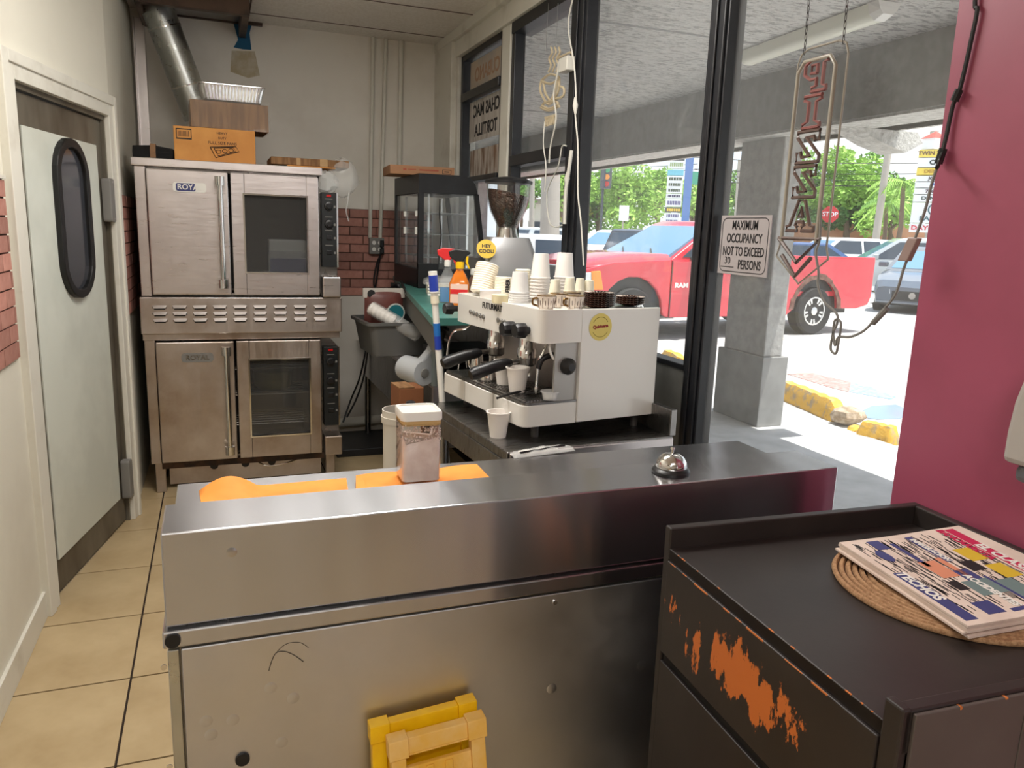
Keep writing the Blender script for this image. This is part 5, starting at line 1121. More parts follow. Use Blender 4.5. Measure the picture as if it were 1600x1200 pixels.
# local: x to the right (towards the pink wall), y = 0 at the far edge, negative towards the camera
part('rear_rim', MB().box(0, -rt_, .06, W_, 0, cz), M_CAB, cb_, bevel=.003)
part('wall_rim', MB().box(W_-rt_, -CD, .06, W_, -rt_, cz), M_CAB, cb_, bevel=.003)
part('near_rim', MB().box(0, -CD-rt_, SZ-.03, W_, -CD, cz-.008), M_CAB, cb_, bevel=.003)
part('top', MB().box(.0, -CD, SZ-.022, W_-rt_, -rt_, SZ), M_CAB, cb_, bevel=.002)
part('body', MB().box(.014, -CD, .06, W_-rt_, -rt_, SZ-.022), M_CAB, cb_)
part('front_rail', MB().box(0, -CD, SZ-.0215, .003, -rt_, SZ-.001), M_CAB, cb_)
dz1, dz0 = .799, .597
dw = part('drawer', MB().box(-.006, -CD+.012, dz0, .014, -rt_-.006, dz1), None, cb_, bevel=.002)
dw.data.materials.append(cabinet_mat('cabinet_drawer_worn', ((0, .285*2.35, -.70*8.6), (0, 2.35, 8.6))))
chm = MB(); rs = random.Random(4); yv = -rt_-.02
while yv > -CD+.05:
    ln = rs.uniform(.01, .05); hh_ = rs.uniform(.0004, .0028); chm.box(-.0068, yv-ln, dz1-hh_, -.0055, yv, dz1+.0006); yv -= ln+rs.uniform(0, .07)
part('edge_chips', chm, M_CHIP, dw, kind='stuff')
part('lower_door', MB().box(-.004, -CD+.012, .08, .014, -rt_-.004, dz0-.022), M_CAB, cb_, bevel=.002)
part('gap_shade', MB().box(.004, -CD+.012, dz0-.022, .014, -rt_-.004, dz0), mat('gap_dark', S(20, 17, 15), .8), cb_)  # near-black strip paints the shade in the gap below the drawer
for xa_, xb_ in ((.012, .205), (.207, W_)): part('near_panel', MB().box(xa_, -CD-rt_-.006, .06, xb_, -CD-rt_, cz-.012), M_CABSIDE, cb_, bevel=.0015)
part('near_stile', MB().box(-.004, -CD-rt_, .06, .012, -CD+.010, cz-.006), M_CAB, cb_, bevel=.003)
cm_ = MB(); rs = random.Random(12)
for k in range(5):
    x = rs.uniform(.0, W_-.05); cm_.box(x, -CD-rt_-.0066, cz-.0150+rs.uniform(-.001, .001), x+rs.uniform(.001, .006), -CD-rt_+.001, cz-.0117)
for k in range(12):
    y = rs.uniform(-CD+.02, -.03); cm_.box(-.0003, y, SZ-.001, .002, y+rs.uniform(.002, .012), SZ+.0004)
part('paint_chips', cm_, M_CHIP, cb_, kind='stuff')
for x in (.03, W_-.07):
    for y in (-.06, -CD+.02): part('foot', MB().box(x, y, 0, x+.04, y+.04, .06), M_CAB, cb_)
# round woven mat
mz = SZ+.001; mc = PZ(1300, 868, mz); 
# the mat's outline: left tip (1297,868), lowest seen edge around (1500,1000)
import itertools
rad = .207; m0 = Vector((1.258, .942, mz))
pm_ = thing('woven_placemat', 'round coiled straw placemat on the cabinet under the newspapers', 'placemat', tuple(m0))
mw = MB()
for k in range(16):
    r = rad-.006-k*.0124; mw.tube([(r*math.cos(a), r*math.sin(a), .0045) for a in [2*math.pi*i/64 for i in range(65)]], .0053, 6, False)
part('coil', mw, mat('straw_brown', S(186, 146, 108), .85, c2=S(156, 116, 82), scale=160, lo=.4, hi=.6, bmp=.4, bscale=260), pm_, smooth=60)
part('backing', MB().lathe([(rad-.004, .001), (rad-.004, .003)], 64), mat('straw_dark', S(92, 64, 46), .9), pm_)
# newspapers: a stack of folded papers, printed top sheet
nz_ = mz+.012
n0, n1, n2 = PZ(1310, 850, nz_+.018), PZ(1505, 824, nz_+.022), PZ(1510, 985, nz_+.014)
ux = (n1-n0); ux.z = 0; NWd = ux.length; ux.normalize(); vy = (n2-n0); vy.z = 0; NHt = vy.length; vy.normalize()
def NP(u, v, z=0): q = n0+ux*(NWd*u)+vy*(NHt*v); return Vector((q.x, q.y, nz_+z))
UE = 1.0
rs = random.Random(2)
M_NEWS = mat('newsprint', S(226, 208, 196), .8, c2=S(214, 194, 182), scale=10)
nlist = []
NL = 5
for k in range(NL):
    j0, j1 = rs.uniform(-.012, .012), rs.uniform(-.012, .012)
    zc = k*.0045
    lab = ['bottom newspaper of the stack on the placemat', 'second newspaper from the bottom of the stack', 'middle newspaper of the stack', 'newspaper just below the top one in the stack', 'colourful classifieds newspaper on top of the stack'][k]
    t = thing('newspaper', lab, 'newspaper', tuple(NP(.5, .5, zc)), group='newspapers stacked on the placemat')
    def f(u, v, j0=j0, j1=j1, zc=zc, k=k):
        q = NP((u*UE)+j0, v+j1, zc+.004+(.012*max(0, u-.35)*k/NL)); return q
    part('folded_sheets', MB().sheet(f, 12, 8, .0036), M_NEWS, t, True)
    nlist.append((t, f))
t, f = nlist[-1]
def rect(u0, v0, u1, v1, lift=.0005):
    n = 6; mb = MB(); return mb.sheet(lambda a, b: f(u0+(u1-u0)*a, v0+(v1-v0)*b)+Vector((0, 0, lift)), n, 3, .0003)
def ntext(body, u, v, size, along='v', sx=1.0, bold=.0006, lift=.0011):
    q = f(u, v); q.z += lift; xd = (f(u, v+.05)-f(u, v-.05)) if along == 'v' else (f(u+.05, v)-f(u-.05, v))
    yd = (f(u+.05, v)-f(u-.05, v)) if along == 'v' else (f(u, v-.05)-f(u, v+.05))
    return MB().text(body, size, frame(q, xd, yd), th=.0003, bold=bold, sx=sx)
M_NB, M_NR, M_NY, M_NO, M_NT = M_INKB, mat('ink_crimson', S(196, 36, 82), .6), mat('ink_yellow', S(214, 178, 50), .6), mat('ink_salmon', S(214, 140, 110), .6), mat('ink_teal_grey', S(110, 130, 130), .6)
mats = {'b': M_NB, 'r': M_NR, 'y': M_NY, 'o': M_NO, 't': M_NT, 'k': M_INK}
cells = [('r', .80, .03, .87, .98), ('b', .03, .44, .11, .96), ('b', .17, .04, .26, .16), ('b', .30, .10, .33, .42), ('b', .46, .05, .51, .40), ('o', .28, .36, .40, .56), ('y', .62, .28, .74, .44), ('k', .52, .42, .62, .54), ('b', .40, .50, .50, .62), ('t', .34, .62, .52, .78), ('b', .20, .82, .32, .94), ('y', .64, .50, .76, .66), ('t', .54, .66, .66, .86), ('b', .52, .60, .54, .94), ('k', .26, .60, .33, .70), ('o', .42, .34, .46, .60), ('b', .36, .92, .50, .95)]
agg = {}
for c0, u0, v0, u1, v1 in cells:
    r_ = rect(u0, v0, u1, v1); agg.setdefault(c0, MB()).add([tuple(p) for p in r_.v], r_.f)
rs = random.Random(8); lines = agg.setdefault('k', MB())
for k in range(420):
    u0 = rs.uniform(.03, .78); v0 = rs.uniform(.04, .86); r_ = rect(u0, v0, u0+.006, v0+rs.uniform(.05, .12), .0004); lines.add([tuple(p) for p in r_.v], r_.f)
for key, mb in agg.items(): part('printed_block', mb, mats[key], t, True)
part('printed_oval', MB().add([f(.145+.04*math.cos(a), .24+.075*math.sin(a))+Vector((0, 0, .001)) for a in [2*math.pi*k/20 for k in range(20)]], [tuple(range(20))]), M_NB, t, True)
part('headline', ntext('TECHOS', .07, .60, .028, bold=.0012), M_WHITE, t, True); part('headline', ntext('EL CLASIFICADO', .835, .60, .030, bold=.0012), M_WHITE, t, True)
part('headline', ntext('INMIGRACION', .485, .24, .016, bold=.0008), M_WHITE, t, True); part('headline', ntext('ACCIDENTES', .43, .74, .020, bold=.001), M_WHITE, t, True); part('headline', ntext('BANCARROTA', .76, .24, .022, bold=.0012), M_NR, t, True)

# dispenser on the pink wall at the right edge
dq = PX(1580, 700, SX-.0); ds = thing('wall_dispenser', 'grey white rounded dispenser on the pink wall at the right edge', 'dispenser', (SX, dq.y, dq.z))
ytop = PX(1600, 562, SX).z; zlow = PX(1582, 722, SX-.08).z; yl = PX(1579, 690, SX-.08).y
prof = [(yl, zlow), (yl, zlow+.06), (yl-.005, zlow+.12), (yl-.02, ytop+.0), (yl-.05, ytop+.04), (yl-.15, ytop+.06), (yl-.16, zlow)]
part('shell', MB().prism(prof, SX-.10, SX-.002, 'x'), mat('dispenser_shell', S(176, 170, 164), .45), ds, True, bevel=.012)
part('nozzle', MB().box(SX-.085, yl-.14, zlow-.035, SX-.03, yl-.018, zlow), mat('dispenser_grey', S(100, 102, 106), .4), ds, True, bevel=.012)

# yellow folding floor sign leaning on the counter front
sa, sb = PY(580, 1136, CY-.03), PY(745, 1096, CY-.05)
sw = (sb.x-sa.x); zt_ = (sa.z+sb.z)/2+.0
tl = math.atan2(sb.z-sa.z, sw)*.6
ys = thing('floor_sign', 'yellow plastic folding floor sign leaning on the counter front', 'floor sign', ((sa.x+sb.x)/2, CY-.10, 0), 0)
def sboard(w0, ztop_, y_top, y_bot, shift, m, nm, dirty):
    mb = MB(); L = ztop_; sl = (y_top-y_bot)/L
    def pt(x, z, dy): return (x+shift, y_bot+sl*z+dy, z+(x*math.tan(tl) if z > .1 else 0))
    def slab(x0, x1, z0, z1, d0, d1): 
        return mb.add([pt(x0, z0, d0), pt(x1, z0, d0), pt(x1, z1, d0), pt(x0, z1, d0), pt(x0, z0, d1), pt(x1, z0, d1), pt(x1, z1, d1), pt(x0, z1, d1)], [(0, 1, 2, 3), (7, 6, 5, 4), (0, 4, 5, 1), (1, 5, 6, 2), (2, 6, 7, 3), (3, 7, 4, 0)])
    h = w0/2
    slab(-h, -h+.030, .0, L-.036, -.012, .012); slab(h-.030, h, 0, L-.036, -.012, .012)
    slab(-h-.004, -h+.036, L-.036, L, -.016, .016); slab(h-.036, h+.004, L-.036, L, -.016, .016)
    slab(-h+.036, h-.036, L-.032, L-.003, -.011, .011); slab(-h+.030, h-.030, .02, L-.060, -.006, .004)
    slab(-h+.036, h-.036, L-.035, L-.032, -.012, .012)
    slab(-.028, -.012, L-.085, L-.064, -.010, -.006); slab(.012, .028, L-.085, L-.064, -.010, -.006)
    part(nm, mb, m, ys, bevel=.004)
sboard(sw, zt_, .075, .02, 0, M_YELLOW, 'rear_board', False)
f0 = PY(690, 1135, CY-.07); 
sboard(sw*.90, f0.z+.0, .035, -.10, (PY(683, 1140, CY-.07).x-(sa.x+sb.x)/2), M_YELD, 'front_board', True)
# ================================================================== ESPRESSO CORNER
TBZ = .80
tA, tB, tC = PZ(684, 625, TBZ), PZ(806, 716, TBZ), PZ(1040, 690, TBZ)
tb = thing('work_table', 'dark steel work table with a raised back edge under the espresso machine', 'table', (.80, 2.06, 0), R_(4))
TL_, TW_ = 0.70, .60      # along y, along x
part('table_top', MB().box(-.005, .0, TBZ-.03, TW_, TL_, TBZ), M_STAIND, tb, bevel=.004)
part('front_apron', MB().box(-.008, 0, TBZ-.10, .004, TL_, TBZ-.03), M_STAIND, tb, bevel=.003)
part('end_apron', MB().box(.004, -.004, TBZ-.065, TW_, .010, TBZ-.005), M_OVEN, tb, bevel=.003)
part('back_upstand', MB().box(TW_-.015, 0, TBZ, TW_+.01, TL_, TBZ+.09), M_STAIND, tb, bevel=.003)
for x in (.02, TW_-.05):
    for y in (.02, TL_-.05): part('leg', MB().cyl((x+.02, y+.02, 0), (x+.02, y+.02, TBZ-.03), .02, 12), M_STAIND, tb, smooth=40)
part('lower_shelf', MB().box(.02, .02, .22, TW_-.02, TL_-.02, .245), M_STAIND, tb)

# the espresso machine: local x = depth (front negative), y = width towards the back wall
em = thing('espresso_machine', 'white two group espresso machine with black knobs and a round sticker on its side', 'espresso machine', (1.073, 2.167, TBZ), .1403)
W_, ZP0, ZP1 = .625, .05, .415; XB = .314; XF = -.2; XT = -.148
for y0 in (0, W_-.015): part('side_panel', MB().box(0, y0, ZP0, XB, y0+.015, ZP1), M_MACH, em, bevel=.003)
part('back_panel', MB().box(XB-.01, .015, ZP0+.03, XB, W_-.015, ZP1-.01), M_MACHG, em)
part('boiler_housing', MB().box(.02, .015, ZP0+.02, XB-.012, W_-.015, ZP1-.06), M_STAIND, em)
part('splash_plate', MB().box(.005, .05, .125, .018, W_-.04, .311), M_OVEN, em)
# tall head with rounded front corners
r = .03; pts = [(0, .0), (0, W_), (XT+r, W_)]+[(XT+r-r*math.sin(a), W_-r+r*math.cos(a)) for a in [math.pi/2*k/5 for k in range(6)]]+[(XT+r-r*math.cos(a), r-r*math.sin(a)) for a in [math.pi/2*k/5 for k in range(6)]]
def shell(pts, z0, z1, inset, floor_z, m, nm):
    n = len(pts); cx = sum(p[0] for p in pts)/n; cy = sum(p[1] for p in pts)/n
    inn = [(p[0]+(inset if p[0] < cx else -inset), p[1]+(inset if p[1] < cy else -inset)) for p in pts]
    return part(nm, MB().loft([[(p[0], p[1], z0) for p in pts], [(p[0], p[1], z1) for p in pts], [(p[0], p[1], z1) for p in inn], [(p[0], p[1], floor_z) for p in inn]]), m, em, smooth=35, bevel=.0)
hd_ = shell(pts, .311, ZP1, .008, ZP1-.008, M_MACH, 'head')
part('cup_rail_top', MB().box(0, .015, ZP1-.03, XB-.01, W_-.015, ZP1-.008), M_STAIND, em)
tp = [(0, .005), (0, W_-.005), (XF+r, W_-.005)]+[(XF+r-r*math.sin(a), W_-.005-r+r*math.cos(a)) for a in [math.pi/2*k/5 for k in range(6)]]+[(XF+r-r*math.cos(a), .005+r-r*math.sin(a)) for a in [math.pi/2*k/5 for k in range(6)]]
part('drip_base', MB().prism(tp, .047, .118), M_MACH, em, smooth=35, bevel=.003)
part('drip_tray', MB().prism([(p[0]*.985-.001, .006+(p[1]-.006)*.985) for p in tp], .118, .124), M_STAIND, em)
gr = MB()
for k in range(16): gr.box(XF+.02+k*.0115, .03, .124, XF+.026+k*.0115, W_-.03, .1275)
gr.box(XF+.012, .02, .1235, XF+.02, W_-.02, .128).box(XF+.19, .02, .1235, XF+.198, W_-.02, .128)
part('drip_grid', gr, M_STAIND, em)
part('base_joint', MB().box(XF-.0006, .20, .05, XF, .202, .117).box(XF-.0006, .42, .05, XF, .422, .117), M_GREYP, em)
part('recess_cheek', MB().box(-.085, .012, .124, 0, .022, .311), M_MACHG, em)
k = MB(); k.M = frame((-.040, .012, .235), (1, 0, 0), (0, 0, 1)); k.lathe([(.026, 0), (.027, .012), (.020, .020), (.012, .030)], 18); part('water_knob', k, M_BLACK, em, smooth=40)
part('hot_water_box', MB().box(-.02, .03, .19, .02, .12, .30), M_OVEN, em, bevel=.004)
for x in (-.12, .28):
    for y in (.06, W_-.06): part('foot', MB().cyl((x, y, 0), (x, y, ZP0), .013, 12), M_DGREY, em, smooth=40)
# brand lettering and push buttons on the head's front face
Ff = lambda y, z: frame((XT-.0012, y, z), (0, -1, 0), (0, 0, 1))
def on_head(px, py):
    e = Vector((math.cos(.1403), math.sin(.1403), 0)); n = Vector((-e.y, e.x, 0)); p = PP(px, py, Vector((1.073, 2.167, 0))+e*XT, e); q = p-Vector((1.073, 2.167, TBZ)); return q.dot(n), q.z
yb_, zb_ = on_head(769, 480); part('lettering', MB().text('FUTURMAT', .030, Ff(yb_, zb_), th=.001, bold=.0004, sx=.95), M_INK, hd_)
for px0, px1, py0, py1 in ((736, 756, 487, 495), (779, 800, 500, 507)):
    for i in range(5):
        y_, z_ = on_head(px0+(px1-px0)*i/4, py0+(py1-py0)*i/4); b = MB(); b.M = Ff(y_, z_); b.lathe([(.0085, 0), (.0085, .003), (.007, .0036)], 16); part('push_button', b, M_GREYP, em, smooth=40)
        b = MB(); b.M = Ff(y_, z_); b.lathe([(.0058, .003), (.0056, .0042)], 14); part('button_face', b, M_CHROME, em, smooth=40)
def headknob(px, py, r, L, nm='steam_knob'):
    y_, z_ = on_head(px, py); k = MB(); k.M = Ff(y_, z_); k.lathe([(r*.5, -.01), (r*.55, .012), (r, .014), (r*1.02, .02), (r*.98, L-.006), (r*.85, L)], 10); part(nm, k, M_BLACK, em, smooth=30)
headknob(712, 482, .022, .045); headknob(808, 513, .024, .055); headknob(826, 516, .024, .05)
# sticker on the side panel
Fs = lambda x, z: frame((x, -.0008, z), (1, 0, 0), (0, 0, 1))
e_ = Vector((math.cos(.1403), math.sin(.1403), 0)); n_ = Vector((-e_.y, e_.x, 0))
def on_side_p(px, py): p = PP(px, py, Vector((1.073, 2.167, 0)), n_); q = p-Vector((1.073, 2.167, TBZ)); return q.dot(e_), q.z
sx_, sz_ = on_side_p(938, 511); b = MB(); b.M = Fs(sx_, sz_); b.lathe([(.044, 0), (.044, .0006)], 36); st_ = part('sticker', b, mat('sticker_yellow', S(226, 206, 108), .5), em)
b = MB(); b.M = Fs(sx_, sz_); b.tube([(.032*math.cos(a), .032*math.sin(a), .0008) for a in [math.radians(30+k*10) for k in range(13)]], .0009, 4).tube([(.032*math.cos(a), .032*math.sin(a), .0008) for a in [math.radians(210+k*10) for k in range(13)]], .0009, 4)
part('sticker_ring', b, mat('sticker_olive', S(150, 128, 50), .6), st_)
part('sticker_lettering', MB().text('Quirinena', .0145, Fs(sx_, sz_+.002) @ Matrix.Rotation(.09, 4, 'Z') @ Matrix.Translation((0, 0, .001)), bold=.0007), mat('ink_maroon', S(150, 44, 34), .6), st_)
# two group heads with portafilters
for i, (y_, pxa, pya, pxb, pyb) in enumerate(((.205, 792, 546, 742, 562), (.43, 752, 533, 704, 548))):
    g = part('group_head', MB().lathe([(.034, .235), (.034, .262), (.028, .27), (.028, .311)], 24, (-.075, y_, 0)), M_CHROME, em, smooth=40)
    part('portafilter_basket', MB().lathe([(.024, .205), (.032, .212), (.033, .235)], 24, (-.075, y_, 0)).cyl((-.1, y_, .222), (-.145, y_, .217), .009, 10), M_STAIND, em, smooth=40)
    part('spout', MB().tube(smooth_path([(-.075, y_, .205), (-.075, y_, .19), (-.075, y_-.016, .182), (-.075, y_-.018, .172)]), .006, 8).tube(smooth_path([(-.075, y_, .19), (-.075, y_+.016, .182), (-.075, y_+.018, .172)]), .006, 8), M_CHROME, em, smooth=40)
    part('portafilter_handle', MB().tube([(-.135, y_, .218), (-.15, y_, .217), (-.20, y_+.004, .208), (-.265, y_+.008, .188), (-.280, y_+.008, .183)], .016, 14, True, [.012, .018, .020, .023, .017]), M_BLACK, em, smooth=40)
# steam wands
part('steam_wand', MB().tube(smooth_path([(-.09, .055, .31), (-.105, .055, .27), (-.115, .06, .245), (-.12, .062, .15)]), .0045, 8), M_CHROME, em, smooth=40)
part('wand_grip', MB().tube(smooth_path([(-.065, .055, .265), (-.085, .055, .262), (-.108, .057, .25), (-.116, .061, .222)]), .0095, 10), M_BLACK, em, smooth=40)
part('wand_tip', MB().lathe([(.003, 0), (.006, .006), (.006, .016), (.0045, .022)], 10, (-.12, .062, .142)), M_CHROME, em, smooth=40)
part('water_hose', MB().tube(smooth_path([(-.09, .04, .31), (-.10, .02, .285), (-.085, .02, .258), (-.06, .03, .258)]), .004, 8), M_WHITE, em, smooth=40)
part('steam_wand', MB().tube(smooth_path([(-.09, W_-.05, .31), (-.12, W_-.04, .285), (-.15, W_-.0, .27), (-.165, W_+.015, .225), (-.17, W_+.02, .15)]), .0045, 8), M_CHROME, em, smooth=40)

# ---- small wares: builders
def cup_mesh(r0, r1, h, lip=.003, th_=.0022, n=24):
    return [(r0*.3, .0), (r0, 0), (r1-.001, h-.004), (r1+lip, h-.004), (r1+lip, h), (r1-th_, h), (r0-th_, .004), (r0*.3, .004)]
def mk(name, prof, m, lab, cat, loc, grp, n=24, flip=False):
    mb = MB()
    if flip: mb.M = Matrix.Translation((0, 0, prof_h(prof))) @ Matrix.Rotation(math.pi, 4, 'X')
    mb.lathe(prof, n); o = put(name, mb.mesh(name, None, 40), m); o.location = loc; return tagp(o, lab, cat, grp)
def prof_h(p): return max(z for _, z in p)
GZT = TBZ+.1285
# foam cups on the drip tray and on the table
fc_p = cup_mesh(.026, .038, .083, .0025)
p = PZ(808, 612, GZT); mk('foam_cup', fc_p, M_FOAM, 'white foam cup on the drip tray under the steam wand', 'cup', p, 'foam cups at the machine')
p = PZ(788, 600, GZT); mk('foam_cup', fc_p, M_FOAM, 'white foam cup on the drip tray behind the other cup, under the portafilter', 'cup', p, 'foam cups at the machine')
p = PZ(778, 682, TBZ); mk('foam_cup', fc_p, M_FOAM, 'white foam cup standing on the steel table in front of the machine', 'cup', p, 'foam cups at the machine')
# steel pitchers
def pitcher(px, py, r, h, lab, pinch):
    p = PZ(px, py, GZT); t = thing('milk_pitcher', lab, 'pitcher', tuple(p), R_(200), group='steel pitchers on the drip tray')
    part('jug', MB().lathe([(r*.3, 0), (r, 0), (r*1.02, h*.3), (r*.86, h*.8), (r*.9, h), (r*.87, h), (r*.83, h*.8), (r*.98, h*.3), (r*.95, .004), (r*.3, .004)], 28), M_CHROME, t, smooth=40)
    part('handle', MB().tube(smooth_path([(r*.86, 0, h*.9), (r*1.5, 0, h*.86), (r*1.6, 0, h*.5), (r*1.02, 0, h*.25)]), .0035, 8), M_CHROME, t, smooth=40)
pitcher(762, 594, .031, .062, 'short round steel pitcher on the drip tray beside the foam cups', 0)
pitcher(745, 585, .024, .085, 'tall narrow steel pitcher behind the short one on the drip tray', 0)
# wire stand
p = PZ(722, 576, GZT); single('wire_loop', MB().tube(smooth_path([p+Vector((-.02, -.015, .0)), p+Vector((-.012, -.008, .035)), p+Vector((0, 0, .055)), p+Vector((.014, .006, .05)), p+Vector((.022, .012, .0))]), .0016, 6), M_CORDW, 'thin bent wire loop standing at the far end of the drip tray', 'wire')
# portion cup with powder, black spatulas
p = PZ(859, 624, GZT); t = thing('portion_cup', 'small clear plastic cup of white powder at the near end of the drip tray', 'cup', tuple(p))
part('cup', MB().lathe(cup_mesh(.022, .029, .028, .002), 24), film('clear_cup', (.9, .9, .9, 1), .35, .1), t, smooth=40); part('powder', MB().lathe([(.004, .004), (.0205, .004), (.0225, .012), (.004, .013)], 20), M_WHITE, t, smooth=40)
def spat(pts, lab, w1):
    P = [PZ(x, y, GZT+.006) for x, y in pts]; t = thing('plastic_spoon', lab, 'spoon', tuple(P[1]), group='black plastic spoons on the drip tray')
    part('handle', MB().tube(smooth_path(P), .0042, 8), M_BLACK, t, True, smooth=40)
    d = (P[-1]-P[-2]).normalized(); n = Vector((-d.y, d.x, 0)); q = P[-1]
    part('bowl', MB().sheet(lambda u, v: q+d*(.055*u)+n*(w1*(v-.5)*math.sin(math.pi*(.12+.8*u)))+Vector((0, 0, .004-.004*math.sin(math.pi*v))), 8, 6, .0015), M_BLACK, t, True, smooth=60)
spat([(777, 622), (795, 616), (815, 611)], 'black plastic spoon sticking out over the front edge of the drip tray', .03)
spat([(868, 604), (850, 608), (835, 613)], 'black plastic spoon lying toward the small clear cup', .026)

# ---- things on the machine's top
ZT = TBZ+ZP1-.007
def on_top(px, py): return PZ(px, py, ZT)
mug_p = [(.008, 0), (.021, 0), (.027, .012), (.030, .045), (.0285, .0455), (.027, .044), (.024, .012), (.018, .004), (.008, .004)]
M_MUG = mat('mug_white_glaze', S(226, 214, 202), .35); M_GOLD = mat('gold_brown_glaze', S(150, 116, 56), .25, metal=.6, c2=S(100, 70, 36), scale=90); M_DECO = mat('mug_print_brown', S(96, 74, 62), .5)
def mug(px, py, lab, hang):
    p = on_top(px, py); t = thing('espresso_mug', lab, 'mug', tuple(p), hang, group='patterned espresso mugs on the machine')
    part('mug_body', MB().lathe(mug_p, 24), M_MUG, t, smooth=40)
    part('mug_rim', MB().lathe([(.0272, .040), (.0305, .0445), (.0305, .047), (.0275, .047)], 24), M_GOLD, t, smooth=40)
    part('coffee_inside', MB().lathe([(.004, .038), (.0268, .0385), (.0268, .040), (.004, .0405)], 20), M_GOLD, t)
    d = MB()
    for k in range(20):
        a = 2*math.pi*k/20; r0, r1 = .0242, .0300; z0_, z1_ = (.006, .038) if k % 2 else (.016, .030); rr = lambda z: .0225+(.0300-.0225)*min(1, z/.045)+.0018
        d.tube([(rr(z)*math.cos(a), rr(z)*math.sin(a), z) for z in (z0_, (z0_+z1_)/2, z1_)], .0012, 4)
    part('mug_print', d, M_DECO, t)
    part('mug_handle', MB().tube(smooth_path([(.027, 0, .036), (.042, 0, .034), (.043, 0, .018), (.025, 0, .012)]), .0035, 8), M_GOLD, t, smooth=40)
mug(853, 484, 'espresso mug with its handle to the left, leftmost at the front of the machine top', R_(170)); mug(873, 480, 'espresso mug behind and between the two front mugs', R_(100)); mug(898, 484, 'espresso mug at the front beside the tall stack of brown saucers', R_(190)); mug(893, 478, 'espresso mug behind the one beside the saucers', R_(60))
sau_p = [(.004, 0), (.026, 0), (.046, .006), (.052, .010), (.052, .012), (.045, .009), (.026, .004), (.004, .004)]
ORD = [0, 'topmost', 'second highest', 'third highest', 'fourth highest', 'fifth highest', 'sixth highest', 'seventh highest', 'eighth highest', 'ninth highest', 'tenth highest']
M_SAU = mat('saucer_brown', S(66, 36, 26), .25, c2=S(40, 22, 18), scale=30); M_SAUR = mat('saucer_rim', S(190, 176, 164), .4)
def saucer(p, lab, grp):
    t = thing('saucer', lab, 'saucer', tuple(p), group=grp); part('dish', MB().lathe(sau_p, 32), M_SAU, t, smooth=40)
    d = MB()
    for k in range(24): a = 2*math.pi*k/24; d.tube([(r_*math.cos(a), r_*math.sin(a), .0085+.07*(r_-.03)) for r_ in (.034, .044, .0515)], .0016, 4)
    part('rim_pattern', d, M_SAUR, t); return t
p = on_top(935, 481); s0_ = saucer(p, 'brown ribbed saucer in the taller stack beside the mugs', 'saucers in the taller stack')
for k in range(1, 7): dup(s0_, (p.x, p.y, p.z+.0068*k), None, ORD[7-k]+' brown ribbed saucer in the taller stack beside the mugs')
s0_['label'] = 'bottom '+s0_['label']
p = on_top(984, 477); s1_ = dup(s0_, p, None, 'brown ribbed saucer in the shorter stack near the back corner', 'saucers in the shorter stack')
for k in range(1, 4): dup(s1_, (p.x, p.y, p.z+.0068*k), None, ORD[4-k]+' brown ribbed saucer in the shorter stack near the back corner')
s1_['label'] = 'bottom '+s1_['label']
# inverted cup stacks
def stack(px, py, prof, m, n, pitch, lab, grp, name='foam_cup', sc=1.0):
    p = on_top(px, py); o = mk(name, [(r*sc, z*sc) for r, z in prof], m, lab, 'cup', p, grp, 22, True)
    for k in range(1, n):
        q = o.copy(); COL.objects.link(q); q.location = (p.x, p.y, p.z+pitch*k); q['label'] = (ORD[n-k] if k < n-1 else 'topmost')+' '+lab
    o['label'] = 'bottom '+lab
    return p
ORD = [0, 'topmost', 'second highest', 'third highest', 'fourth highest', 'fifth highest', 'sixth highest', 'seventh highest', 'eighth highest', 'ninth highest', 'tenth highest']
big = cup_mesh(.030, .0405, .098, .002)
stack(843, 465, big, M_FOAM, 7, .012, 'white cup in the upturned stack nearest the grinder', 'tall upturned stack nearest the grinder', sc=.92)
stack(880, 463, big, M_FOAM, 7, .012, 'white cup in the upturned stack by the black window post', 'tall upturned stack by the window post', sc=.95)
stack(811, 472, cup_mesh(.026, .034, .072, .002), film('clear_cup_white', (.94, .93, .92, 1), .8, .2), 5, .008, 'frosty plastic cup in the upturned stack behind the lettering', 'frosty upturned stack')
sm_ = cup_mesh(.016, .022, .05, .001)
stack(866, 473, sm_, M_CREAM, 6, .006, 'small cream cup in the short stack in front of the tall cups', 'small stack in front', 'paper_cup', 1.0)
stack(889, 472, sm_, M_CREAM, 7, .006, 'small cream cup in the short stack right of the front one', 'second small stack', 'paper_cup', 1.0)
stack(905, 470, sm_, M_CREAM, 7, .006, 'small cream cup in the thin stack behind the saucers', 'third small stack', 'paper_cup', .9)
stack(919, 470, sm_, M_CREAM, 5, .006, 'small cream cup in the rightmost small stack', 'rightmost small stack', 'paper_cup', 1.0)
# leaning sleeve of lids, lying sleeve, lid piles
def sleeve(a, b, r, lab, m=M_FOAM, deco=False):
    t = thing('lid_sleeve', lab, 'lid stack', tuple(a)); d = (b-a); L = d.length; d.normalize(); mb = MB(); rr = []; pts = []
    N = 26
    for k in range(N+1): pts.append(a+d*(L*k/N)); rr.append(r*(1.0 if k % 2 else .965)*(.93 if k in (0, N) else 1))
    part('lids', mb.tube(pts, r, 22, True, rr), m, t, True, smooth=25); return t
a = on_top(752, 462); b = a+Vector((.03, .02, .115)); sleeve(a+Vector((0, 0, .010)), b, .044, 'leaning cream sleeve of stacked lids beside the orange spray bottle', mat('lid_cream', S(240, 230, 212), .5))
a = on_top(787, 466); t = sleeve(a+Vector((.01, .03, .002)), a+Vector((.014, .034, .075)), .036, 'short cream stack of printed paper tubs', M_CREAM)
part('print', MB().text('FIBER', .02, frame(a+Vector((.012, -.0075, .045)), (.05, .1, 1), (-1, .2, 0)), bold=.001), M_INK, t, True, kind='stuff')
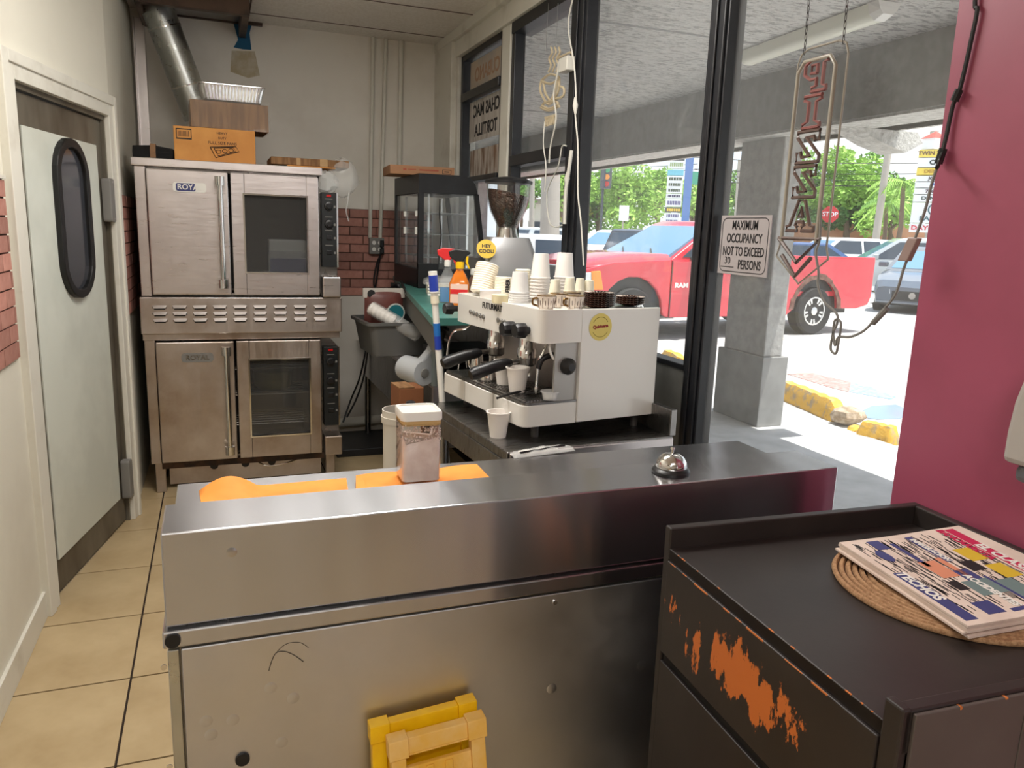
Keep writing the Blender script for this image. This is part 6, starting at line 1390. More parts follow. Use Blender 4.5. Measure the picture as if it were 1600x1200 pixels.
a = on_top(766, 468); sleeve(a+Vector((0, 0, .001)), a+Vector((0, 0, .034)), .038, 'low pile of flat cream lids at the front of the machine top', M_FOAM)
a = on_top(781, 474); sleeve(a+Vector((0, 0, .001)), a+Vector((0, 0, .030)), .028, 'low pile of pale yellow lids at the front of the machine top', mat('lid_yellowish', S(236, 226, 190), .5))
a = on_top(816, 462); t = sleeve(a+Vector((0, 0, .002)), a+Vector((0, 0, .10)), .030, 'cream tub stack behind the frosty cups', M_CREAM)

# ---- teal shelf, display case, grinder, bottles
SHZ = 1.11
def sh(px, py): return PZ(px, py, SHZ)
sp = [(1.165, BW-.004), (.772, 2.845), (1.44, 2.845), (1.44, BW-.004)]
sf = thing('window_shelf', 'teal laminate shelf running along the window to the brick wall', 'shelf', (1.3, 4.0, SHZ-.03))
part('board', MB().prism(sp, SHZ-.03, SHZ), M_TEAL, sf, True, bevel=.002)
part('apron', MB().prism([(1.18, BW-.004), (.787, 2.86), (.80, 2.86), (1.193, BW-.004)], SHZ-.14, SHZ-.03), mat('shelf_apron_grey', S(96, 94, 90), .6), sf, True)
for y in (2.95, 5.1): part('bracket', MB().box(1.42, y, .7, 1.44, y+.03, SHZ-.03).box(1.1, y, SHZ-.07, 1.44, y+.03, SHZ-.03), M_DGREY, sf, True)
cq = PZ(652, 447, SHZ)
dc = thing('display_case', 'black heated display case with glass sides on the teal shelf', 'display case', (1.075, 4.28, SHZ), 0)
CWd, CLn = .40, .62; z_t = .63; ztop0 = .635
side = [(0, .12), (.40, .12), (.345, .53), (0, .53)]
part('base', MB().box(0, 0, .0, CWd+.01, CLn, .11), M_BLACKM, dc, bevel=.004)
part('roof', MB().prism([(0, .53), (.345, .53), (.33, .585), (.30, .62), (.26, .632), (0, .632)], 0, CLn, 'y'), M_BLACKM, dc, smooth=40)
for y in (0, CLn-.025):
    part('corner_post', MB().box(0, y, .11, .03, y+.025, .53), M_BLACKM, dc)
    part('front_post', MB().add([(.385, y, .11), (.41, y, .11), (.35, y, .535), (.325, y, .535), (.385, y+.025, .11), (.41, y+.025, .11), (.35, y+.025, .535), (.325, y+.025, .535)], [(0, 1, 2, 3), (7, 6, 5, 4), (0, 4, 5, 1), (1, 5, 6, 2), (2, 6, 7, 3), (3, 7, 4, 0)]), M_BLACKM, dc)
for y in (.010, CLn-.014): part('side_glass', MB().prism([(.03, .11), (.385, .11), (.33, .53), (.03, .53)], y, y+.004, 'y'), M_GLASS, dc)
part('front_glass', MB().add([(.402, .025, .11), (.402, CLn-.025, .11), (.342, CLn-.025, .53), (.342, .025, .53), (.398, .025, .11), (.398, CLn-.025, .11), (.338, CLn-.025, .53), (.338, .025, .53)], [(0, 1, 2, 3), (7, 6, 5, 4), (0, 4, 5, 1), (1, 5, 6, 2), (2, 6, 7, 3), (3, 7, 4, 0)]), M_GLASS, dc)
for y0 in (.03, CLn/2): 
    d_ = part('rear_door', MB().box(.008, y0, .115, .013, y0+CLn/2-.035, .525), M_GLASS, dc); part('door_handle', MB().box(-.006, y0+.02, .30, .008, y0+.035, .34).box(-.006, y0+.02, .40, .008, y0+.035, .43), M_WHITE, d_)
for k, z in enumerate((.17, .30, .42)):
    x1 = .385-(z-.11)*.14-.02; part('wire_shelf', MB().box(.05, .03, z, x1, CLn-.03, z+.004), film('case_shelf', (.5, .52, .53, 1), .45, .3), dc)
for x in (.06, .29):
    for y in (.03, CLn-.04):
        r = MB().box(x, y, .115, x+.012, y+.006, .525); u_ = part('slotted_upright', r, M_CHROME, dc)
part('mains_lead', MB().tube(smooth_path([(.12, -.006, .50), (.12, -.006, .40), (.13, -.006, .3), (.12, -.006, .2), (.115, -.006, .12)]), .004, 6), M_CORDB, dc)
part('control_box', MB().box(0.0, -.004, .0, .12, .02, .14), M_BLACK, dc, bevel=.003)
fbx0, fbx1 = PY(613, 262, 4.45).x, PY(712, 262, 4.45).x
fb = thing('pizza_carton', 'flat brown printed carton lying on the display case roof', 'box', ((fbx0+fbx1)/2, 4.60, SHZ+.634), R_(-4)); w2_ = (fbx1-fbx0)/2
part('carton_body', MB().box(-w2_, -.15, 0, w2_, .15, .05), mat('carton_tan', S(176, 130, 96), .8), fb, bevel=.002)
q = MB().box(w2_*.62, -.1505, .012, w2_*.9, -.15, .015).box(w2_*.62, -.1505, .034, w2_*.9, -.15, .037).box(w2_*.62, -.1505, .012, w2_*.64, -.15, .037).box(w2_*.88, -.1505, .012, w2_*.9, -.15, .037).box(w2_*.68, -.1505, .022, w2_*.84, -.15, .027); part('print_mark', q, M_INK, fb)
part('print_line', MB().box(-w2_*.6, -.1505, .022, -w2_*.5, -.15, .034).box(-w2_*.45, -.1505, .026, -w2_*.2, -.15, .031).box(-w2_*.1, -.1505, .024, w2_*.5, -.15, .032), mat('print_red_brown', S(170, 84, 64), .7), fb)
# coffee grinder
gY = 3.42; gc = PY(792, 380, gY); gx = gc.x
gd_ = thing('coffee_grinder', 'grey coffee grinder with a clear hopper of dark beans behind the cups', 'coffee grinder', (gx, gY, SHZ), R_(-10))
zc = lambda py: PY(792, py, gY).z-SHZ
hr = (PY(826, 285, gY).x-PY(760, 285, gY).x)/2
part('body', MB().loft([[(p[0], p[1], z) for p in rrect(w_, d_, .03, 4)] for w_, d_, z in ((.24, .22, 0), (.26, .24, .1), (.25, .23, zc(400)), (.20, .17, zc(374)), (.19, .16, zc(371)))]), mat('grinder_silver', S(176, 176, 178), .35, metal=.7), gd_, smooth=30)
part('collar', MB().lathe([(.055, zc(373)), (.05, zc(368)), (.046, zc(362)), (.04, zc(355))], 24), M_CHROME, gd_, smooth=40)
hp = [(hr*.36, zc(362)), (hr*.52, zc(350)), (hr*.80, zc(330)), (hr*.95, zc(310)), (hr*.98, zc(286))]
part('hopper', MB().lathe(hp+[(r_-.003, z) for r_, z in hp[::-1]], 32, caps=False), M_CLEAR, gd_, smooth=50)
part('hopper_lid', MB().lathe([(hr*1.05, zc(287)), (hr*1.06, zc(283)), (hr*.8, zc(279)), (hr*.2, zc(276))], 32), M_BLACK, gd_, smooth=40)
bn = []
for r_, z in hp[:-1]: bn.append([((r_-.005)*math.cos(a), (r_-.005)*math.sin(a), z+.002) for a in [2*math.pi*k/32 for k in range(32)]])
bn.append([((hr*.97-.005)*math.cos(a), (hr*.97-.005)*math.sin(a), zc(302)-.018*math.cos(a)) for a in [2*math.pi*k/32 for k in range(32)]])
m_, nt_, bs_ = new_mat('coffee_beans'); vo = nt_.nodes.new('ShaderNodeTexVoronoi'); vo.inputs['Scale'].default_value = 110; tcn = nt_.nodes.new('ShaderNodeTexCoord'); nt_.links.new(tcn.outputs['Object'], vo.inputs['Vector'])
nt_.links.new(mixc(nt_, vo.outputs['Distance'], S(30, 19, 14), S(74, 48, 34)), bs_.inputs['Base Color']); bump(nt_, bs_, vo.outputs['Distance'], .8, .006); bs_.inputs['Roughness'].default_value = .4
o = part('coffee_beans', MB().loft(bn), m_, gd_, smooth=40); o['kind'] = 'stuff'
b = MB(); q = PY(760, 389, gY-.13); 
gl = wmat(gd_).inverted() @ q
b.M = frame((gl.x, gl.y, gl.z), (1, 0, 0), (0, .42, 1)); b.lathe([(.044, 0), (.044, .001)], 28); sk = part('sticker', b, mat('sticker_gold', S(216, 176, 50), .5), gd_)
b = MB(); F0 = frame((gl.x, gl.y, gl.z), (1, 0, 0), (0, .42, 1)); b.text('HEY', .022, F0 @ Matrix.Translation((0, .013, .0016)), bold=.0009); b.text('COOL!', .022, F0 @ Matrix.Translation((0, -.012, .0016)), bold=.0009); part('sticker_lettering', b, M_INK, sk)
# spray bottles on the shelf
def bottle(px, py_top, Y, m_liq, lab, tri, r=.042, hh=.27, label_m=None, lvl=.6, two=False):
    p = PY(px, py_top, Y); h = p.z-SHZ; t = thing('spray_bottle', lab, 'spray bottle', (p.x, Y, SHZ), R_(-20), group='spray bottles on the shelf')
    bt = h-.085
    part('bottle', MB().loft([[(p_[0], p_[1], z) for p_ in rrect(2*r*s, 1.3*r*s, r*.45*s, 4)] for s, z in ((.96, 0), (1, .01), (1, bt*.62), (.62, bt*.84), (.36, bt*.95), (.34, bt))]), film('bottle_clear', (.86, .88, .88, 1), .14, .1) if two else m_liq, t, smooth=40)
    if two: part('liquid', MB().loft([[(p_[0], p_[1], z) for p_ in rrect(2*r*s*.94, 1.3*r*s*.92, r*.4*s, 4)] for s, z in ((.96, .004), (1, .012), (1, bt*lvl))]), m_liq, t, smooth=40)
    if label_m:
        lb = part('label', MB().box(-r*.86, -r*.66, bt*.10, r*.86, -r*.645, bt*.60), label_m, t); part('label_band', MB().box(-r*.86, -r*.672, bt*.34, r*.86, -r*.66, bt*.46), M_RED, lb)
    part('neck_collar', MB().lathe([(r*.42, bt), (r*.44, bt+.004), (r*.42, bt+.028), (r*.3, bt+.03)], 16), M_YELLOW if tri == M_BLACK else M_WHITE, t, smooth=40)
    part('trigger_head', MB().prism([(-.045, h-.035), (-.05, h-.012), (-.02, h), (.03, h-.004), (.05, h-.016), (.03, h-.03), (.012, bt+.028), (-.014, bt+.028)], -.011, .011, 'y'), tri, t, bevel=.004)
    part('trigger', MB().prism([(.028, h-.03), (.038, h-.03), (.036, h-.06), (.046, h-.085), (.038, h-.085), (.026, h-.058)], -.007, .007, 'y'), M_YELLOW if tri == M_BLACK else tri, t, bevel=.002)
M_AMB = mat('degreaser_amber', S(214, 116, 30), .15, coat=.5); M_BLIQ = mat('liquid_blue', S(24, 120, 180), .1)
bottle(719, 389, 3.28, M_AMB, 'amber spray bottle with a yellow collar and black trigger', M_BLACK, .044, label_m=mat('label_pink_white', S(232, 196, 180), .5))
bottle(700, 387, 3.46, M_BLIQ, 'clear spray bottle of blue liquid with a red trigger', M_RED, .036, lvl=.42, two=True)
bottle(741, 400, 3.36, mat('bottle_brown', S(120, 90, 76), .25), 'brownish spray bottle half hidden behind the amber one', M_DGREY, .036)
p = PZ(714, 424, SHZ+.02); pz = sh(712, 440)
tt = thing('paper_tray', 'pale stack of paper trays in front of the display case', 'tray', (1.12, 3.9, SHZ), R_(-12)); 
for k in range(4): part('tray_sheet', MB().box(-.09, -.11, .014*k, .12, .10, .014*k+.011), M_CREAM if k % 2 else M_WHITE, tt, bevel=.002)
part('film_lid', MB().loft([[(x, y, z) for x, y in rrect(.24*s, .24*s, .05, 4, .01, 0)] for s, z in ((1, .056), (.96, .075), (.7, .092))]), M_FILM, tt, smooth=40)
p = PZ(702, 465, SHZ+.001); single('foil_crumple', MB().loft([[p+Vector((.022*math.cos(a)*s*(1+.3*math.sin(5*a)), .022*math.sin(a)*s, z)) for a in [2*math.pi*k/14 for k in range(14)]] for s, z in ((.7, .002), (1.1, .010), (.9, .022), (.4, .03))]), M_FOIL, 'crumpled bit of foil on the shelf edge behind the machine knob', 'foil', smooth=20)
# ================================================================== SINK CORNER under the teal shelf
sY0, sY1 = 3.35, 5.25
sx0 = .93
sk = thing('steel_sink', 'dark steel sink unit standing in the shadow under the teal shelf', 'sink', (1.2, 4.2, 0), 0)
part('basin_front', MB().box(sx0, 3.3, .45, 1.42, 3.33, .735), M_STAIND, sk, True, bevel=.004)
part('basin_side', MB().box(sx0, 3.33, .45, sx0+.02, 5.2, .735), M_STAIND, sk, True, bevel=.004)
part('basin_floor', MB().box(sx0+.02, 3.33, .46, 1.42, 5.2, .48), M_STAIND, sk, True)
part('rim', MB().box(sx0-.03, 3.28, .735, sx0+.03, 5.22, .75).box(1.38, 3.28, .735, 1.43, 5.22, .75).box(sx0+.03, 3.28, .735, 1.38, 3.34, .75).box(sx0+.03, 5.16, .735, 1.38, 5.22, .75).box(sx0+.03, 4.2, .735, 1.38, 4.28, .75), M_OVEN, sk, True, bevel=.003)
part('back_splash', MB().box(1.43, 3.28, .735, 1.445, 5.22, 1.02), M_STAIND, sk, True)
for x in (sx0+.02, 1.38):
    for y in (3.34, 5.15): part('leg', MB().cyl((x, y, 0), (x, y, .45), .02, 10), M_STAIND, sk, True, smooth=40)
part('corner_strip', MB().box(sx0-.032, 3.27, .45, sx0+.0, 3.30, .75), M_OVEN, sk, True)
# grey tub above the far basin with bag, cup sleeve
tb0, tb1 = PY(562, 492, 4.45), PY(668, 540, 4.2)
gt = thing('grey_tub', 'dark grey plastic tub resting on the sink', 'tub', (.98, 4.3, .752), R_(4))
def tubring(s, z, ins=0): return [(p[0], p[1], z) for p in rrect(.46*s-2*ins, .40*s-2*ins, .04, 4)]
part('tub', MB().loft([tubring(.86, 0), tubring(.98, .17), tubring(1.06, .17), tubring(1.06, .185), tubring(.97, .185), tubring(.85, .006)]), mat('tub_grey', S(92, 92, 90), .45), gt, smooth=30)
# bag with teal round label
c0 = PY(600, 478, 4.3)
bgx = thing('coffee_bag', 'white and maroon foil bag with a round teal label leaning in the tub', 'bag', (c0.x, 4.3, .775), R_(2), group=None)
def pillow(w_, h_, d_, z0, nu=14, nv=14):
    mb = MB(); a = lambda u, v: d_*(math.sin(math.pi*u)*math.sin(math.pi*v))**.5
    mb.grid(lambda u, v: (w_*(u-.5), -a(u, v)+.02*(1-v), z0+h_*v), nu, nv); mb.grid(lambda u, v: (w_*(.5-u), a(u, v)+.02*(1-v), z0+h_*v), nu, nv); return mb
hb = PY(590, 453, 4.3).z-.775
part('pouch', pillow(.22, hb, .045, 0), mat('bag_maroon', S(120, 70, 62), .4, c2=S(96, 52, 48), scale=8), bgx, smooth=60)
part('bag_top', MB().box(-.12, -.008, hb-.045, .12, .008, hb+.01), mat('bag_white', S(196, 190, 182), .4), bgx, bevel=.004)
lb = MB(); lb.M = frame((.055, -.05, hb*.62), (1, 0, 0), (0, 0, 1)); lb.lathe([(.052, -.006), (.052, .002)], 28); l0 = part('label_ring', lb, mat('bag_label_pale', S(190, 196, 190), .4), bgx)
lb = MB(); lb.M = frame((.055, -.0525, hb*.62), (1, 0, 0), (0, 0, 1)); lb.lathe([(.044, 0), (.044, .002)], 28); part('label_disc', lb, mat('label_teal', S(30, 110, 120), .4), l0)
lb = MB(); lb.M = frame((-.075, -.012, hb-.02), (1, 0, 0), (0, 0, 1)); lb.lathe([(.022, 0), (.022, .003)], 20); part('seal_disc', lb, M_INK, bgx)
# clear sleeve of cups lying across the tub
a, b = PY(578, 480, 4.2), PY(655, 525, 4.08)
cs = thing('cup_sleeve', 'clear sleeve of white cups lying slantwise across the grey tub', 'cup sleeve', tuple(a)); d = b-a; N = 24
part('cups', MB().tube([a+d*(k/N) for k in range(N//2+1)], .03, 18, True, [.034 if k % 2 else .030 for k in range(N//2+1)]), M_FOAM, cs, True, smooth=25)
part('film_sleeve', MB().tube([a+d*(-.03), a+d*.02, a+d*.5, a+d*.98, a+d*1.02], .04, 16, True, [.015, .040, .042, .038, .016]), M_FILM, cs, True, smooth=40)
# stacked dark trays below the tub's front
for k in range(3):
    z = .752-.0; y = 3.9-.0
dt = thing('dark_tray_stack', 'dark crate standing on the near end of the sink', 'crate', (1.16, 3.72, .751), R_(3))
for k in range(3): part('slat', MB().box(-.16, -.13, .0+.04*k, .16, .13, .034+.04*k), M_BLACKM, dt, bevel=.004)
# clear pitcher lying on its side
q = PY(661, 566, 3.30); cj = thing('plastic_pitcher', 'cloudy plastic pitcher with a white round base lying at the sink edge', 'pitcher', (PY(664, 566, 3.27).x, 3.27, .752), R_(18))
jm = film('cloudy_plastic', (.62, .64, .66, 1), .55, .25)
mb = MB(); mb.M = Matrix.Translation((0, 0, .062)) @ Matrix.Rotation(-math.pi/2, 4, 'X'); mb.lathe([(.02, 0), (.056, 0), (.060, .01), (.058, .16), (.055, .16), (.055, .012), (.02, .006)], 28)
part('vessel', mb, jm, cj, smooth=40)
mb = MB(); mb.M = Matrix.Translation((0, 0, .062)) @ Matrix.Rotation(math.pi/2, 4, 'X'); mb.lathe([(.022, 0), (.020, .004), (.012, .005)], 20); part('base_disc', mb, M_GREYP, cj, smooth=40)
part('pitcher_handle', MB().prism([(.02, .05), (.07, .11), (.085, .19), (.06, .215), (.03, .16), (-.02, .115)], .0, .05, 'y'), jm, cj, bevel=.01)
# mop pole with blue grips, leaning
pa, pb_, pc_ = PY(676, 424, 2.80), PY(681, 480, 2.80), PY(689, 600, 2.80)
low = pa+(pc_-pa)*((pa.z-.02)/(pa.z-pc_.z)); low.y -= .0
mo = thing('mop_pole', 'white mop pole with blue grips leaning beside the espresso machine', 'mop', (low.x, low.y, 0))
def seg(t0, t1): return pa+(low-pa)*t0, pa+(low-pa)*t1
def tz(py): z = PY(680, py, 2.80).z; return (pa.z-z)/(pa.z-low.z)
part('pole', MB().cyl(*seg(0.02, 1), .0125, 14), M_WHITE, mo, True, smooth=40)
for y0, y1, m_, r in ((424, 430, M_WHITE, .0165), (430, 455, M_BLUE, .017), (455, 457, M_WHITE, .0185), (505, 525, mat('pole_blue_label', S(30, 110, 190), .4), .0133), (525, 546, M_BLUE, .0135)):
    part('grip', MB().cyl(*seg(tz(y0), tz(y1)), r, 16), m_, mo, True, smooth=40)
part('collar', MB().cyl(*seg(tz(462), tz(474)), .0155, 14), M_CREAM, mo, True, smooth=40)
part('mop_head', MB().box(low.x-.10, low.y-.03, 0, low.x+.10, low.y+.03, .05), M_GREYP, mo, True, bevel=.01)
# spray bottle dark, with white tube, hanging behind the machine
p = PY(706, 540, 3.0); sbk = thing('spray_bottle', 'dark clear spray bottle with a black trigger at the sink edge', 'spray bottle', (p.x+.02, 3.3, .751)); hz = PY(706, 497, 3.3).z-.751
part('bottle', MB().lathe([(.03, 0), (.034, .01), (.034, hz*.55), (.014, hz*.75), (.013, hz*.8)], 20), film('smoky_plastic', (.25, .3, .3, 1), .7, .15), sbk, smooth=40)
part('trigger_head', MB().prism([(-.04, hz*.86), (-.045, hz*.97), (0, hz), (.04, hz*.94), (.02, hz*.8), (-.012, hz*.8)], -.012, .012, 'y'), M_BLACK, sbk, bevel=.004)
# bucket and brown thing behind the container
bq = PY(628, 640, 2.35); bk = thing('white_bucket', 'tall white plastic bucket behind the counter', 'bucket', (PY(628, 650, 2.3).x, 2.3, 0)); zt = PY(610, 640, 2.3).z; rb = .075
rb = (PY(666, 645, 2.3).x-PY(606, 645, 2.3).x)/2*1.0
part('pail', MB().lathe([(rb*.5, 0), (rb*.84, 0), (rb*.96, zt-.04), (rb*1.04, zt-.04), (rb*1.06, zt-.02), (rb, zt-.02), (rb, zt), (rb*.95, zt), (rb*.82, .01), (rb*.5, .01)], 32), mat('bucket_white', S(214, 208, 196), .45), bk, smooth=30)
part('liner', MB().lathe([(rb*.93, zt-.03), (rb*.9, zt-.03), (rb*.2, zt-.06)], 24), M_DGREY, bk)
p = PY(648, 628, 2.3); part('black_bag_tip', MB().lathe([(.02, zt-.05), (.022, zt-.01), (.014, zt+.02), (.004, zt+.024)], 12, (.03, .01, 0)), M_BLACK, bk, smooth=40)
p = PY(659, 622, 2.75); bx = thing('brown_bin', 'tan cardboard box under the work table edge', 'box', (p.x+.02, 3.06, 0), R_(5)); part('carton_body', MB().box(-.055, -.06, 0, .05, .06, PY(659, 614, 2.9).z), mat('cardboard_rust', S(124, 76, 44), .8), bx, bevel=.004)
part('carton_flap', MB().box(-.055, -.06, PY(659, 614, 2.9).z, .01, .06, PY(659, 614, 2.9).z+.004), M_CARD, bx)
# drain pipe along the back wall
single('drain_pipe', MB().cyl((.66, BW-.09, .09), (1.40, BW-.07, .12), .032, 14), M_TRIM, 'white drain pipe low along the back wall', 'pipe', smooth=40)
single('floor_trough', MB().box(.68, 4.75, 0, 1.40, 5.20, .05), M_BLACKM, 'black low floor tray under the sink', 'tray', bevel=.006)
cm = thing('shelf_cable', 'black cable hanging in a curve under the teal shelf', 'cable', (1.0, 4.0, .9))
part('cable', MB().tube(smooth_path([PY(627, 440, 4.6), PY(634, 455, 4.2), PY(648, 475, 3.9), PY(664, 495, 3.6), PY(680, 507, 3.4), PY(700, 515, 3.3)]), .008, 7), M_CORDB, cm, True, smooth=40)
part('cable_coil', MB().tube(smooth_path([PY(612, 452, 4.7), PY(622, 446, 4.65), PY(631, 455, 4.65), PY(628, 468, 4.65)]), .016, 8), M_CORDB, cm, True, smooth=40)

# ================================================================== THINGS ON THE STOREFRONT
# occupancy sign on the glass
xg = SX+.0265
a, b, c_, d_ = PX(1131, 334, xg), PX(1208, 339, xg), PX(1196, 436, xg), PX(1119, 424, xg)
yL, yR = (a.y+d_.y)/2, (b.y+c_.y)/2; zT, zB = (a.z+b.z)/2, (c_.z+d_.z)/2; cyy, czz = (yL+yR)/2, (zT+zB)/2; w_, h_ = yL-yR, zT-zB
os_ = thing('occupancy_sign', 'grey plastic maximum occupancy sign stuck to the entrance glass', 'sign', (xg, cyy, zB))
F = frame((xg, cyy, czz), (0, -1, 0), (0, 0, 1))
part('plate', MB().box(xg-.0005, yR, zB, xg+.003, yL, zT), mat('sign_plate_grey', S(164, 157, 157), .4), os_, True)
q = MB(); q.M = F @ Matrix.Translation((0, 0, .001)); o_ = rrect(w_*.93, h_*.92, .02, 5); i_ = rrect(w_*.93-.005, h_*.92-.005, .018, 5); n = len(o_)
q.add([(p[0], p[1], 0) for p in o_]+[(p[0], p[1], 0) for p in i_], [(k, (k+1) % n, n+(k+1) % n, n+k) for k in range(n)]); part('border', q, M_INK, os_, True)
ls = h_*.215
for k, tx in enumerate(('MAXIMUM', 'OCCUPANCY', 'NOT TO EXCEED')):
    part('lettering', MB().text(tx, ls, F @ Matrix.Translation((0, h_*(.33-.22*k), .0012)), bold=.0005, sx=[.84, .86, .80][k]*.82), M_INK, os_, True)
part('lettering', MB().text('PERSONS', ls, F @ Matrix.Translation((w_*.15, -h_*.33, .0012)), bold=.0005, sx=.68), M_INK, os_, True)
part('handwriting', MB().text('30', ls*.8, F @ Matrix.Translation((-w_*.30, -h_*.27, .0012)) @ Matrix.Shear('XZ', 4, (0, 0)), bold=0), M_INK, os_, True)
part('rule_line', MB().box(xg-.0008, cyy+w_*.16, zB+h_*.115, xg-.0004, cyy+w_*.44, zB+h_*.130), M_INK, os_, True)

# neon sign PIZZA (seen from behind, so mirrored), on a clear acrylic sheet hung on chains
xn = SX-.06
def N2(px, py): p = PX(px, py, xn); return p.y, p.z
nz = thing('neon_pizza_sign', 'unlit tube sign spelling pizza downward with an arrow, hung on clear acrylic', 'neon sign', (xn, N2(1270, 240)[0], N2(1250, 430)[1]))
yl, zt_ = N2(1241, 92); yr, _ = N2(1320, 66); ymid = (yl+yr)/2; wN = yl-yr; zb_ = N2(1210, 400)[1]; ztip = N2(1247, 432)[1]; zt_ = N2(1290, 66)[1]
outl = [(yl, zt_-.035), (yl-.010, zt_-.010), (yl-.035, zt_), (yr+.035, zt_), (yr+.010, zt_-.010), (yr, zt_-.035), (yr, zb_+.03), (yr-.01, zb_), (ymid, ztip-.02), (yl+.01, zb_), (yl, zb_+.03)]
part('acrylic_sheet', MB().prism(outl, xn+.012, xn+.018, 'x'), glass('acrylic_clear', (.97, .97, .97, 1), .03, 1.4), nz, True)
M_TUBER = mat('neon_tube_red', S(134, 84, 80), .3); M_TUBEG = mat('neon_tube_grey', S(152, 145, 132), .3); M_TUBEB = mat('neon_tube_brown', S(98, 80, 74), .3)
part('edge_bead', MB().tube([(xn+.015, y, z) for y, z in outl+[outl[0]]], .0028, 6), M_TUBEG, nz, True)
ins = .022; rr_ = [(yl-ins, zb_+.04), (yl-ins, zt_-.06), (yl-ins-.02, zt_-.035), (yr+ins+.02, zt_-.035), (yr+ins, zt_-.06), (yr+ins, zb_+.04)]
part('border_tube', MB().tube([(xn, y, z) for y, z in rr_], .0055, 8), M_TUBEG, nz, True, smooth=50)
def letter(ch, cz_, hgt, wid):
    """outline of a block letter as a bent tube, mirrored for the viewer inside"""
    S_ = {'P': [[(.05, 0), (.05, .12), (.2, .16), (.2, .84), (.05, .88), (.05, 1), (.7, 1), (.95, .85), (.95, .55), (.7, .38), (.45, .38), (.45, .16), (.62, .12), (.62, 0), (.05, 0)], [(.45, .56), (.45, .82), (.68, .82), (.70, .58), (.45, .56)]],
          'I': [[(.15, 0), (.15, .12), (.35, .2), (.35, .8), (.15, .88), (.15, 1), (.85, 1), (.85, .88), (.65, .8), (.65, .2), (.85, .12), (.85, 0), (.15, 0)]],
          'Z': [[(.02, 0), (.02, .2), (.62, .82), (.30, .82), (.24, .68), (.08, .68), (.08, 1), (.98, 1), (.98, .82), (.40, .18), (.74, .18), (.80, .34), (.96, .34), (.96, 0), (.02, 0)]],
          'A': [[(0, 0), (0, .14), (.14, .18), (.40, 1), (.62, 1), (.88, .18), (1, .14), (1, 0), (.60, 0), (.60, .14), (.68, .18), (.63, .30), (.40, .30), (.36, .18), (.44, .14), (.44, 0), (0, 0)], [(.43, .46), (.51, .76), (.59, .46), (.43, .46)]]}[ch]
    for st_ in S_:
        part('letter_tube', MB().tube([(xn, ymid-(.5-x)*wid, cz_+(y-.5)*hgt) for x, y in st_], .0048, 6), M_TUBER if ch in 'PI' else M_TUBEB, nz, True, smooth=40)
zs = [N2(1275, 117)[1], N2(1271, 174)[1], N2(1266, 229)[1], N2(1260, 284)[1], N2(1255, 337)[1]]
hl_ = abs(zs[1]-zs[0])*.88
for ch, z in zip('PIZZA', zs): letter(ch, z, hl_, wN*.50 if ch != 'A' else wN*.58)
za = N2(1250, 373)[1]; part('arrow_tube', MB().tube([(xn, ymid+wN*.44, za), (xn, ymid-wN*.44, za), (xn, ymid, za-.062), (xn, ymid+wN*.44, za)], .0055, 6), M_TUBEB, nz, True, smooth=40)
part('arrow_tube', MB().tube([(xn, ymid+wN*.33, za-.045), (xn, ymid, za-.098), (xn, ymid-wN*.30, za-.048)], .0055, 6), M_TUBEB, nz, True, smooth=40)
for y in (yl-.02, yr+.02):
    ch = MB(); p0, p1 = Vector((xn+.014, y, zt_-.01)), Vector((xn+.02, y+.02, 2.5)); L = (p1-p0).length; N = 34
    for k in range(N):
        q = p0+(p1-p0)*((k+.5)/N); s_ = L/N*.62; ax = Vector((0, 1, 0)) if k % 2 else Vector((1, 0, 0)); ch.tube([q+ax*(.003*math.cos(t_))+Vector((0, 0, s_*math.sin(t_))) for t_ in [math.pi/4*i for i in range(9)]], .0011, 4, False)
    part('hanging_chain', ch, M_DGREY, nz, True)
cb1 = thing('neon_lead', 'grey lead with plug box looping from the pizza sign to the pink wall', 'cord', (xn, N2(1310, 520)[0], N2(1310, 550)[1]))
def X2(px, py, x=xn): return PX(px, py, x)
part('lead', MB().tube(smooth_path([X2(1283, 300), X2(1281, 370), X2(1275, 395), X2(1279, 425), X2(1278, 445), X2(1287, 470), X2(1307, 490), X2(1308, 505), X2(1302, 520), X2(1298, 545), X2(1306, 552), X2(1310, 535), X2(1314, 505), X2(1305, 500), X2(1302, 520), X2(1305, 540), X2(1310, 527), X2(1330, 526), X2(1352, 515), X2(1372, 492), X2(1398, 462), X2(1412, 420), X2(1418, 405)]), .0032, 6), M_GREYP, cb1, True, smooth=40)
part('inline_switch', MB().cyl(X2(1364, 505), X2(1386, 482), .007, 8), M_GREYP, cb1, True)
part('transformer', MB().loft([[X2(1413, 408)+Vector((u*.008, v*.013, 0)) for u, v in ((-1, -1), (1, -1), (1, 1), (-1, 1))], [X2(1430, 372)+Vector((u*.008, v*.013, 0)) for u, v in ((-1, -1), (1, -1), (1, 1), (-1, 1))]]), mat('transformer_brown', S(150, 128, 122), .5), cb1, True, bevel=.002)
part('lead', MB().tube(smooth_path([X2(1430, 372), X2(1445, 330), X2(1455, 290), X2(1463, 265)]), .0032, 6), M_GREYP, cb1, True, smooth=40)
cb2 = thing('wall_lead', 'black cord with inline blocks running down the edge of the pink wall', 'cord', tuple(PX(1480, 170, SX-.01)))
part('cord', MB().tube(smooth_path([PX(1525, -14, SX-.008)+Vector((0, -.01, .65)), PX(1525, -14, SX-.008)+Vector((0, .005, .3)), PX(1525, -14, SX-.008), PX(1527, 15, SX-.008), PX(1517, 65, SX-.008), PX(1507, 110, SX-.008), PX(1498, 145, SX-.008), PX(1489, 165, SX-.008), PX(1478, 215, SX-.01), PX(1470, 245, SX-.02), X2(1464, 262)]), .0045, 7), M_CORDB, cb2, True, smooth=40)
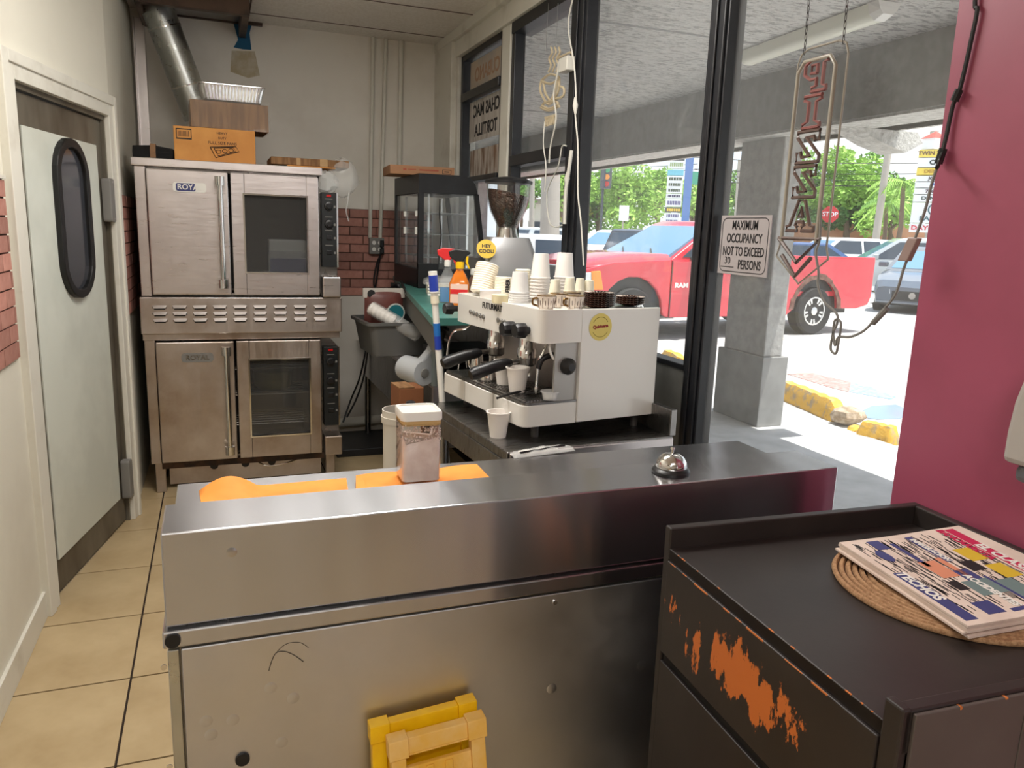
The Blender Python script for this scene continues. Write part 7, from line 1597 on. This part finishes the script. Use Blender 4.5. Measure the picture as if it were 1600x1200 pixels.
for p0, p1 in (((1499, 140), (1491, 158)), ((1474, 232), (1466, 256))): part('inline_block', MB().cyl(PX(*p0, SX-.012), PX(*p1, SX-.014), .0085, 8), M_CORDB, cb2, True)

# coffee-cup tube sign in the far upper window
xc = SX-.03
def C2(px, py): return PX(px, py, xc)
cn = thing('neon_coffee_sign', 'unlit tube sign of a steaming cup over lettering in the upper window', 'neon sign', tuple(C2(860, 200)))
M_TC = mat('neon_tube_cream', S(196, 180, 150), .3)
def tb_(pts, r=.006): part('tube', MB().tube(smooth_path([C2(*p) for p in pts], 4), r, 6), M_TC, cn, True, smooth=40)
tb_([(846, 126), (844, 140), (850, 155), (858, 163), (866, 155), (873, 140), (874, 122)]); tb_([(846, 126), (860, 116), (874, 122), (860, 131), (846, 126)])
tb_([(849, 128), (852, 145), (859, 157)]); tb_([(871, 126), (868, 142), (862, 155)]); tb_([(847, 165), (858, 170), (872, 163), (866, 158), (852, 160), (847, 165)]); tb_([(845, 168), (858, 173), (874, 166)])
for dx in (0, 6, 12): tb_([(857+dx, 112), (861+dx, 102), (858+dx, 92), (863+dx, 82), (861+dx, 74)], .005)
tb_([(870, 92), (882, 86), (893, 82), (893, 92), (880, 95)], .005); tb_([(874, 135), (881, 138), (880, 150), (868, 155)])
p = C2(860, 189); h0 = abs(C2(860, 180).z-C2(860, 199).z); part('lettering', MB().text('COFFEE', h0*1.15, frame(p, (0, 1, 0), (0, 0, 1)), th=.008, bold=.001, sx=.62), M_TC, cn, True)
part('transformer', MB().box(xc-.03, C2(895, 110).y, C2(890, 112).z, xc+.01, C2(882, 110).y, C2(890, 90).z), M_CORDW, cn, True, bevel=.004)
for y_ in (853, 868): part('hanger', MB().tube([C2(y_, 80), C2(y_+4, 5)], .0012, 4), M_GREYP, cn, True)
wc = thing('sign_lead', 'white cords with switches hanging down beside the coffee tube sign', 'cord', tuple(C2(880, 200)))
xw = SX-.05
def D2(px, py): return PX(px, py, xw)
part('cord', MB().tube(smooth_path([D2(884, 100), D2(874, 96), D2(871, 115), D2(865, 150), D2(869, 185), D2(860, 230), D2(858, 255)]), .004, 6), M_CORDW, wc, True, smooth=40)
part('cord', MB().tube(smooth_path([D2(885, 228), D2(878, 230), D2(872, 260), D2(855, 300), D2(858, 345), D2(868, 355), D2(878, 352)]), .003, 6), M_CORDW, wc, True, smooth=40)
part('cord', MB().tube(smooth_path([D2(851, 190), D2(849, 225), D2(853, 260), D2(851, 300)]), .003, 6), M_CORDW, wc, True, smooth=40)
part('cord', MB().tube(smooth_path([D2(897, -10), D2(888, 40), D2(897, 100), D2(900, 152), D2(899, 180), D2(903, 230), D2(903, 300), D2(908, 350), D2(912, 415)]), .0035, 6), M_CORDW, wc, True, smooth=40)
for p0, p1, r in (((899, 152), (899, 178), .012), ((887, 268), (885, 290), .013)): part('switch', MB().tube([D2(*p0), D2((p0[0]+p1[0])/2, (p0[1]+p1[1])/2), D2(*p1)], r, 8, True, [r*.4, r, r*.4]), M_CORDW, wc, True, smooth=40)
part('flat_cable', MB().tube(smooth_path([D2(893, 235), D2(889, 265), D2(884, 300), D2(882, 350)]), .008, 6), M_CORDW, wc, True, smooth=40)
# blue tape on the dark post
a = PX(929, 180, SX+.02); b = PX(923, 247, SX+.02)
single('blue_tape', MB().box(SX+.008, 3.1475, b.z, SX+.032, 3.1502, a.z), mat('tape_blue', S(34, 110, 160), .5), 'strip of blue tape on the dark window post', 'tape')
# posters in the far window, lettering reversed from inside
xp = SX+.035
def poster(Y0, Y1, Z0, Z1, m_, lab, lines, ink, nm='window_poster'):
    t = thing(nm, lab, 'poster', (xp, (Y0+Y1)/2, Z0)); part('sheet', MB().box(xp, Y0, Z0, xp+.003, Y1, Z1), m_, t, True)
    for tx, s_, z in lines: part('lettering', MB().text(tx, s_, frame((xp-.0012, (Y0+Y1)/2, z), (0, 1, 0), (0, 0, 1)), bold=.003, sx=.95), ink, t, True)
M_POS = mat('poster_white', S(206, 202, 196), .6, c2=S(180, 172, 164), scale=7, stretch=(1, 3, .6)); M_POSB = mat('poster_brown_print', S(206, 198, 188), .6, c2=S(126, 96, 74), scale=7, stretch=(1, 3, .5), lo=.42, hi=.62)
poster(4.20, 4.83, 2.285, 2.455, mat('poster_faded', S(176, 170, 164), .6, c2=S(196, 180, 160), scale=6), 'faded poster with reversed lettering in the top pane of the far window', (('CUBANO', .11, 2.365),), mat('poster_ink_tan', S(176, 142, 116), .7))
poster(4.20, 4.83, 1.98, 2.22, M_POS, 'white poster with reversed black lettering under the bar of the far window', (('CHAS MAC', .10, 2.155), ('TORTILLA', .095, 2.04)), M_INK)
poster(4.20, 4.80, 1.77, 1.93, M_POSB, 'poster with blurred brown print low in the far window', (), M_INK)
